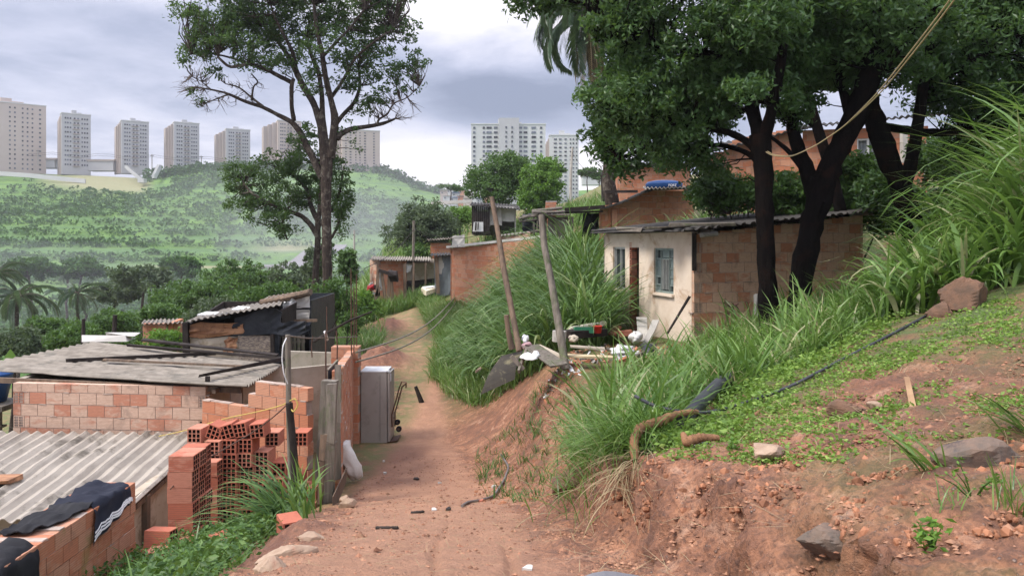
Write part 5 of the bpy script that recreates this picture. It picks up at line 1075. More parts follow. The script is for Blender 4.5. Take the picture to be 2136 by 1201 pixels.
# ------------------------------------------------------------------ palms
def frond(lm, tm, base_, az, L, el0, droop, n=34, ll=.38, wind=0):
    t = np.linspace(0, 1, 14); th = el0-droop*t**1.2; p = [np.array(base_, float)]
    for i in range(1, 14): d = np.array([math.cos(az)*math.cos(th[i]), math.sin(az)*math.cos(th[i]), math.sin(th[i])]); p.append(p[-1]+d*L/13)
    p = np.array(p); tm.tube(p, np.linspace(.03, .006, 14)*L/2.5, 4, 0, .6, cap=False); tt = np.linspace(.12, 1, n); q = np.array([np.interp(tt, t, p[:,k]) for k in range(3)]).T; d = np.gradient(q, axis=0); d /= np.linalg.norm(d, axis=1, keepdims=True)
    s = np.cross(d, [0,0,1.]); s /= np.linalg.norm(s, axis=1, keepdims=True)+1e-9
    for sg in (-1, 1):
        l = ll*1.35*L/2.5*(np.sin(tt*PI*.85+.25)**.6)*rng.uniform(.8,1.1,n); e = s*sg*.55+d*.45; e[:,2] -= .15; e /= np.linalg.norm(e, axis=1, keepdims=True)
        w = np.cross(e, s*sg+[0,0,.3]); w /= np.linalg.norm(w, axis=1, keepdims=True)+1e-9; w = np.abs(l)[:,None]*w*.06+d*.022*L/2.5
        a = q; b = q+e*l[:,None]*.5+[0,0,-.02]; c = q+e*l[:,None]*.85; c[:,2] -= l*.35
        V = np.stack([a-w*.5, a+w*.5, b+w, b-w], 1).reshape(-1, 3); lm.add(V, np.arange(len(V)).reshape(-1, 4), 0, rng.random(n)*.9)
        V = np.stack([b-w, b+w, c, c], 1)[:, :3].reshape(-1, 3); lm.add(V, np.arange(len(V)).reshape(-1, 3), 0, rng.random(n)*.9)
def palm(name, label, px, py, Y, r, nf=22, basez=None, tr=.16, el=(-.2,1.2), dro=1.9, base_px=None, group=None, dry=0):
    c = P(px, py, Y); b = P(*base_px, Y) if base_px else np.array([c[0], Y, basez if basez is not None else float(H(c[0], Y))])
    t = thing(name, label, 'palm tree', b, group); tm = MB(); lm = MB(); tm.tube(limb_path(b-[0,0,.3], c-[0,0,.1], 7, .008), np.linspace(tr*1.2, tr*.85, 7), 10, 0, .5, rough=.05)
    for i in range(nf): frond(lm, tm, c, i*2.399+random.random()*.3, r*random.uniform(.8,1.1), random.uniform(*el), dro*random.uniform(.8,1.2), n=44)
    tm.build('trunk', M_BARK, t, smooth=True); lm.build('crown', L_PALM, t)
    if dry:
        d = MB(); tt = MB()
        for i in range(dry): frond(d, d, c-[0,0,.25], i*2.4, r*random.uniform(.6,.9), -1.0, .7, n=30, ll=.2)
        d.build('dry_fronds', L_DRY, t)
palm('palm_tree', 'tall palm with long drooping fronds rising left of the dark trees', 1228, 40, 25, 2.7, 44, base_px=(1285,440), tr=.20, dro=2.5, el=(.1,1.35), dry=11)
palm('palm_tree', 'round-crowned palm in the valley by the left edge, lower and larger', 35, 620, 62, 3.9, 26, basez=-15, dro=1.9)
palm('palm_tree', 'pale palm in the valley standing on its own between bushes', 160, 612, 75, 3.1, 24, basez=-15, dro=1.6)
palm('palm_tree', 'palm crown cut by the left edge of the picture above the larger one', -8, 575, 80, 3.6, 24, basez=-15, dro=1.6)
palm('palm_tree', 'tiny palm in the middle of the valley bushes', 140, 573, 100, 1.7, 16, basez=-17, dro=1.5)
# ------------------------------------------------------------------ middle-distance trees
simple_tree('round_tree', 'round-crowned tree on the skyline in front of the large pale block', 1045, 378, 62, 140, 128, (M_BARK, L_MID), 420, 36, .5, .26, basez=.8)
simple_tree('bright_tree', 'brighter green tree right of the round one on the skyline', 1118, 385, 56, 95, 120, (M_BARK, L_LIME), 260, 36, .45, .25, basez=1.0)
simple_tree('small_skyline_tree', 'small dark tree at the right shoulder of the bright green one', 1150, 352, 66, 45, 34, (M_BARK, L_MID), 50, 28, .4, .24, basez=1.5, cat='tree')
simple_tree('umbrella_tree', 'broad dark grey-green tree above the far hut', 882, 468, 52, 150, 120, (M_BARKD, L_GREY), 330, 40, .5, .22, basez=-3.5, lean=-.3, shell=.2)
simple_tree('lime_bush', 'bright yellow-green bush on the slope left of the board shack', 960, 452, 58, 52, 44, (M_BARK, L_LIME), 70, 30, .5, .22, cat='bush')
simple_tree('dark_bush', 'dark rounded bush between the umbrella-shaped tree and the bright slope', 868, 532, 50, 60, 46, (M_BARK, L_MID), 80, 28, .4, .2, cat='bush', basez=-3.8)
simple_tree('yard_bush', 'bright lime bush between the tarp shack and the grey roof', 345, 712, 21, 105, 50, (M_BARK, L_LIME), 130, 36, .2, .085, cat='bush', basez=-4.6)
simple_tree('hut_bush', 'low leafy bush behind the large leaning poles', 1150, 625, 23, 110, 90, (M_BARK, L_MID), 110, 36, .22, .09, cat='bush', basez=-2.7)
VT = [(470,590,62,150,100,L_MID,'dark spreading tree in the middle of the valley band'),(400,628,48,170,95,L_MID,'wide tree with visible limbs behind the tarp shack roof'),(540,590,66,110,50,L_MID,'soft green tree in mist left of the tall trunks'),(620,585,54,100,80,L_GREY,'grey-green tree directly left of the second trunk'),
 (300,580,80,120,60,L_GREY,'grey-brown bare-looking tree above the spreading ones'),(240,610,84,110,50,L_GREY,'purplish-brown low tree right of the lone palm'),(560,622,36,150,60,L_MID,'leafy tree top above the tarp shack'),(330,660,34,100,55,L_MID,'tree with hanging branches left of the tarp shack'),
 (95,690,44,90,50,L_MID,'bushy tree below the left-edge palms'),(230,680,36,120,70,L_MID,'tree behind the grey roof beside the thin posts'),(30,720,30,120,60,L_GREY,'dark tree at the left edge behind the grey roof'),(150,700,30,110,60,L_MID,'low tree just over the far corner of the grey roof'),
 (520,660,28,60,30,L_MID,'small bush peeking over the tarp shack roof'),(170,560,95,100,46,L_HILL,'pale misty tree at the foot of the far hill'),(60,560,92,110,50,L_HILL,'misty tree behind the cropped palm'),(380,555,96,90,40,L_HILL,'small misty tree above the spreading valley trees'),
 (655,548,46,60,70,L_GREY,'dark bare-twigged tree right behind the twin trunks'),(725,560,44,40,90,L_MID,'thin leafy tree right of the twin trunks'),(440,650,30,110,50,L_GREY,'bush behind the roof of the tarp shack'),(270,715,26,70,34,L_MID,'low bush at the end of the grey roof')]
for px, py, Y, w, h, lmt, lab in VT:
    gz = float(H((px-1068)/F*Y, Y)); simple_tree('valley_tree', lab, px, py, Y, w, h, (M_BARK, lmt), int(60+w*1.0), 34, .10*w/F*Y*.6+.16, Y*.0052, group='trees in the valley', basez=max(gz, (500-py)/F*Y-12), shell=.25)
for px, py, Y, w, h, lab in ((1225,362,125,40,22,'left tree of the row on the skyline right of the towers'),(1250,364,125,40,20,'right tree of the row on the skyline right of the towers'),(940,392,150,50,14,'left low tree on the far skyline'),(985,392,200,44,12,'second low tree on the far skyline')):
    simple_tree('skyline_tree', lab, px, py, Y, w, h, (M_BARK, L_MID), 40, 26, .5, .5, group='small trees on the skyline', basez=(500-py)/F*Y-3)
# broad-leaved shrubs under the black trunks
def shrub(label, blobs, Y, mt, ncl, per=34, size=.12, basepx=None, cr=.2, name='shrub'):
    B = px_blobs(blobs, Y); c = np.mean(np.array(B)[:,:3], 0); gz = float(H(c[0], c[1])); t = thing(name, label, 'shrub', (c[0], c[1], gz)); tm = MB(); lm = MB(); N = []
    for b in B:
        q = limb_path((c[0]+(b[0]-c[0])*.5, b[1], gz-.1), b[:3], 5, .05); tm.tube(q, np.linspace(.035,.012,5), 5, 0, .5, cap=False); N += list(q[1:])
    crown(tm, lm, B, N, ncl, per, cr, size, shell=.1, twig=.008); tm.build('stems', M_BARK, t); lm.build('foliage', mt, t); return t
shrub('dark broad-leaved shrub mass between the black trunks, above the block side wall', [(1500,400,50,35),(1560,410,50,35),(1640,400,60,45),(1740,420,70,50),(1800,390,60,45),(1780,350,50,30),(1660,440,60,30),(1840,450,50,40)], 18.0, L_MID, 420, 34, .15, cr=.3)
shrub('dark foliage mass behind the tall grass below the right-hand branch', [(1960,330,60,40),(2040,320,70,40),(2120,330,60,40),(1990,400,60,40),(1900,440,60,40),(1840,400,40,40),(2080,400,60,40)], 16.5, L_DARK, 420, 34, .15, cr=.32)
shrub('dark shrub left of the trunks hanging over the blue tank', [(1470,405,34,24),(1500,420,40,24),(1520,385,35,22)], 19.5, L_DARK, 110, 30, .14, cr=.28)
shrub('climbing greenery around the twin trunks', [(655,620,30,28),(700,612,35,30),(725,640,30,30),(680,660,40,26),(740,670,30,26)], 28.5, L_MID, 130, 32, .15, cr=.3)
shrub('light green leafy shrub with broad leaves left of the far hut', [(765,640,24,20),(752,622,18,18),(780,655,20,12)], 36, L_LIME, 60, 26, .2, cr=.3)
# ------------------------------------------------------------------ hill cover
def hill_cover():
    n = 30000; px = rng.uniform(-500, 1010, n); y = 100+350*rng.random(n)**.85; x = (px-1068)/F*y
    dn = fbm(x*.016+5, y*.016*1.2, 4); strip = np.sin(y*.16+fbm(x*.01, y*.01, 2)*3)
    zt_ = hill_z(x, y)/4.2; rz = zt_-np.floor(zt_); keep = (dn*.9+.30*np.where((rz > .3) & (rz < .9), 1, -1)*np.interp(y, [100,170,330,400], [.3,1,1,.2]) > rng.uniform(-.25, .42, n)); keep &= ~((np.abs(px-235) < 125) & (y > 405)); keep &= ~((np.abs(px-430) < 105) & (np.abs(y-226) < 7)); keep &= ~((px > 575) & (px < 690) & (y > 205) & (y < 258))
    x, y, px = x[keep], y[keep], px[keep]; z = hill_z(x, y); n = len(x); r = (.6+1.6*rng.random(n)**2)*np.interp(y, [100,250,450], [.8,1.0,1.3])
    lm = MB(); per = 11; c = np.repeat(np.column_stack([x, y, z+r*.35]), per, 0); d = rdir(n*per); d[:,2] = np.abs(d[:,2])*.95-.1
    rr = np.repeat(r, per)[:,None]; c = c+d*rr*np.array([1.15,1.15,.8])*rng.uniform(.75, 1.05, (n*per, 1))
    tone = np.clip(np.repeat(.15+rng.random(n)*.45+fbm(x*.02, y*.03, 3)*.35, per)+rng.normal(0, .09, n*per), 0, .95); leaves(lm, c, rr[:,0]*.62, 0, tone, .1, .75, .2)
    o = lm.build('hill_shrubs', L_HILL, origin=(0,0,0)); tag(o, kind='stuff'); o['label'] = 'mass of green shrubs covering the terraced hill across the valley'
    # shrubs standing along the ridge line
    n = 500; px = rng.uniform(310, 1000, n); y = rng.uniform(438, 450, n); x = (px-1068)/F*y; z = hill_z(x, y); lm = MB(); r = rng.uniform(1.5, 4.0, n)*np.interp(px, [310,400,800,1000], [1.3,.9,1.0,.7]); per = 26
    c = np.repeat(np.column_stack([x, y, z+r*.3]), per, 0)+rdir(n*per)*np.repeat(r, per)[:,None]*[1.1,1.1,.8]; leaves(lm, c, np.repeat(r, per)*.5, 0, rng.random(n*per)*.5, .1, .75)
    o = lm.build('ridge_shrubs', L_HILL, origin=(0,0,0)); tag(o, kind='stuff'); o['label'] = 'dark bushes along the crest of the far hill'
hill_cover()
# ------------------------------------------------------------------ grasses
def stuffgrass(name, label, mb, m):
    o = mb.build(name, m, origin=(0,0,0)); tag(o, kind='stuff'); o['label'] = label; return o
def grasses():
    A = [(.75,6.3),(1.15,6.05),(1.8,7.1),(2.6,7.9),(3.4,8.2),(4.6,8.9),(5.6,9.2),(7.5,9.5),(9,12),(6.5,14.5),(4.2,14.2),(3,13.4),(1.9,12.0),(1.2,11.2),(.75,9.4),(.7,7.5)]
    mb = MB(); q = scatter(A, 1700, 1.1); tufts(mb, q, 10, .66, .06, .024, (.05,.9), (.9,2.3)); q = scatter(A, 330); tufts(mb, q, 7, 1.0, .04, .034, (.05,.6), (.7,1.7)); stuffgrass('slope_grass', 'green grass on the slope below the cream house', mb, L_GRASS)
    B = [(4.2,8.7),(5.0,8.3),(6.2,8.2),(8.5,7.8),(13,9),(15,12.5),(10,14.5),(7.5,13.5),(5.8,11.5)]
    mb = MB(); q = scatter(B, 1050, .5); lf = np.interp(q[:,0], [4.2,5.5,6.5,8], [.36,.66,1.0,1.25]); tufts(mb, q, 12, 2.15, .11, .066, (.05,.6), (1.0,2.7), Lf=lf, wind=None, seg=9); stuffgrass('tall_bank_grass', 'tall broad-bladed grass on the bank at the right edge', mb, L_GRASS)
    C_ = [(-.1,18.2),(.5,16.8),(1.5,15.8),(2.1,16.5),(2.1,19.6),(2.3,22),(2.5,24),(1.9,28),(.8,28.4),(-1.6,28.5),(-1.7,24),(-.8,20.5)]
    mb = MB(); q = scatter(C_, 1500); lf = np.interp(q[:,0]+(q[:,1]-20)*.02, [-1.4,-.2,.8,2.2], [.5,.75,.95,1.25]); lf *= np.interp(q[:,1], [16,19,24], [.7,1,1.15])
    tufts(mb, q, 12, 2.25, .12, .062, (.02,.5), (1.2,2.9), Lf=lf, seg=9); stuffgrass('elephant_grass', 'dense head-high grass filling the slope left of the cream house', mb, L_GRASSD)
    D = [(2.9,20.4),(8.2,19.6),(10,22.5),(5,24.2),(3.2,24)]
    mb = MB(); q = scatter(D, 800); tufts(mb, q, 12, 1.25, .12, .05, (.02,.5), (1.0,2.7), seg=9); stuffgrass('backyard_grass', 'tall grass behind the roof of the cream house', mb, L_GRASSD)
    E = [(-8.3,26),(-5.6,25),(-5.0,29),(-5.6,34),(-8,44),(-11,44),(-10,33)]
    mb = MB(); q = scatter(E, 800, .4); tufts(mb, q, 12, .7, .12, .03, (.05,.8), (.6,1.8), seg=5)
    E2 = [(-2.4,24),(-1.5,20.5),(-.7,18.5),(.2,17.3),(-.6,24),(-1.5,33),(-2.8,35),(-4.3,42),(-3.2,45),(-5.5,44),(-4.2,38),(-3.0,31)]
    q = scatter(E2, 2000, .2); tufts(mb, q, 12, .75, .12, .028, (.05,.8), (.6,1.8), seg=5, varoff=.08)
    E3 = [(-8.5,40),(-5.4,41.2),(-3,42),(-3,44),(-8.5,43)]; q = scatter(E3, 260); tufts(mb, q, 12, 1.1, .15, .04, (.02,.6), (.4,1.6), seg=5)
    E4 = [(-5.3,17.8),(-3.8,17.8),(-3.9,21),(-5.6,23),(-7,24),(-8.6,19.5)]; q = scatter(E4, 300); tufts(mb, q, 12, .8, .1, .025, (.05,.7), (.6,1.6), seg=5, varoff=.1)
    E5 = [(-3.5,46),(6,46),(10,58),(-2,58)]; q = scatter(E5, 700); tufts(mb, q, 10, 1.3, .3, .06, (.05,.6), (.4,1.4), seg=4)
    E6 = [(-18,68),(-4,62),(-4,90),(-14,92)]; q = scatter(E6, 1600); tufts(mb, q, 8, 1.1, .4, .09, (.05,.6), (.3,1.2), seg=3, varoff=.2)
    E7 = [(-1,36),(5,36),(5,42),(-1,42)]; q = scatter(E7, 300); tufts(mb, q, 10, .9, .2, .05, (.05,.6), (.4,1.4), seg=4, varoff=.1)
    E8 = [(-1.0,13.6),(-.3,13.2),(.1,16),(-.9,17.6)]
    stuffgrass('verge_grass', 'patchy grass along the path and around the far huts', mb, L_GRASS)
    mb = MB(); q = scatter(A+[], 420, .7); per = 26; h = rng.uniform(.12,.42,len(q)); c = np.repeat(q, per, 0)+np.column_stack([rng.normal(0, .10, (len(q)*per, 2)), rng.random(len(q)*per)*np.repeat(h, per)]); leaves(mb, c, .06, 0, np.clip(np.repeat(rng.random(len(q))*.6, per)+rng.random(len(c))*.35, 0, 1), .1, .55, .3)
    q = scatter(C_, 160, .5); h = rng.uniform(.5,1.3,len(q)); per = 50; c = np.repeat(q, per, 0)+np.column_stack([rng.normal(0, .2, (len(q)*per, 2)), rng.random(len(q)*per)*np.repeat(h, per)]); leaves(mb, c, .11, 0, np.clip(np.repeat(rng.random(len(q))*.6, per)+rng.random(len(c))*.35, 0, 1), .1, .5, .3)
    q = scatter([(-.4,10.5),(.3,8.8),(.9,9.6),(1.2,12),(.8,14),(.1,15.5),(-.7,14.6)], 130, .5); tufts(mb, q, 9, .28, .05, .014)
    stuffgrass('broad_weeds', 'broad-leaved weeds mixed into the grass of the slope', mb, L_MID)
    # leafy ground cover on the bank
    mb = MB(); K = [(1.0,5.2),(1.6,4.3),(2.6,3.7),(4,4.5),(6.5,6),(7,7.6),(5.2,8),(3.6,7.8),(2.2,6.8),(1.4,6.2)]
    q = scatter(K, 7500, 1.5); w = fbm(q[:,0]*1.7+9, q[:,1]*1.7, 4); q = q[w > rng.uniform(-.42, .22, len(q))]; per = 7
    c = np.repeat(q, per, 0)+np.column_stack([rng.normal(0, .035, (len(q)*per, 2)), rng.uniform(.0, .035, len(q)*per)]); leaves(mb, c, .030, 0, rng.random(len(c)), 0, .6, .75)
    q = scatter([(.9,5.9),(1.5,5.2),(2.2,6.6),(3.3,7.6),(4.5,8.4),(4.2,8.9),(2.6,8.0),(1.4,6.6)], 480, 1.2); per = 9; c = np.repeat(q, per, 0)+np.column_stack([rng.normal(0, .06, (len(q)*per, 2)), rng.uniform(.0, .12, len(q)*per)]); leaves(mb, c, .05, 0, rng.random(len(c)), 0, .5, .6)
    stuffgrass('ground_cover', 'small bright green weeds creeping over the red bank', mb, L_WEED)
    mb = MB(); K = [(-2.1,5.6),(-1.75,4.2),(-2.6,4.1),(-5,6.5),(-4.2,9.4),(-2.9,9.5),(-2.35,8.2),(-2.2,6.8)]; q = scatter(K, 900, .8); per = 12
    c = np.repeat(q, per, 0)+np.column_stack([rng.normal(0, .09, (len(q)*per, 2)), rng.uniform(.0, .28, len(q)*per)]); leaves(mb, c, .062, 0, rng.random(len(c)), 0, .5, .5); q = scatter(K, 160, .8); tufts(mb, q, 9, .45, .05, .014)
    stuffgrass('yard_weeds', 'low leafy weeds below the brick pile at the left', mb, L_MID)
    # dry straw and stalks
    mb = MB(); q = np.vstack([scatter(A, 500), scatter(C_, 300)]); tufts(mb, q, 3, .7, .1, .010, (.2,1.1), (.4,1.6), seg=5)
    q = scatter([(-1.2,3.4),(.5,3.4),(.3,8),(.1,11),(-1.8,11),(-1.8,6)], 420); n = len(q); blades(mb, q+[0,0,.012], rng.random(n)*2*PI, rng.uniform(.04,.2,n), 1.45, .12, .004, 0, None, 2)
    q = scatter([(.4,3.6),(1.6,3.6),(2.8,3.2),(5,6),(2,6.2),(1,7.5),(.3,9)], 700); n = len(q); blades(mb, q+[0,0,.015], rng.random(n)*2*PI, rng.uniform(.05,.3,n), 1.4, .15, .005, 0, None, 2)
    stuffgrass('dry_straw', 'dry straw lying among the grass and along the path', mb, L_DRY)
grasses()
def clump(name, label, base_, n, L, w, az=None, sp=.06, lean=(.1,.8), bend=(.8,2.2), mt=None, seg=9, cat='grass clump', asp=1.0, dry=0):
    mb = MB(); b = np.tile(np.asarray(base_, float), (n, 1))+np.column_stack([rng.normal(0, sp, (n, 2)), rng.uniform(-.04, .02, n)])
    if name != 'x': b[:,2] = np.minimum(b[:,2], H(b[:,0], b[:,1])+.02)
    a = rng.random(n)*2*PI if az is None else az+rng.normal(0, asp, n); var = np.clip(rng.uniform(0, .8, n), 0, 1); var = np.where(rng.random(n) < dry, 1, var)
    blades(mb, b, a, L*rng.uniform(.5, 1.1, n), rng.uniform(*lean, n), rng.uniform(*bend, n), w*rng.uniform(.6, 1.2, n), 0, var, seg, .4); o = mb.build(name, mt or L_GRASS, origin=base_); tag(o, label, cat); return o
clump('arching_grass', 'large clump of long blades arching left before the hollow bricks', G(604,7.9), 130, 1.02, .034, az=PI+.15, lean=(.2,1.0), bend=(1.0,2.1), asp=.6, sp=.12, mt=L_GRASSD)
clump('upright_reed', 'few upright pale green blades at the foot of the burnt post', G(640,9.4), 26, .85, .042, lean=(0,.4), bend=(.2,1.6), sp=.10)
clump('corner_grass', 'short broad blades at the bottom left beside the thick wall', G(345,6.9), 40, .55, .03, lean=(.1,.8), bend=(.6,1.6), sp=.25)
clump('overhanging_grass', 'thick tuft spilling over the cut red bank above the path', [.98,6.15,-1.62], 520, .72, .013, az=PI+.9, lean=(.3,1.1), bend=(.9,2.0), asp=1.1, sp=.16, dry=.05)
clump('overhanging_grass', 'second tuft spilling down left of the thick overhanging one', [.85,6.9,-1.95], 420, .62, .012, az=PI+.5, lean=(.3,1.1), bend=(.9,2.0), asp=1.0, sp=.22, dry=.04)
clump('hanging_straw', 'dry blades and roots hanging down the cut bank', [.88,5.75,-1.6], 90, .62, .008, az=PI+1.2, lean=(1.0,1.6), bend=(.9,1.5), asp=.6, sp=.09, mt=L_DRY, cat='straw')
clump('bank_plant', 'leafy grass plant with blades fanning left on the bare right bank', G(1955,3.7), 17, .50, .022, az=PI+.1, lean=(.5,1.1), bend=(.3,.9), asp=.55, sp=.03, mt=L_GRASS, cat='plant')
clump('bank_plant', 'grass plant fanning from the right edge over the dark stone', G(2150,4.0), 22, .55, .020, az=PI, lean=(.7,1.2), bend=(.2,.8), asp=.45, sp=.05, mt=L_GRASSD, cat='plant')
clump('bank_plant', 'thin upright grass plant low at the right edge', G(2110,3.1), 30, .26, .007, lean=(.05,.7), bend=(.2,1.0), sp=.04, cat='plant')
clump('bank_plant', 'small grass tuft on the soil between the two blackened stones', G(1980,3.2), 24, .20, .006, lean=(.1,.9), bend=(.4,1.2), sp=.04, cat='plant')
def weedplant(label, base_, h, n, s):
    mb = MB(); b = np.asarray(base_, float); st = []
    for i in range(n):
        e = b+np.array([random.gauss(0,.5)*h, random.gauss(0,.35)*h, h*random.uniform(.5,1.1)]); mb.tube([b, (b+e)/2+[0,0,.1*h], e], [.004,.003,.0015], 5, 1, .5); c = e+rng.normal(0, s*.5, (7, 3)); leaves(mb, c, s, 0, None, 0, .5, .6)
        c = (b+e)/2+rng.normal(0, s*.5, (4, 3)); leaves(mb, c, s*.8, 0, None, 0, .5, .6)
    o = mb.build('weed', (L_LIME, L_MID), origin=b); tag(o, label, 'weed')
weedplant('creeping weed with star-shaped leaves at the lower right', G(1945,2.95), .10, 9, .035); weedplant('thin branching weed below the right-hand grass plant', G(2030,3.3), .16, 8, .026); weedplant('leafy weed on the edge of the cut bank', G(1530,4.9), .06, 7, .03)
# ================================================================== things along the path
def rock(label, c, d, m, seed, cat='rock', name='rock', flat=1.0, rot=0):
    r = np.random.default_rng(seed); n1, n2 = 18, 26; th = np.linspace(0.0, PI, n1)[:,None]; ph = np.linspace(0, 2*PI, n2)[None]
    v = np.stack([np.sin(th)*np.cos(ph), np.sin(th)*np.sin(ph), np.cos(th)*np.ones_like(ph)], -1)
    pl = r.normal(size=(13, 3)); pl /= np.linalg.norm(pl, axis=1, keepdims=True); dd = r.uniform(.52, .95, 13); k = np.ones(v.shape[:2])*1.1
    for p, q in zip(pl, dd):
        s = v@p; k = np.where(s > .01, np.minimum(k, q/np.maximum(s, .01)), k)
    v = v*k[...,None]; v = v*(1+.03*np.sin(v[...,:1]*17)*np.cos(v[...,1:2]*13)); v = v*np.asarray(d)/2
    ca, sa = math.cos(rot), math.sin(rot); v = v@np.array([[ca,sa,0],[-sa,ca,0],[0,0,1]]); mb = MB(); mb.grid(v+np.asarray(c, float), 0, .5, True); o = mb.build(name, m); return tag(o, label, cat)
M_ROCKL = mat('pale_stone', (.37,.27,.19), (.23,.15,.10), 6, .9, .7, 30, spots=(.27,.14,.09), spotscale=5)
M_ROCKD = mat('dark_stone', (.10,.085,.07), (.20,.13,.09), 7, .85, .8, 30, spots=(.035,.035,.04), spotscale=6)
M_ROCKB = mat('earthy_stone', (.17,.095,.06), (.10,.065,.045), 7, .9, .9, 26, spots=(.12,.09,.07))
g = G(1602,4.6); rock('pale angular stone sitting on the cut bank edge', g+[0,0,.03], (.26,.22,.18), M_ROCKL, 4, rot=.3)
g = G(1735,3.45); rock('blackened rounded stone bedded in the cut bank', g+[0,0,-.02], (.28,.24,.16), M_ROCKD, 8)
g = G(2060,3.75); rock('large grey-brown stone half buried at the right edge under grass blades', g+[0,0,-.02], (.52,.34,.24), M_ROCKD, 12, rot=.2)
g = G(2010,8.0); rock('big brown boulder on the upper bank below the tall grass', g+[0,0,.10], (.62,.5,.42), M_ROCKB, 15)
g = G(1965,8.0); rock('smaller brown boulder leaning on the big one', g+[0,0,.0], (.36,.35,.34), M_ROCKB, 16)
g = G(1760,5.4); rock('flat brown earth-coloured stone in the middle of the weedy bank', g+[0,0,.02], (.34,.3,.2), M_ROCKB, 17); g = G(1822,5.3); rock('small pale flat stone right of the earth-coloured one', g+[0,0,.03], (.11,.09,.07), M_ROCKL, 19)
g = G(1180,7.3); rock('wedge-shaped brown boulder at the foot of the overhanging grass', g+[0,0,.08], (.34,.42,.30), M_ROCKB, 20, rot=.5)
g = G(728,9.6); rock('yellowish stone left of the path near the timber posts', g+[0,0,.04], (.26,.18,.16), M_ROCKL, 21); g = G(720,10.2); rock('smaller pale stone behind the yellowish one', g+[0,0,.08], (.16,.12,.12), M_ROCKL, 22)
g = G(600,5.1); rock('long stone edging the path at the bottom of the picture', g+[0,0,.01], (.42,.16,.12), M_ROCKL, 23, rot=.5); g = G(560,4.5); rock('rough stone at the bottom left corner of the path', g+[0,0,.0], (.24,.2,.14), M_ROCKL, 24)
g = G(650,5.9); rock('short stone edging the path above the long one', g+[0,0,.01], (.24,.14,.11), M_ROCKL, 26, rot=.4)
g = G(1462,5.35); rock('small green-grey stone lying under the root', g+[0,0,.02], (.16,.10,.07), M_CEM, 28)
def pebbles():
    mb = MB(); P1 = [(-1.6,4),(.6,3.5),(1,3.0),(2.8,2.6),(4.2,4.2),(5.5,6.5),(2.4,6.2),(.8,8),(.3,11),(-.4,15),(-2.5,15),(-2.2,9),(-1.7,6)]
    q = scatter(P1, 12000, .8, dens=lambda x, y: np.where((x > np.interp(y, *PATH_L)+.2) & (x < np.interp(y, *PATH_R)-.1), .22, 1.0)); n = len(q); s = rng.uniform(.004, .015, n)*np.where(rng.random(n) < .05, 2.0, 1); base_ = np.array([[1,0,0],[-1,0,0],[0,1,0],[0,-1,0],[0,0,1],[0,0,-1.]]); f0 = np.array([[0,2,4],[2,1,4],[1,3,4],[3,0,4],[2,0,5],[1,2,5],[3,1,5],[0,3,5]])
    v = base_[None]*rng.uniform(.6, 1.3, (n, 6, 1))*s[:,None,None]*np.array([1.2,1,.7]); v = v+q[:,None]+np.array([0,0,1])*s[:,None,None]*.3; f = (np.arange(n)*6)[:,None,None]+f0
    mb.add(v.reshape(-1, 3), f.reshape(-1, 3), 0, np.repeat(rng.random(n), 8)); o = mb.build('pebbles', mat('gravel', (.30,.165,.10), (.22,.10,.06), 3, .9, .4, 40, var=.9), origin=(0,0,0)); tag(o, kind='stuff'); o['label'] = 'gravel and little clods scattered over the red earth'
pebbles()
def clods():
    mb = MB(); q = np.vstack([scatter([(-.5,10),(.1,8.4),(.5,7.6),(1.1,9.5),(1.3,12.2),(.9,14.2),(.3,15.5),(-.7,15)], 1500), scatter([(.6,5.9),(.9,4.8),(1.2,3.9),(1.6,3.0),(2.6,2.6),(3.2,3.6),(1.9,4.3),(1.2,5.3)], 1300)])
    n = len(q); s = rng.uniform(.005, .021, n)*np.where(rng.random(n) < .06, 1.8, 1); g = (1+5**.5)/2
    b = np.array([(-1,g,0),(1,g,0),(-1,-g,0),(1,-g,0),(0,-1,g),(0,1,g),(0,-1,-g),(0,1,-g),(g,0,-1),(g,0,1),(-g,0,-1),(-g,0,1)])/1.9
    f0 = np.array([(0,11,5),(0,5,1),(0,1,7),(0,7,10),(0,10,11),(1,5,9),(5,11,4),(11,10,2),(10,7,6),(7,1,8),(3,9,4),(3,4,2),(3,2,6),(3,6,8),(3,8,9),(4,9,5),(2,4,11),(6,2,10),(8,6,7),(9,8,1)])
    v = b[None]*rng.uniform(.7, 1.25, (n, 12, 1))*rng.uniform(.6, 1.3, (n, 1, 3))*s[:,None,None]+q[:,None]; mb.add(v.reshape(-1, 3), ((np.arange(n)*12)[:,None,None]+f0).reshape(-1, 3), 0, np.repeat(rng.random(n), 20))
    o = mb.build('earth_clods', mat('clod_earth', (.33,.15,.08), (.20,.09,.05), 3, .95, .5, 30, var=.7), origin=(0,0,0)); tag(o, kind='stuff'); o['label'] = 'crumbled lumps of red earth on the cut banks'
clods()
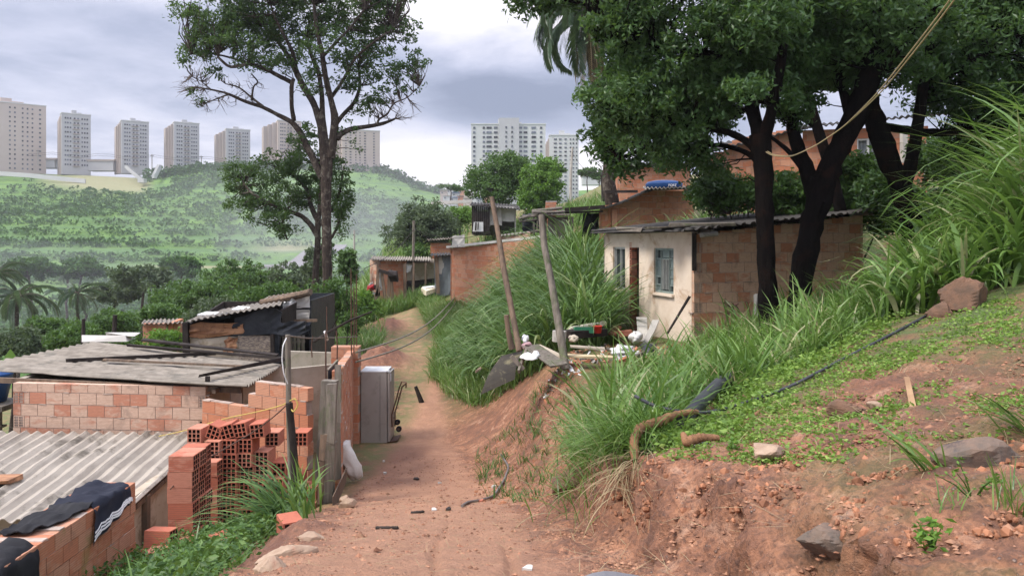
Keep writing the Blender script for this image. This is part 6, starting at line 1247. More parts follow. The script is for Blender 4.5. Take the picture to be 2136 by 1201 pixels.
# ---- hollow blocks: stepped pile, tall stack, loose ones
def brick_piles():
    n = [0]
    mbk = MB(); hole_block(mbk, (0,0,.095), [[0,1,0],[1,0,0],[0,0,1]], .29, .185, .19, 3, 3, 0, 1, .5, .04); protos = []
    for i in range(5):
        mbk = MB(); hole_block(mbk, (0,0,.0925), [[0,1,0],[1,0,0],[0,0,1]], .29, .185, .19, 3, 3, 0, 1, i/4, .045)
        o = mbk.build('hollow_brick', (M_BRICKN, M_HOLE), origin=(0,0,0)); protos.append(o)
    used = set()
    def put(loc, rz, label, group, k=None, rx=0, ry=0):
        k = random.randrange(5) if k is None else k
        if k not in used: o = protos[k]; used.add(k)
        else: o = protos[k].copy(); COL.objects.link(o)
        o.location = loc; o.rotation_euler = (rx, ry, rz); tag(o, label, 'brick', group)
    zb = -3.80; Y = 10.35; x0 = -3.98
    tops = [6,6,6,5,4,3,2]
    for c in range(7):
        for r in range(tops[c]):
            put((x0+c*.197+random.uniform(-.008,.008), Y+c*.05+random.uniform(-.02,.05)+(.10 if c > 3 and r == tops[c]-1 else 0), zb+r*.187), random.uniform(-.05,.05), 'red hollow brick in the stepped pile, open cells facing the path', 'bricks of the stepped pile')
    for c in range(3): put((x0+.25+c*.40, Y+.42, zb+5*.187+.01), random.uniform(-.1,.1), 'red hollow brick in the back row of the stepped pile', 'bricks behind the stepped pile')
    for i, (dx, dz, ry) in enumerate(((-.05,6.0,.35),(.17,6.05,-.3),(.36,6.15,-.2),(.56,6.1,-.12),(-.28,5.75,.0))):
        put((x0+dx, Y+.1, zb+dz*.187), random.uniform(-.2,.2), 'red hollow brick tilted on top of the stepped pile', 'tilted bricks on the stepped pile', ry=ry)
    zb = -3.86
    for r in range(7):
        for c in range(3):
            put((-3.92+random.uniform(-.012,.012), 9.15+c*.2, zb+r*.187), PI/2+random.uniform(-.03,.03), 'red hollow brick in the tall square stack, long side to the path', 'bricks of the tall square stack')
    for r in range(5):
        put((-3.96, 10.02, zb+.05+r*.187), PI/2+random.uniform(-.04,.04), 'red hollow brick in the column between the square stack and the stepped pile', 'bricks between the two stacks')
    for i, (px, Yl, dz, rz, ry) in enumerate(((330,8.5,.02,1.4,.0),(335,8.55,.21,1.5,.1),(352,8.7,.05,.3,.6),(374,8.8,.05,-.4,.7),(340,8.35,.02,1.7,.0))):
        g = G(px, Yl, dz); put(g, rz, ['loose red brick on the ground beside the tall stack, lowest','red brick lying across another beside the tall stack','red brick standing tilted right of the loose pair','red brick leaning furthest right in the loose heap','red brick at the front of the loose heap'][i], 'loose bricks beside the tall stack', ry=ry)
    put(G(583,9.6,.06), .6, 'red brick lying on its side right of the stepped pile', 'loose bricks right of the pile', ry=.3); put(G(470,7.6,.0), .9, 'orange brick half hidden in the weeds', 'loose bricks in the weeds')
    put(G(605,7.2,-.02), .5, 'orange brick sunk in the soil beside the path edging stones', 'loose bricks by the path')
    for k in range(5):
        if k not in used: bpy.data.objects.remove(protos[k])
brick_piles()
# ---- clothes on the thick wall
def cloth(label, rows, m, name='garment', thick=.012, stripes=None):
    g = np.array(rows, float); n1, n2 = g.shape[:2]; U = np.linspace(0, n1-1, 22); V = np.linspace(0, n2-1, 26)
    h = np.zeros((22, n2, 3)); 
    for j in range(n2):
        for k in range(3): h[:,j,k] = np.interp(U, range(n1), g[:,j,k])
    q = np.zeros((22, 26, 3))
    for i in range(22):
        for k in range(3): q[i,:,k] = np.interp(V, range(n2), h[i,:,k])
    for _ in range(2):
        q[1:-1] = (q[:-2]+2*q[1:-1]+q[2:])/4; q[:,1:-1] = (q[:,:-2]+2*q[:,1:-1]+q[:,2:])/4
    q[...,2] += fbm(q[...,1]*7+g[0,0,0], q[...,0]*7, 3)*.06; q[...,0] += fbm(q[...,1]*9, q[...,2]*6, 3)*.035
    mb = MB(); mb.slab(q, (0,0,thick) , 0, .5)
    o = mb.build(name, m, smooth=True); tag(o, label, 'clothes')
    if stripes:
        s = MB()
        for (a, b) in stripes:
            e = q[:, a:b+1] if False else None
            pts = np.array([[q[i]*1 for i in range(22)]][0]); ln = pts[:, a]*(1-b)+pts[:, a+1]*b; ln = ln+np.array([.012,0,.004]); rows_ = np.stack([ln+[0,0,.009], ln-[0,0,.009]], 1); s.slab(rows_, (-.004,0,0), 0, .5)
        s.build('stripe', M_LETTER, o)
    return o
M_NAVY = mat('navy_cloth', (.012,.014,.024), (.02,.023,.035), 3, .85, .5, 60, bd=.006)
M_BLACKC = mat('black_cloth', (.012,.012,.014), (.022,.022,.024), 3, .85, .5, 60, bd=.006)
zt = -2.755
cloth('dark blue garment with white stripes at its hem hanging over the wall top', [[(-4.78,8.0,zt+.01),(-4.6,8.0,zt+.02),(-4.36,7.97,zt+.02),(-4.30,7.90,zt-.05),(-4.29,7.86,zt-.22),(-4.28,7.84,zt-.34)],[(-4.78,8.35,zt+.01),(-4.6,8.37,zt+.02),(-4.36,8.38,zt+.02),(-4.30,8.36,zt-.05),(-4.29,8.36,zt-.2),(-4.28,8.34,zt-.28)],[(-4.75,8.68,zt+.01),(-4.6,8.68,zt+.02),(-4.36,8.68,zt+.02),(-4.30,8.67,zt-.05),(-4.29,8.66,zt-.14),(-4.28,8.64,zt-.19)]], M_NAVY, stripes=[(20,.5),(21,.9),(23,.3)])
cloth('crumpled black garment lying flat on the wall top', [[(-4.80,7.2,zt+.01),(-4.62,7.15,zt+.03),(-4.50,7.2,zt+.01)],[(-4.80,7.5,zt+.02),(-4.60,7.5,zt+.05),(-4.40,7.55,zt+.02)],[(-4.78,7.95,zt+.02),(-4.58,7.97,zt+.04),(-4.34,7.98,zt+.02)]], M_BLACKC)
cloth('black garment hanging over the near end of the wall at the picture corner', [[(-4.7,6.4,zt+.02),(-4.4,6.4,zt+.02),(-4.30,6.42,zt-.04),(-4.29,6.45,zt-.3),(-4.28,6.45,zt-.5)],[(-4.7,6.95,zt+.02),(-4.4,6.98,zt+.02),(-4.30,6.98,zt-.04),(-4.29,6.98,zt-.3),(-4.28,6.96,zt-.46)]], M_BLACKC)
# ---- planks lying on the grey roof
def roofz(px, py):
    # intersect the pixel ray with the bilinear roof through small search
    NR = P(515,806,12.35); R = P(590,761,15.0); FA = P(200,714,17.3); LF = P(-90,774,13.9); best = None
    for u in np.linspace(0, 1, 41):
        for v in np.linspace(0, 1, 41):
            q = (NR*(1-u)+R*u)*(1-v)+(LF*(1-u)+FA*u)*v; e = abs(1068+q[0]/q[1]*F-px)+abs(500-q[2]/q[1]*F-py)
            if best is None or e < best[0]: best = (e, q)
    return best[1]+[0,0,.075]
for a, b, w, h, l, lift in (((137,760),(452,728),.07,.06,'long dark batten crossing the grey roof from lower left',0),((266,733),(595,757),.07,.06,'dark plank running along the ridge side of the grey roof',.06),((296,726),(582,752),.06,.05,'dark plank just behind the ridge-side one',.10),((215,760),(520,774),.07,.03,'thin brown board lying across the middle of the grey roof',.02),((416,798),(590,752),.07,.06,'short dark batten at the right end of the grey roof',.05)):
    A = roofz(*a)+[0,0,lift]; B = roofz(*b)+[0,0,lift]; mb = MB(); mb.bar(A, B, w, h, 0, .3, jit=.006); tag(mb.build('roof_batten', M_WOODD if 'brown' not in l else M_WOOD), l, 'plank')
mb = MB(); mb.bar(P(433,798,12.7)+[0,0,.02], P(433,787,12.7)+[0,0,.02], .06, .06, 0, .2, up=(0,1,0)); tag(mb.build('wood_block', M_WOODD), 'small dark block standing at the front edge of the grey roof', 'wood block')
q = roofz(215,716); mb = MB(); mb.box(q+[0,.2,.03], (.9,.5,.04), 0, .7, jit=.04); mb.box(q+[.3,.3,.09], (.6,.35,.04), 0, .3, jit=.04); tag(mb.build('scrap_sheet', M_TILEC), 'crumpled pale scrap sheets on the far corner of the grey roof', 'scrap')
q = P(25,1004,10.6); mb = MB(); mb.box(q+[-.3,0,.03], (.75,.30,.03), 0, .4, jit=.015); tag(mb.build('loose_board', M_WOODO), 'small brown board lying on the pale low roof by the left edge', 'board')
# ---- timber posts by the yard
def posts():
    def post(label, pts, r, m, Y, name='timber_post', square=False, cat='post'):
        mb = MB(); q = np.array([P(p[0], p[1], p[2] if len(p) > 2 else Y) for p in pts])
        if square:
            for a, b in zip(q[:-1], q[1:]): mb.bar(a, b, r*2, r*1.6, 0, random.random(), up=(0,1,0), jit=.01)
        else: mb.tube(q, np.linspace(r*1.1, r*.9, len(q)), 9, 0, .5, rough=.07)
        o = mb.build(name, m, smooth=not square); return tag(o, label, cat)
    post('slim grey pole with a burnt dark lower half before the stepped pile', [(608,1075,9.6),(606,960,9.6),(602,840,9.6),(601,760,9.6),(600,698,9.6)], .034, M_WOODG, 9.6)
    post('charred flaking post wrapped round the slim grey pole', [(618,1020,9.55),(612,930,9.55),(603,840,9.55)], .045, M_WOODD, 9.6)
    post('wide weathered board standing at the corner of the yard wall', [(672,1050),(680,900),(688,792)], .10, M_WOODG, 10.9, 'corner_board', True)
    post('mossy post in front of the wide weathered board', [(684,1045),(690,920),(693,800)], .07, M_WOODG, 10.75, square=True); post('short broken post leaning on the mossy one', [(668,1050),(672,960),(676,905)], .035, M_WOOD, 10.6, square=True)
    post('tall thin grey stud behind the mossy post', [(703,1000),(704,880),(706,760)], .045, M_WOODG, 11.4, square=True)
    t = thing('dark_board', 'dark blue-grey board standing on the corner of the alley wall', 'board', P(694,800,11.7)); mb = MB(); mb.hexa([P(684,800,11.6),P(704,790,12.1),P(705,790,12.12),P(685,801,11.62),P(684,772,11.6),P(704,752,12.1),P(705,752,12.12),P(685,773,11.62)], 0, .5); mb.build('panel', mat('slate_board', (.04,.045,.055), (.07,.075,.085), 3, .5, .2), t); mb = MB(); mb.bar(P(684,771,11.6), P(704,751,12.1), .03, .02, 0, .9); mb.build('edge_strip', M_WOODG, t)
    mb = MB(); mb.bar(P(694,1052,10.3), P(722,990,11.6), .02, .22, 0, .6, jit=.01); tag(mb.build('leaning_plank', M_WOOD), 'short plank lying against the foot of the timber posts', 'plank')
    for i, (px, y0, y1, Y) in enumerate(((680,830,690,11.8),(703,760,690,13.0),(733,740,560,15.5),(738,735,600,16.4),(744,735,572,16.9),(651,745,700,17),(683,700,640,16))):
        post(['rusty rebar rod rising left of the dark board','rusty rebar rod above the dark board','tallest rebar rod at the far end of the alley wall','rebar rod right beside the tallest one','rebar rod standing furthest right over the alley wall','short rod over the orange parapet','bent rod in the greenery below the twin trunks'][i], [(px,y0),(px+random.uniform(-1.5,1.5),(y0+y1)/2),(px+random.uniform(-2,2),y1)], .012, M_METAL, Y, 'rebar_rod', cat='rod')
    mb = MB(); mb.tube([P(655,712,16), P(690,690,15.6), P(730,668,15), P(775,650,14.6)], [.03,.03,.025,.015], 7, 0, .4, rough=.1); mb.tube([P(690,690,15.6), P(705,660,15.4)], .012, 5); tag(mb.build('fallen_branch', M_WOODD), 'dark crooked branch lying over the rods above the yard', 'branch')
    mb = MB(); mb.tube([P(598,700,9.6), P(640,705,12), P(700,704,14), P(745,702,16)], .012, 6, 0, .9); tag(mb.build('cable', M_WOODG), 'pale cable stretched from the slim grey pole back over the yard', 'cable')
    mb = MB(); mb.tube([P(675,712,15.5)+[0,.3,0], P(678,692,15.5)], .03, 12, 0, .9); tag(mb.build('white_pipe', M_WHITE), 'short open white pipe end sticking up over the yard', 'pipe')
    # yellow and grey wires on the slim pole
    for i, (pts, mt, lab) in enumerate((([(606,835,9.55),(590,845,9.8),(540,858,11),(470,872,12),(380,900,12.6),(250,925,12.65)], 'y', 'yellow wire running left from the slim grey pole across the brick front'),([(606,835,9.55),(616,830,9.5),(622,845,9.5),(612,860,9.5),(604,848,9.55)], 'y', 'small yellow wire loop on the slim grey pole'),([(600,700,9.6),(590,720,9.5),(588,750,9.5),(592,780,9.5),(600,800,9.55)], 'g', 'white wire loop hanging at the top of the slim grey pole'),([(605,838,9.55),(570,870,9.9),(530,900,10.1),(470,935,10.0),(390,980,9.3),(355,1020,9.0)], 'r', 'brown wire sagging down to the tall brick stack'))):
        mb = MB(); q = np.array([P(*p) for p in pts]); tt = np.linspace(0, len(q)-1, 30); q = np.array([np.interp(tt, range(len(q)), q[:,k]) for k in range(3)]).T
        for _ in range(4): q[1:-1] = (q[:-2]+2*q[1:-1]+q[2:])/4
        mb.tube(q, .008, 6, 0, .5); tag(mb.build('wire', {'y': M_YEL, 'g': M_WHITE, 'r': M_METAL}[mt]), lab, 'wire')
    # two thin posts beyond the grey roof
    post('left thin dark post rising beyond the grey roof', [(173,716),(174,690),(174,665)], .05, M_WOODD, 22); post('taller dark post beyond the grey roof', [(238,712),(239,680),(240,657)], .06, M_WOODD, 21)
    # posts and poles on the right
    post('left leaning pole crossing the tall grass, tapering to its tip', [(1084,732,13.7),(1064,630,14.1),(1050,560,14.4),(1040,490,14.7),(1026,412,15)], .054, M_WOOD, 14, 'leaning_pole', cat='pole')
    post('right leaning pole with a bare mossy foot standing before the junk', [(1180,770,13.2),(1168,690,13.4),(1150,590,13.7),(1135,510,13.9),(1130,448,14)], .066, M_WOODG, 14, 'leaning_pole', cat='pole')
    post('short stub post beside the left leaning pole', [(1068,728,13.5),(1060,690,13.5),(1056,657,13.5)], .05, M_WOOD, 13.5)
    post('thin utility pole at the end of the path by the far hut', [(862,638),(862,550),(863,460)], .085, M_WOODG, 44, 'utility_pole', cat='pole')
    post('slender steel pole in front of the pale cream block', [(1190,420),(1191,360),(1194,308)], .12, M_CEM, 70, 'utility_pole', cat='pole'); post('short dark pole on the slope right of the towers', [(1258,420),(1257,395),(1255,366)], .1, M_WOODD, 50, 'utility_pole', cat='pole'); post('pale lamp pole in the mist right of the twin trunks', [(739,560),(739,525),(739,480)], .09, M_CEM, 70, 'lamp_pole', cat='pole')
M_YEL = mat('yellow_wire', (.55,.42,.10), (.45,.35,.10), 3, .6, 0)
posts()
# ---- fridge
def fridge():
    t = thing('refrigerator', 'old grey refrigerator standing upright on the path by the alley wall', 'refrigerator', P(784,927,16.9)); M_F = mat('fridge_grey', (.29,.27,.245), (.25,.235,.21), 1.2, .5, .08, 12, spots=(.22,.2,.18)); M_FT = mat('fridge_top', (.55,.56,.56), (.48,.49,.49), 2, .45, 0)
    c = P(783,927,16.9); x0, x1 = P(752,0,16.9)[0], P(807,0,16.9)[0]; z0, z1 = c[2], P(0,775,16.9)[2]; D = .66; y0 = 16.9
    def rbox(mb, a, b, r=.02):
        lo = np.array(a); hi = np.array(b); pr = []
        for sx, sy in ((0,0),(1,0),(1,1),(0,1)):
            cx = [lo[0]+r, hi[0]-r][sx]; cy = [lo[1]+r, hi[1]-r][sy]; a0 = {(0,0):PI,(1,0):1.5*PI,(1,1):0,(0,1):.5*PI}[(sx,sy)]
            for k in range(4): th = a0+k*PI/6; pr.append((cx+r*math.cos(th), cy+r*math.sin(th)))
        pr = np.array(pr); n = len(pr); v = np.vstack([np.column_stack([pr, np.full(n, lo[2])]), np.column_stack([pr, np.full(n, hi[2])])]); i = np.arange(n)
        mb.add(v, np.stack([i, (i+1)%n, (i+1)%n+n, i+n], 1), 0, .5); mb.add(v[n:], [list(range(n))], 0, .5); mb.add(v[:n], [list(range(n))[::-1]], 0, .5)
    mb = MB(); rbox(mb, (x0,y0,z0+.04), (x1,y0+D,z1-.012)); mb.build('cabinet', M_F, t); mb = MB(); rbox(mb, (x0-.004,y0-.004,z1-.012), (x1+.004,y0+D,z1+.012)); mb.build('top_panel', M_FT, t)
    mb = MB(); rbox(mb, (x1+.012,y0+.0,z0+.07), (x1+.065,y0+D,z1-.03)); d = mb.build('door', M_F, t); mb = MB(); rbox(mb, (x1+.065,y0+.05,z1-.22), (x1+.085,y0+.09,z1-.06), .006); mb.build('handle', M_FT, d); mb = MB(); mb.box((x1+.02,y0+.06,z1+.002), (.07,.1,.03), 0, .4); mb.build('hinge', M_FT, t)
    mb = MB(); mb.box((x0+(x1-x0)*.74,y0-.003,(z0+z1)/2), (.004,.004,z1-z0-.15), 0, .5); mb.build('panel_seam', M_DARK, t)
    mb = MB(); mb.box((x1+.006,y0+D/2,(z0+z1)/2), (.012,D-.06,z1-z0-.14), 0, .5); mb.build('door_seal', M_DARK, t)
    for sx in (x0+.05, x1-.05):
        for sy in (y0+.05, y0+D-.05): mb = MB(); mb.tube([(sx,sy,z0-.03),(sx,sy,z0+.04)], .022, 8); mb.build('foot', M_DARK, t)
    t = thing('scrap_cabinet', 'black scrap metal unit wedged between the refrigerator and the alley wall', 'scrap', (x0-.15,17.3,-4.5)); mb = MB(); mb.box((x0-.12,17.35,-3.75), (.14,.4,1.3), 0, .3, jit=.01); mb.build('casing', M_WOODD, t); mb = MB()
    for k in range(5): mb.box((x0-.12,17.13,-4.2+.2*k), (.15,.04,.03), 0, .8)
    mb.build('shelf_rail', M_ALU, t)
    # hand truck
    t = thing('hand_truck', 'rusty hand truck with two small wheels lying against the refrigerator door', 'hand truck', P(828,905,17)); xr = P(818,0,17.1)[0]; Q = lambda px, py, Y=17.1: P(px, py, Y)
    mb = MB(); mb.tube([Q(818,890), Q(817,865), Q(826,835), Q(833,808), Q(838,796), Q(847,797), Q(847,808,17.3)], .016, 8, 0, .4); mb.tube([Q(824,888,17.5), Q(824,860,17.5), Q(832,832,17.5), Q(839,806,17.5), Q(847,800,17.4)], .016, 8, 0, .4)
    for a in (.2,.5,.8): mb.tube([Q(818+16*a,885-70*a), Q(824+12*a,885-70*a,17.5)], .012, 6, 0, .4)
    mb.build('frame', M_METAL, t); mb = MB(); mb.box(Q(822,915,17.2), (.26,.5,.015), 0, .3, [[.9,0,.25],[0,1,0],[-.25,0,.9]]); mb.build('toe_plate', M_METAL, t)
    for (px, py, Y) in ((829,880,17.3),(832,894,17.0)):
        c = Q(px, py, Y); mb = MB(); th = np.linspace(0, 2*PI, 17)[:-1]; mb.tube([c-[.0,.03,0], c+[.0,.03,0]], .062, 16, 0, .2); w = mb.build('wheel', M_DARK, t); mb = MB(); mb.tube([c-[.0,.036,0], c+[.0,.036,0]], .025, 10); mb.build('hub', M_METAL, w)
    # white sack
    g = P(733,1000,12.4); t = thing('white_sack', 'full white plastic sack slumped against the alley wall', 'sack', g); prof = [(.02,.0),(.09,.03),(.13,.10),(.15,.22),(.15,.34),(.13,.46),(.10,.54),(.12,.60),(.05,.61),(.01,.58)]; th = np.linspace(0, 2*PI, 25); rows = []
    for i, (r, z) in enumerate(prof):
        rows.append([(g[0]+.09-z*.42+r*math.cos(a)*(1.0), g[1]+r*.7*math.sin(a)+z*.08, g[2]+z+.02*math.sin(3*a+i)) for a in th])
    q = np.array(rows); q[...,0] += fbm(q[...,2]*11, q[...,1]*14, 3)*.05; q[...,1] += fbm(q[...,2]*13, q[...,0]*16, 3)*.05; mb = MB(); mb.grid(q, 0, .5, True); mb.build('bag', mat('sack_white', (.60,.59,.56), (.46,.44,.40), 3, .5, .5, 14, bd=.02), t, smooth=True)
    mb = MB(); c = P(712,930,12.4); mb.box(c+[.01,0,.0], (.12,.05,.03), 0, .2, jit=.01); mb.build('knot', M_TARP, t)
    mb = MB(); mb.bar(P(880,842,20.6), P(866,806,20.6), .10, .08, 0, .2, up=(0,1,0), jit=.015); tag(mb.build('stump_post', M_WOODD), 'dark short stake leaning in the middle of the path', 'stake')
fridge()
# ---- leaning sheet, junk on the platform
def junk():
    t = thing('leaning_sheet', 'dark curved sheet propped against the foot of the left leaning pole', 'sheet', P(1040,820,12.9)); mb = MB()
    a, b, c, d = P(1003,822,12.7), P(1074,790,12.9), P(1092,730,13.6), P(1046,742,13.5); u = np.linspace(0,1,8)[:,None,None]; v = np.linspace(0,1,8)[None,:,None]; g = (a*(1-u)+b*u)*(1-v)+(d*(1-u)+c*u)*v; g = g+np.array([-.1,-.3,.1])*(np.sin(v*PI)*.35); mb.slab(g, (.0,.03,.0), 0, .5); mb.build('panel', mat('old_dark_board', (.05,.042,.03), (.025,.022,.018), 2, .8, .4, 20, spots=(.16,.14,.08)), t)
    mb = MB(); mb.bar(P(1066,742,12.9), P(1092,770,12.9), .05, .07, 0, .6); mb.bar(P(1082,775,12.8), P(1098,730,13.3), .04, .07, 0, .7); mb.build('brace', M_WOODG, t)
    def plank(label, p, w, h, m=M_WOODG, name='plank', cat='plank'):
        mb = MB(); mb.bar(p[0], p[1], w, h, 0, None, jit=.008); tag(mb.build(name, m), label, cat)
    plank('wide grey board sloping down at the platform edge', (P(1106,720,13.6), P(1166,762,12.8)), .34, .025); plank('second grey board crossing the sloping one', (P(1118,722,13.8), P(1180,748,13.4)), .2, .025, M_BOARD)
    plank('pale batten lying before the cream house', (P(1190,722,14), P(1262,728,14)), .10, .03, M_BOARD); plank('yellowish board among the sacks before the cream house', (P(1180,742,13.5), P(1280,745,13.3)), .25, .03, mat('yellow_board', (.55,.46,.28), (.45,.36,.22), 2, .8, .2)); plank('brown low board stack under the green crate', (P(1182,698,15), P(1258,692,15.4)), .3, .14, M_WOODD)
    plank('grey slat leaning on the cream wall left of the steel window', (P(1343,712,15.9), P(1338,662,16.4)), .2, .02, M_TILEC); plank('pale slat leaning at an angle on the cream wall', (P(1348,716,15.7), P(1368,668,15.9)), .16, .02, M_TILEC)
    plank('dark bar leaning on the right end of the cream wall', (P(1392,696,15.3), P(1438,618,15.4)), .03, .03, M_WOODD, 'iron_bar', 'bar')
    plank('loose fence board sticking up by the leaning sheet', (P(1004,768,13.4), P(992,774,13.4)), .05, .03, M_WOOD)
    plank('left dark red clay tile slab by the door', (P(1276,700,16.3), P(1288,682,16.4)), .22, .05, M_BRICKN, 'clay_slab', 'slab'); plank('right dark red clay slab lying by the door', (P(1290,696,16), P(1318,692,16)), .22, .1, M_BRICKN, 'clay_slab', 'slab')
    mb = MB(); mb.tube([P(1188,687,15.5), P(1262,674,16)], .055, 12, 0, .8); tag(mb.build('white_pipe', mat('cream_pvc', (.60,.56,.46), (.5,.46,.37), 2, .5, 0)), 'thick cream pipe lying before the front of the cream house', 'pipe')
    # green crate, red box
    t = thing('green_crate', 'flat green plastic crate on the boards before the cream house', 'crate', P(1218,694,15.2)); M_G = mat('green_plastic', (.04,.20,.10), (.03,.15,.08), 2, .45, 0); c = P(1220,688,15.2); mb = MB()
    for dx, dy, sx, sy in ((0,-.13,.42,.015),(0,.13,.42,.015),(-.21,0,.015,.26),(.21,0,.015,.26)): mb.box(c+[dx,dy,0], (sx,sy,.09), 0, .5)
    mb.box(c+[0,0,-.045], (.4,.25,.01), 0, .5); mb.build('tray', M_G, t); mb = MB()
    for k in range(-2, 3): mb.box(c+[k*.08,-.139,.0], (.012,.006,.08), 0, .9)
    mb.build('rib', M_G, t)
    c = P(1246,688,15.1); t = thing('red_bucket', 'small red bucket beside the green crate', 'bucket', c); mb = MB(); th = np.linspace(0, 2*PI, 21); pr = [(.0,-.06),(.075,-.06),(.095,.07),(.10,.07),(.10,.082),(.09,.082),(.07,-.045),(0,-.045)]; mb.grid(np.array([[(c[0]+r*math.cos(a), c[1]+r*math.sin(a), c[2]+z) for a in th] for r, z in pr]), 0, .5, True); mb.build('pail', mat('red_plastic', (.50,.04,.02), (.42,.03,.02), 2, .4, 0), t, smooth=True); mb = MB(); mb.tube([c+[.1*math.cos(a), 0, .075+.06*math.sin(a)] for a in np.linspace(0, PI, 9)], .004, 5); mb.build('handle', M_WHITE, t)
    # white sacks and rags
    def rag(label, px, py, Y, w, h, m=M_WHITE, d=.3, z=.12):
        c = P(px, py, Y); n1, n2 = 14, 18; th = np.linspace(.0, PI*.98, n1)[:,None]; ph = np.linspace(0, 2*PI, n2)[None]; v = np.stack([np.sin(th)*np.cos(ph)*w/2, np.sin(th)*np.sin(ph)*d, np.cos(th)*h*np.ones_like(ph)], -1)
        v = v*(1+.75*fbm(v[...,:1][...,0]*7+px, v[...,2]*9+v[...,1]*5, 3)[...,None]); mb = MB(); mb.grid(v+c, 0, .5, True); tag(mb.build('sack', m, smooth=True), label, 'sack')
    rag('white sack slumped by the door of the cream house', 1325, 705, 15.6, .26, .14); rag('flat white sheet crumpled in the grass before the cream house', 1295, 730, 14.6, .55, .07); rag('white plastic bag lying by the leaning pole', 1118, 738, 13.3, .2, .06); rag('pinkish cloth bundle beside the sloping boards', 1100, 722, 13.7, .18, .07, mat('pink_rag', (.5,.33,.33), (.4,.22,.22), 5, .8, .3)); rag('white crumpled plastic under the sloping board', 1102, 745, 13.0, .24, .04); rag('small white bag behind the stub post', 1095, 706, 14, .15, .08); rag('dark bag behind the white sheet', 1350, 728, 15, .3, .12, M_TARP)
    rag('cream cement sack near the green crate', 1196, 706, 14.3, .24, .08, M_BOARD)
    # concrete footing, washer drum
    mb = MB(); mb.tube([P(1166,712,14.2), P(1167,690,14.2)], .13, 14, 0, .5); tag(mb.build('concrete_footing', M_CEM), 'round pale concrete footing behind the right leaning pole', 'footing')
    # hoop and frame against the side wall
    t = thing('bicycle_rim_hoop', 'thin iron hoop leaning on the block side wall', 'hoop', P(1502,740,14.6)); mb = MB(); c = P(1510,705,15.0); mb.tube([c+[.42*math.cos(a), -.1+.12*math.sin(a), .34*math.sin(a)-.1] for a in np.linspace(-.2, PI+.2, 24)], .012, 6, 0, .3); mb.build('ring', M_METAL, t)
    t = thing('iron_trestle', 'rusty trestle frame leaning before the block side wall', 'trestle', P(1520,720,14.5)); Q = lambda x, y, Y=14.5: P(x, y, Y)
    for (a, b) in (((1494,725),(1528,632)),((1512,622),(1518,658)),((1528,632),(1536,718)),((1534,636),(1545,655))):
        mb = MB(); mb.tube([Q(*a), Q(*b)], .022, 7, 0, .6); mb.build('leg', M_METAL, t)
    mb = MB(); mb.tube([Q(1510,630), Q(1524,640), Q(1540,633)], .02, 7); mb.tube([Q(1556,628), Q(1564,650), Q(1566,690)], .02, 7, 0, .8); mb.build('top_bar', M_METAL, t)
    mb = MB(); patch(mb, P(1574,700,14.6), P(1590,700,14.6), P(1588,612,14.8), P(1572,614,14.8), .015, wav=.005, rag=.005); tag(mb.build('zinc_strip', M_CEM), 'pale grey sheet strip standing left of the straight black trunk', 'sheet')
    # big black hose, roots
    def line(name, label, pts, r, m, cat, rough=0, sub=60, ground=None):
        q = np.array(pts, float); tt = np.linspace(0, len(q)-1, sub); q = np.array([np.interp(tt, range(len(q)), q[:,k]) for k in range(3)]).T
        for _ in range(6): q[1:-1] = (q[:-2]+2*q[1:-1]+q[2:])/4
        if ground is not None: q[:,2] = np.maximum(q[:,2], H(q[:,0], q[:,1])+ground)
        mb = MB(); mb.tube(q, r, 9, 0, .5, rough=rough); o = mb.build(name, m, smooth=True); tag(o, label, cat); return o
    M_HOSE = mat('black_hose', (.035,.037,.042), (.06,.06,.065), 3, .5, .2); gg = lambda px, Y, d=.03: G(px, Y, d)
    line('black_hose', 'black water hose running down the bank from upper right', [gg(2060,9.2), gg(2005,8.8),gg(1930,8.0),gg(1830,7.5),gg(1740,7.1),gg(1650,6.8),gg(1560,6.6,.06),P(1480,862,6.35),P(1410,858,6.3),P(1360,845,6.4),P(1325,826,6.6)], .015, M_HOSE, 'hose')
    line('black_pipe', 'thick dark pipe half buried in the grass at the bank', [P(1425,878,6.2),P(1450,850,6.5),P(1500,800,7.4),P(1530,785,8)], .062, M_HOSE, 'pipe')
    line('path_hose', 'grey hose lying along the right side of the path', [gg(1045,13.2),gg(1062,12.2,.02),gg(1052,11.6,.02),gg(1030,10.8,.02),gg(1000,10,.02),gg(975,9.4,.02),gg(964,8.9,.02)], .017, mat('grey_hose', (.17,.15,.14), (.12,.105,.1), 3, .6, .1), 'hose')
    M_ROOT = mat('root_bark', (.27,.14,.07), (.13,.07,.04), 8, .95, 1.0, 22, bd=.02)
    line('tree_root', 'thick orange root curling over the edge of the cut bank', [P(1325,960,5.6),P(1322,915,5.75),P(1335,893,5.9),P(1375,880,6.0),P(1415,862,6.1),P(1455,858,6.2)], np.concatenate([np.linspace(.028,.042,30), np.linspace(.042,.02,30)]), M_ROOT, 'root', .14)
    line('tree_root', 'short bent root lying on the weedy bank', [P(1425,905,5.35),P(1432,922,5.25),P(1460,912,5.3),P(1500,913,5.3)], np.concatenate([np.linspace(.02,.036,30), np.linspace(.036,.02,30)]), M_ROOT, 'root', .08, ground=.02)
    line('tree_root', 'thin pale root among the weeds on the bank', [gg(1552,5.9,.01),gg(1578,6.1,.02),gg(1600,6.4,.01)], .016, M_ROOT, 'root', .1)
    mb = MB(); mb.bar(G(1905,5.0,.01), G(1893,5.6,.08), .03, .018, 0, .9, jit=.006); tag(mb.build('split_stick', mat('split_wood', (.34,.22,.12), (.22,.13,.07), 4, .8, .4)), 'split pale stick lying on the weedy bank', 'stick')
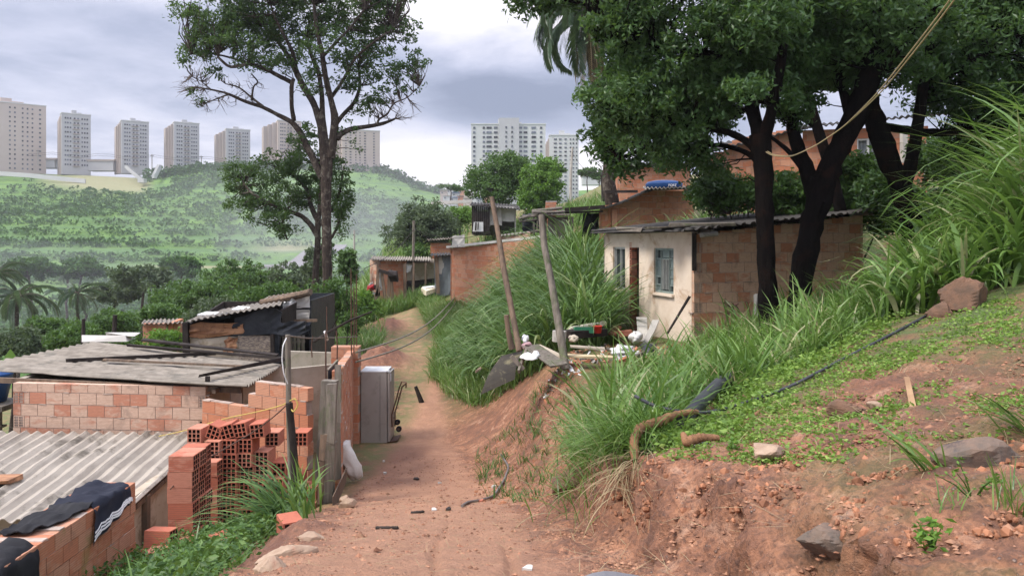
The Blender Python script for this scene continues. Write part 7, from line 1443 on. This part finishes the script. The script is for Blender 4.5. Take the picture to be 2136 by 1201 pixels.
    g = G(1290,3.75,.03); mb = MB(); q = np.array([[g+[u*.34-.17, v*.22-.11, .02*math.sin(u*5)+.03*u] for v in np.linspace(0,1,5)] for u in np.linspace(0,1,7)]); q[-1,:,1] = q[-1,2,1]+(q[-1,:,1]-q[-1,2,1])*.2; mb.slab(q, (0,0,.012), 0, .4); tag(mb.build('slate_piece', mat('slate', (.12,.12,.13), (.18,.17,.17), 3, .6, .2)), 'grey pointed slate piece at the bottom of the picture', 'slate')
    line('fallen_stick', 'dark thin stick lying across the path foreground', [gg(785,6.6,.01),gg(830,6.5,.01)], .014, M_WOODD, 'stick', .15)
    line('fallen_stick', 'dark stick fragment in the middle of the path', [gg(858,8.2,.01),gg(884,8.1,.02)], .013, M_WOODD, 'stick', .15)
    for i, (px, Y, s, lab) in enumerate(((800,14.6,.05,'white litter scrap near the refrigerator foot'),(803,13.4,.06,'white litter flake in the middle of the path'),(868,12.6,.09,'grey stone flake on the path'),(918,12.2,.06,'pale chip at the centre of the path'),(1030,11.4,.08,'small white wrapper by the path hose'),(1004,9.9,.07,'flat orange tile chip near the end of the hose'),(905,8.3,.07,'whitish chip in the path foreground'),(935,8.2,.06,'dark chip right of the whitish one'),(1100,4.2,.06,'cream chip low in the foreground'))):
        g = G(px, Y, .012); mb = MB(); n = 7; a = np.sort(rng.random(n)*2*PI); rr = s*.65*rng.uniform(.5, 1, n); top = np.column_stack([g[0]+np.cos(a)*rr, g[1]+np.sin(a)*rr*1.2, np.full(n, g[2]+.02)]); lo = top-[0,0,.03]; mb.add(np.vstack([top, lo]), [list(range(n))], 0, .5); mb.add(np.vstack([top, lo]), [[i_, (i_+1)%n, (i_+1)%n+n, i_+n][::-1] for i_ in range(n)], 0, .5); tag(mb.build('litter', M_BRICKN if 'orange' in lab else (M_WOODD if 'dark' in lab or 'grey' in lab else M_TILEC)), lab, 'litter')
    # ropes & wires
    M_ROPE = mat('yellow_rope', (.42,.34,.19), (.32,.25,.14), 20, .8, .5, 60)
    base_ = [P(2010,-40,6.0),P(1960,30,6.8),P(1890,120,7.8),P(1830,195,8.8),P(1760,265,10),P(1700,305,10.8),P(1650,328,11.4),P(1610,325,11.8),P(1590,312,11.9),P(1570,300,12)]
    line('rope', 'left strand of the yellow rope sagging from the top right corner to the straight trunk', base_, .0075, M_ROPE, 'rope', sub=80); line('rope', 'right strand twisted beside the left one', [p+np.array([.045,0,.01]) for p in base_[:4]]+[p+np.array([.02,0,.012]) for p in base_[4:]], .007, M_ROPE, 'rope', sub=80)
    for lab, a, b, sag in (('upper bundled cable sagging from the long salmon house over the path', (950,618,35), (742,735,16), .4),('lower pale cable crossing above the dirt mounds', (955,624,35), (742,755,16), .5),('thin cable from the utility pole to the board shack', (863,478,44), (1010,488,49), .4),('thin cable from the slender steel pole toward the palm', (1194,318,70), (1280,345,40), 1.0),('cable from the utility pole down toward the yard', (862,480,44), (760,560,30), .3),('cable from the utility pole to the umbrella-shaped tree', (863,474,44), (935,505,46), .3)):
        A = P(*a); B = P(*b); tt = np.linspace(0, 1, 16)[:,None]; q = A*(1-tt)+B*tt; q[:,2] -= np.sin(tt[:,0]*PI)*sag; mb = MB(); mb.tube(q, .022 if 'bundled' in lab or 'pale' in lab else .015, 5, 0, .8); tag(mb.build('cable', M_WOODG if 'bundled' in lab or 'pale' in lab else M_WOODD), lab, 'cable')
    # motorbike outline by the far hut
    t = thing('parked_motorcycle', 'red and white motorcycle parked beside the far brick hut', 'motorcycle', P(774,622,43)); Q = lambda x, y, Y=42.6: P(x, y, Y)
    for px, py in ((768,617),(780,612)):
        c = Q(px, py); mb = MB(); mb.tube([c+[.27*math.cos(a), .1*math.cos(a), .27*math.sin(a)] for a in np.linspace(0, 2*PI, 17)], .06, 7, 0, .3, cap=False); w = mb.build('wheel', M_DARK, t); mb = MB(); mb.tube([c+[0,-.07,0], c+[0,.07,0]], .08, 8); mb.build('hub', M_ALU, w)
    mb = MB(); mb.tube([Q(768,610), Q(772,600), Q(778,598), Q(782,604)], [.1,.2,.16,.08], 8); mb.build('tank', mat('red_paint', (.4,.03,.03), (.3,.02,.02), 2, .3, 0), t); mb = MB(); mb.tube([Q(777,601), Q(785,597)], .11, 8); mb.build('seat', M_DARK, t); mb = MB(); mb.tube([Q(768,617), Q(771,596), Q(774,590)], .05, 6); mb.tube([Q(770,593), Q(778,589)], .03, 6); mb.build('fork', M_ALU, t)
    # left edge: small blue tank
    c = P(2,800,15.5); t = thing('water_tank', 'blue water tank with white lettering at the left edge beside the block house', 'water tank', c-[0,0,.35]); th = np.linspace(0, 2*PI, 29); pr = [(0,-.35),(.34,-.35),(.42,.0),(.45,.16),(.46,.18),(.44,.22),(.2,.3),(0,.31)]; mb = MB(); c = c-np.array([.28,0,.0]); mb.grid(np.array([[(c[0]+r*math.cos(a), c[1]+r*math.sin(a), c[2]+z) for a in th] for r, z in pr]), 0, .5, True); mb.build('tank_body', M_BLUE, t, smooth=True); text_on('LEV', t, (c[0]+.17, c[1]-.40, c[2]-.10), .13, PI/2, .35)
    mb = MB(); mb.box(c+[0,0,-.42], (1.2,.9,.1), 0, .4); mb.bar(c+[.45,-.3,-.45], c+[.45,-.3,-1.6], .07, .07, 0, .6, up=(0,1,0)); mb.bar(c+[.1,-.3,-.8], c+[.5,-.3,-.8], .3, .04, 0, .9); tag(mb.build('tank_stand', M_WOODG), 'rough timber stand carrying the blue tank at the left edge', 'stand')
    c = P(20,752,16); mb = MB(); q = np.array([[c+np.array([u*.14*math.sin(v*PI)+.02, .0, v*.55-.3]) for v in np.linspace(0.02,.98,9)] for u in np.linspace(-1,1,5)]); mb.slab(q, (0,.004,0), 0, .9); tag(mb.build('banana_leaf', L_LIME), 'single bright banana leaf poking over the grey roof at the left', 'leaf')
junk()

# ---- rubble on the platform edge, drifting smoke over the valley
def rubble():
    mb = MB(); q = np.vstack([scatter([(.55,12.9),(1.2,12.9),(1.2,14.6),(.7,14.4)], 110), scatter([(1.0,13.6),(3.3,13.9),(3.3,15.4),(1.2,15.8)], 220)])
    for p in q:
        s = random.uniform(.02,.07); a = rdir(3); u = nrm(a[0]); v = nrm(np.cross(u, a[1])); mb.box(p+[0,0,s*.3], (s*random.uniform(1,3), s, s*.5), random.choice([0,0,0,1,2,2,3]), None, [u, v, np.cross(u, v)], jit=s*.1)
    o = mb.build('rubble', (M_BRICKR, M_WHITE, M_WOODG, M_CEM), origin=(0,0,0)); tag(o, kind='stuff'); o['label'] = 'broken brick, wood and plaster rubble around the leaning poles'
rubble()
def smoke():
    for k, (nm, c, r, d, lab) in enumerate((('smoke', P(660,450,125), (30,22,9), .0026, 'thin smoke drifting over the valley behind the twin trunks'), ('smoke', P(720,500,105), (16,16,7), .0050, 'denser core of the smoke near the foot of the hill'), ('smoke', P(800,420,170), (30,20,10), .0016, 'upper trail of the smoke against the far hill'), ('mist', P(60,600,92), (22,14,6), .0050, 'light mist hanging over the palms at the left'))):
        n1, n2 = 12, 20; th = np.linspace(0, PI, n1)[:,None]; ph = np.linspace(0, 2*PI, n2)[None]; v = np.stack([np.sin(th)*np.cos(ph), np.sin(th)*np.sin(ph), np.cos(th)*np.ones_like(ph)], -1)
        v = v*(1+.3*fbm(v[...,0]*2+k, v[...,2]*2+v[...,1], 3)[...,None])*np.array(r)
        m = bpy.data.materials.new(nm+'_volume'); m.use_nodes = True; nt = m.node_tree; nt.nodes.clear(); out = _n(nt, 'ShaderNodeOutputMaterial'); pv = _n(nt, 'ShaderNodeVolumePrincipled'); nt.links.new(pv.outputs[0], out.inputs['Volume']); pv.inputs['Color'].default_value = (.95,.96,1,1); pv.inputs['Density'].default_value = d
        mb = MB(); mb.grid(v+c, 0, 0, False); o = mb.build(nm, m, smooth=False, origin=c); tag(o, kind='stuff'); o['label'] = lab
smoke()
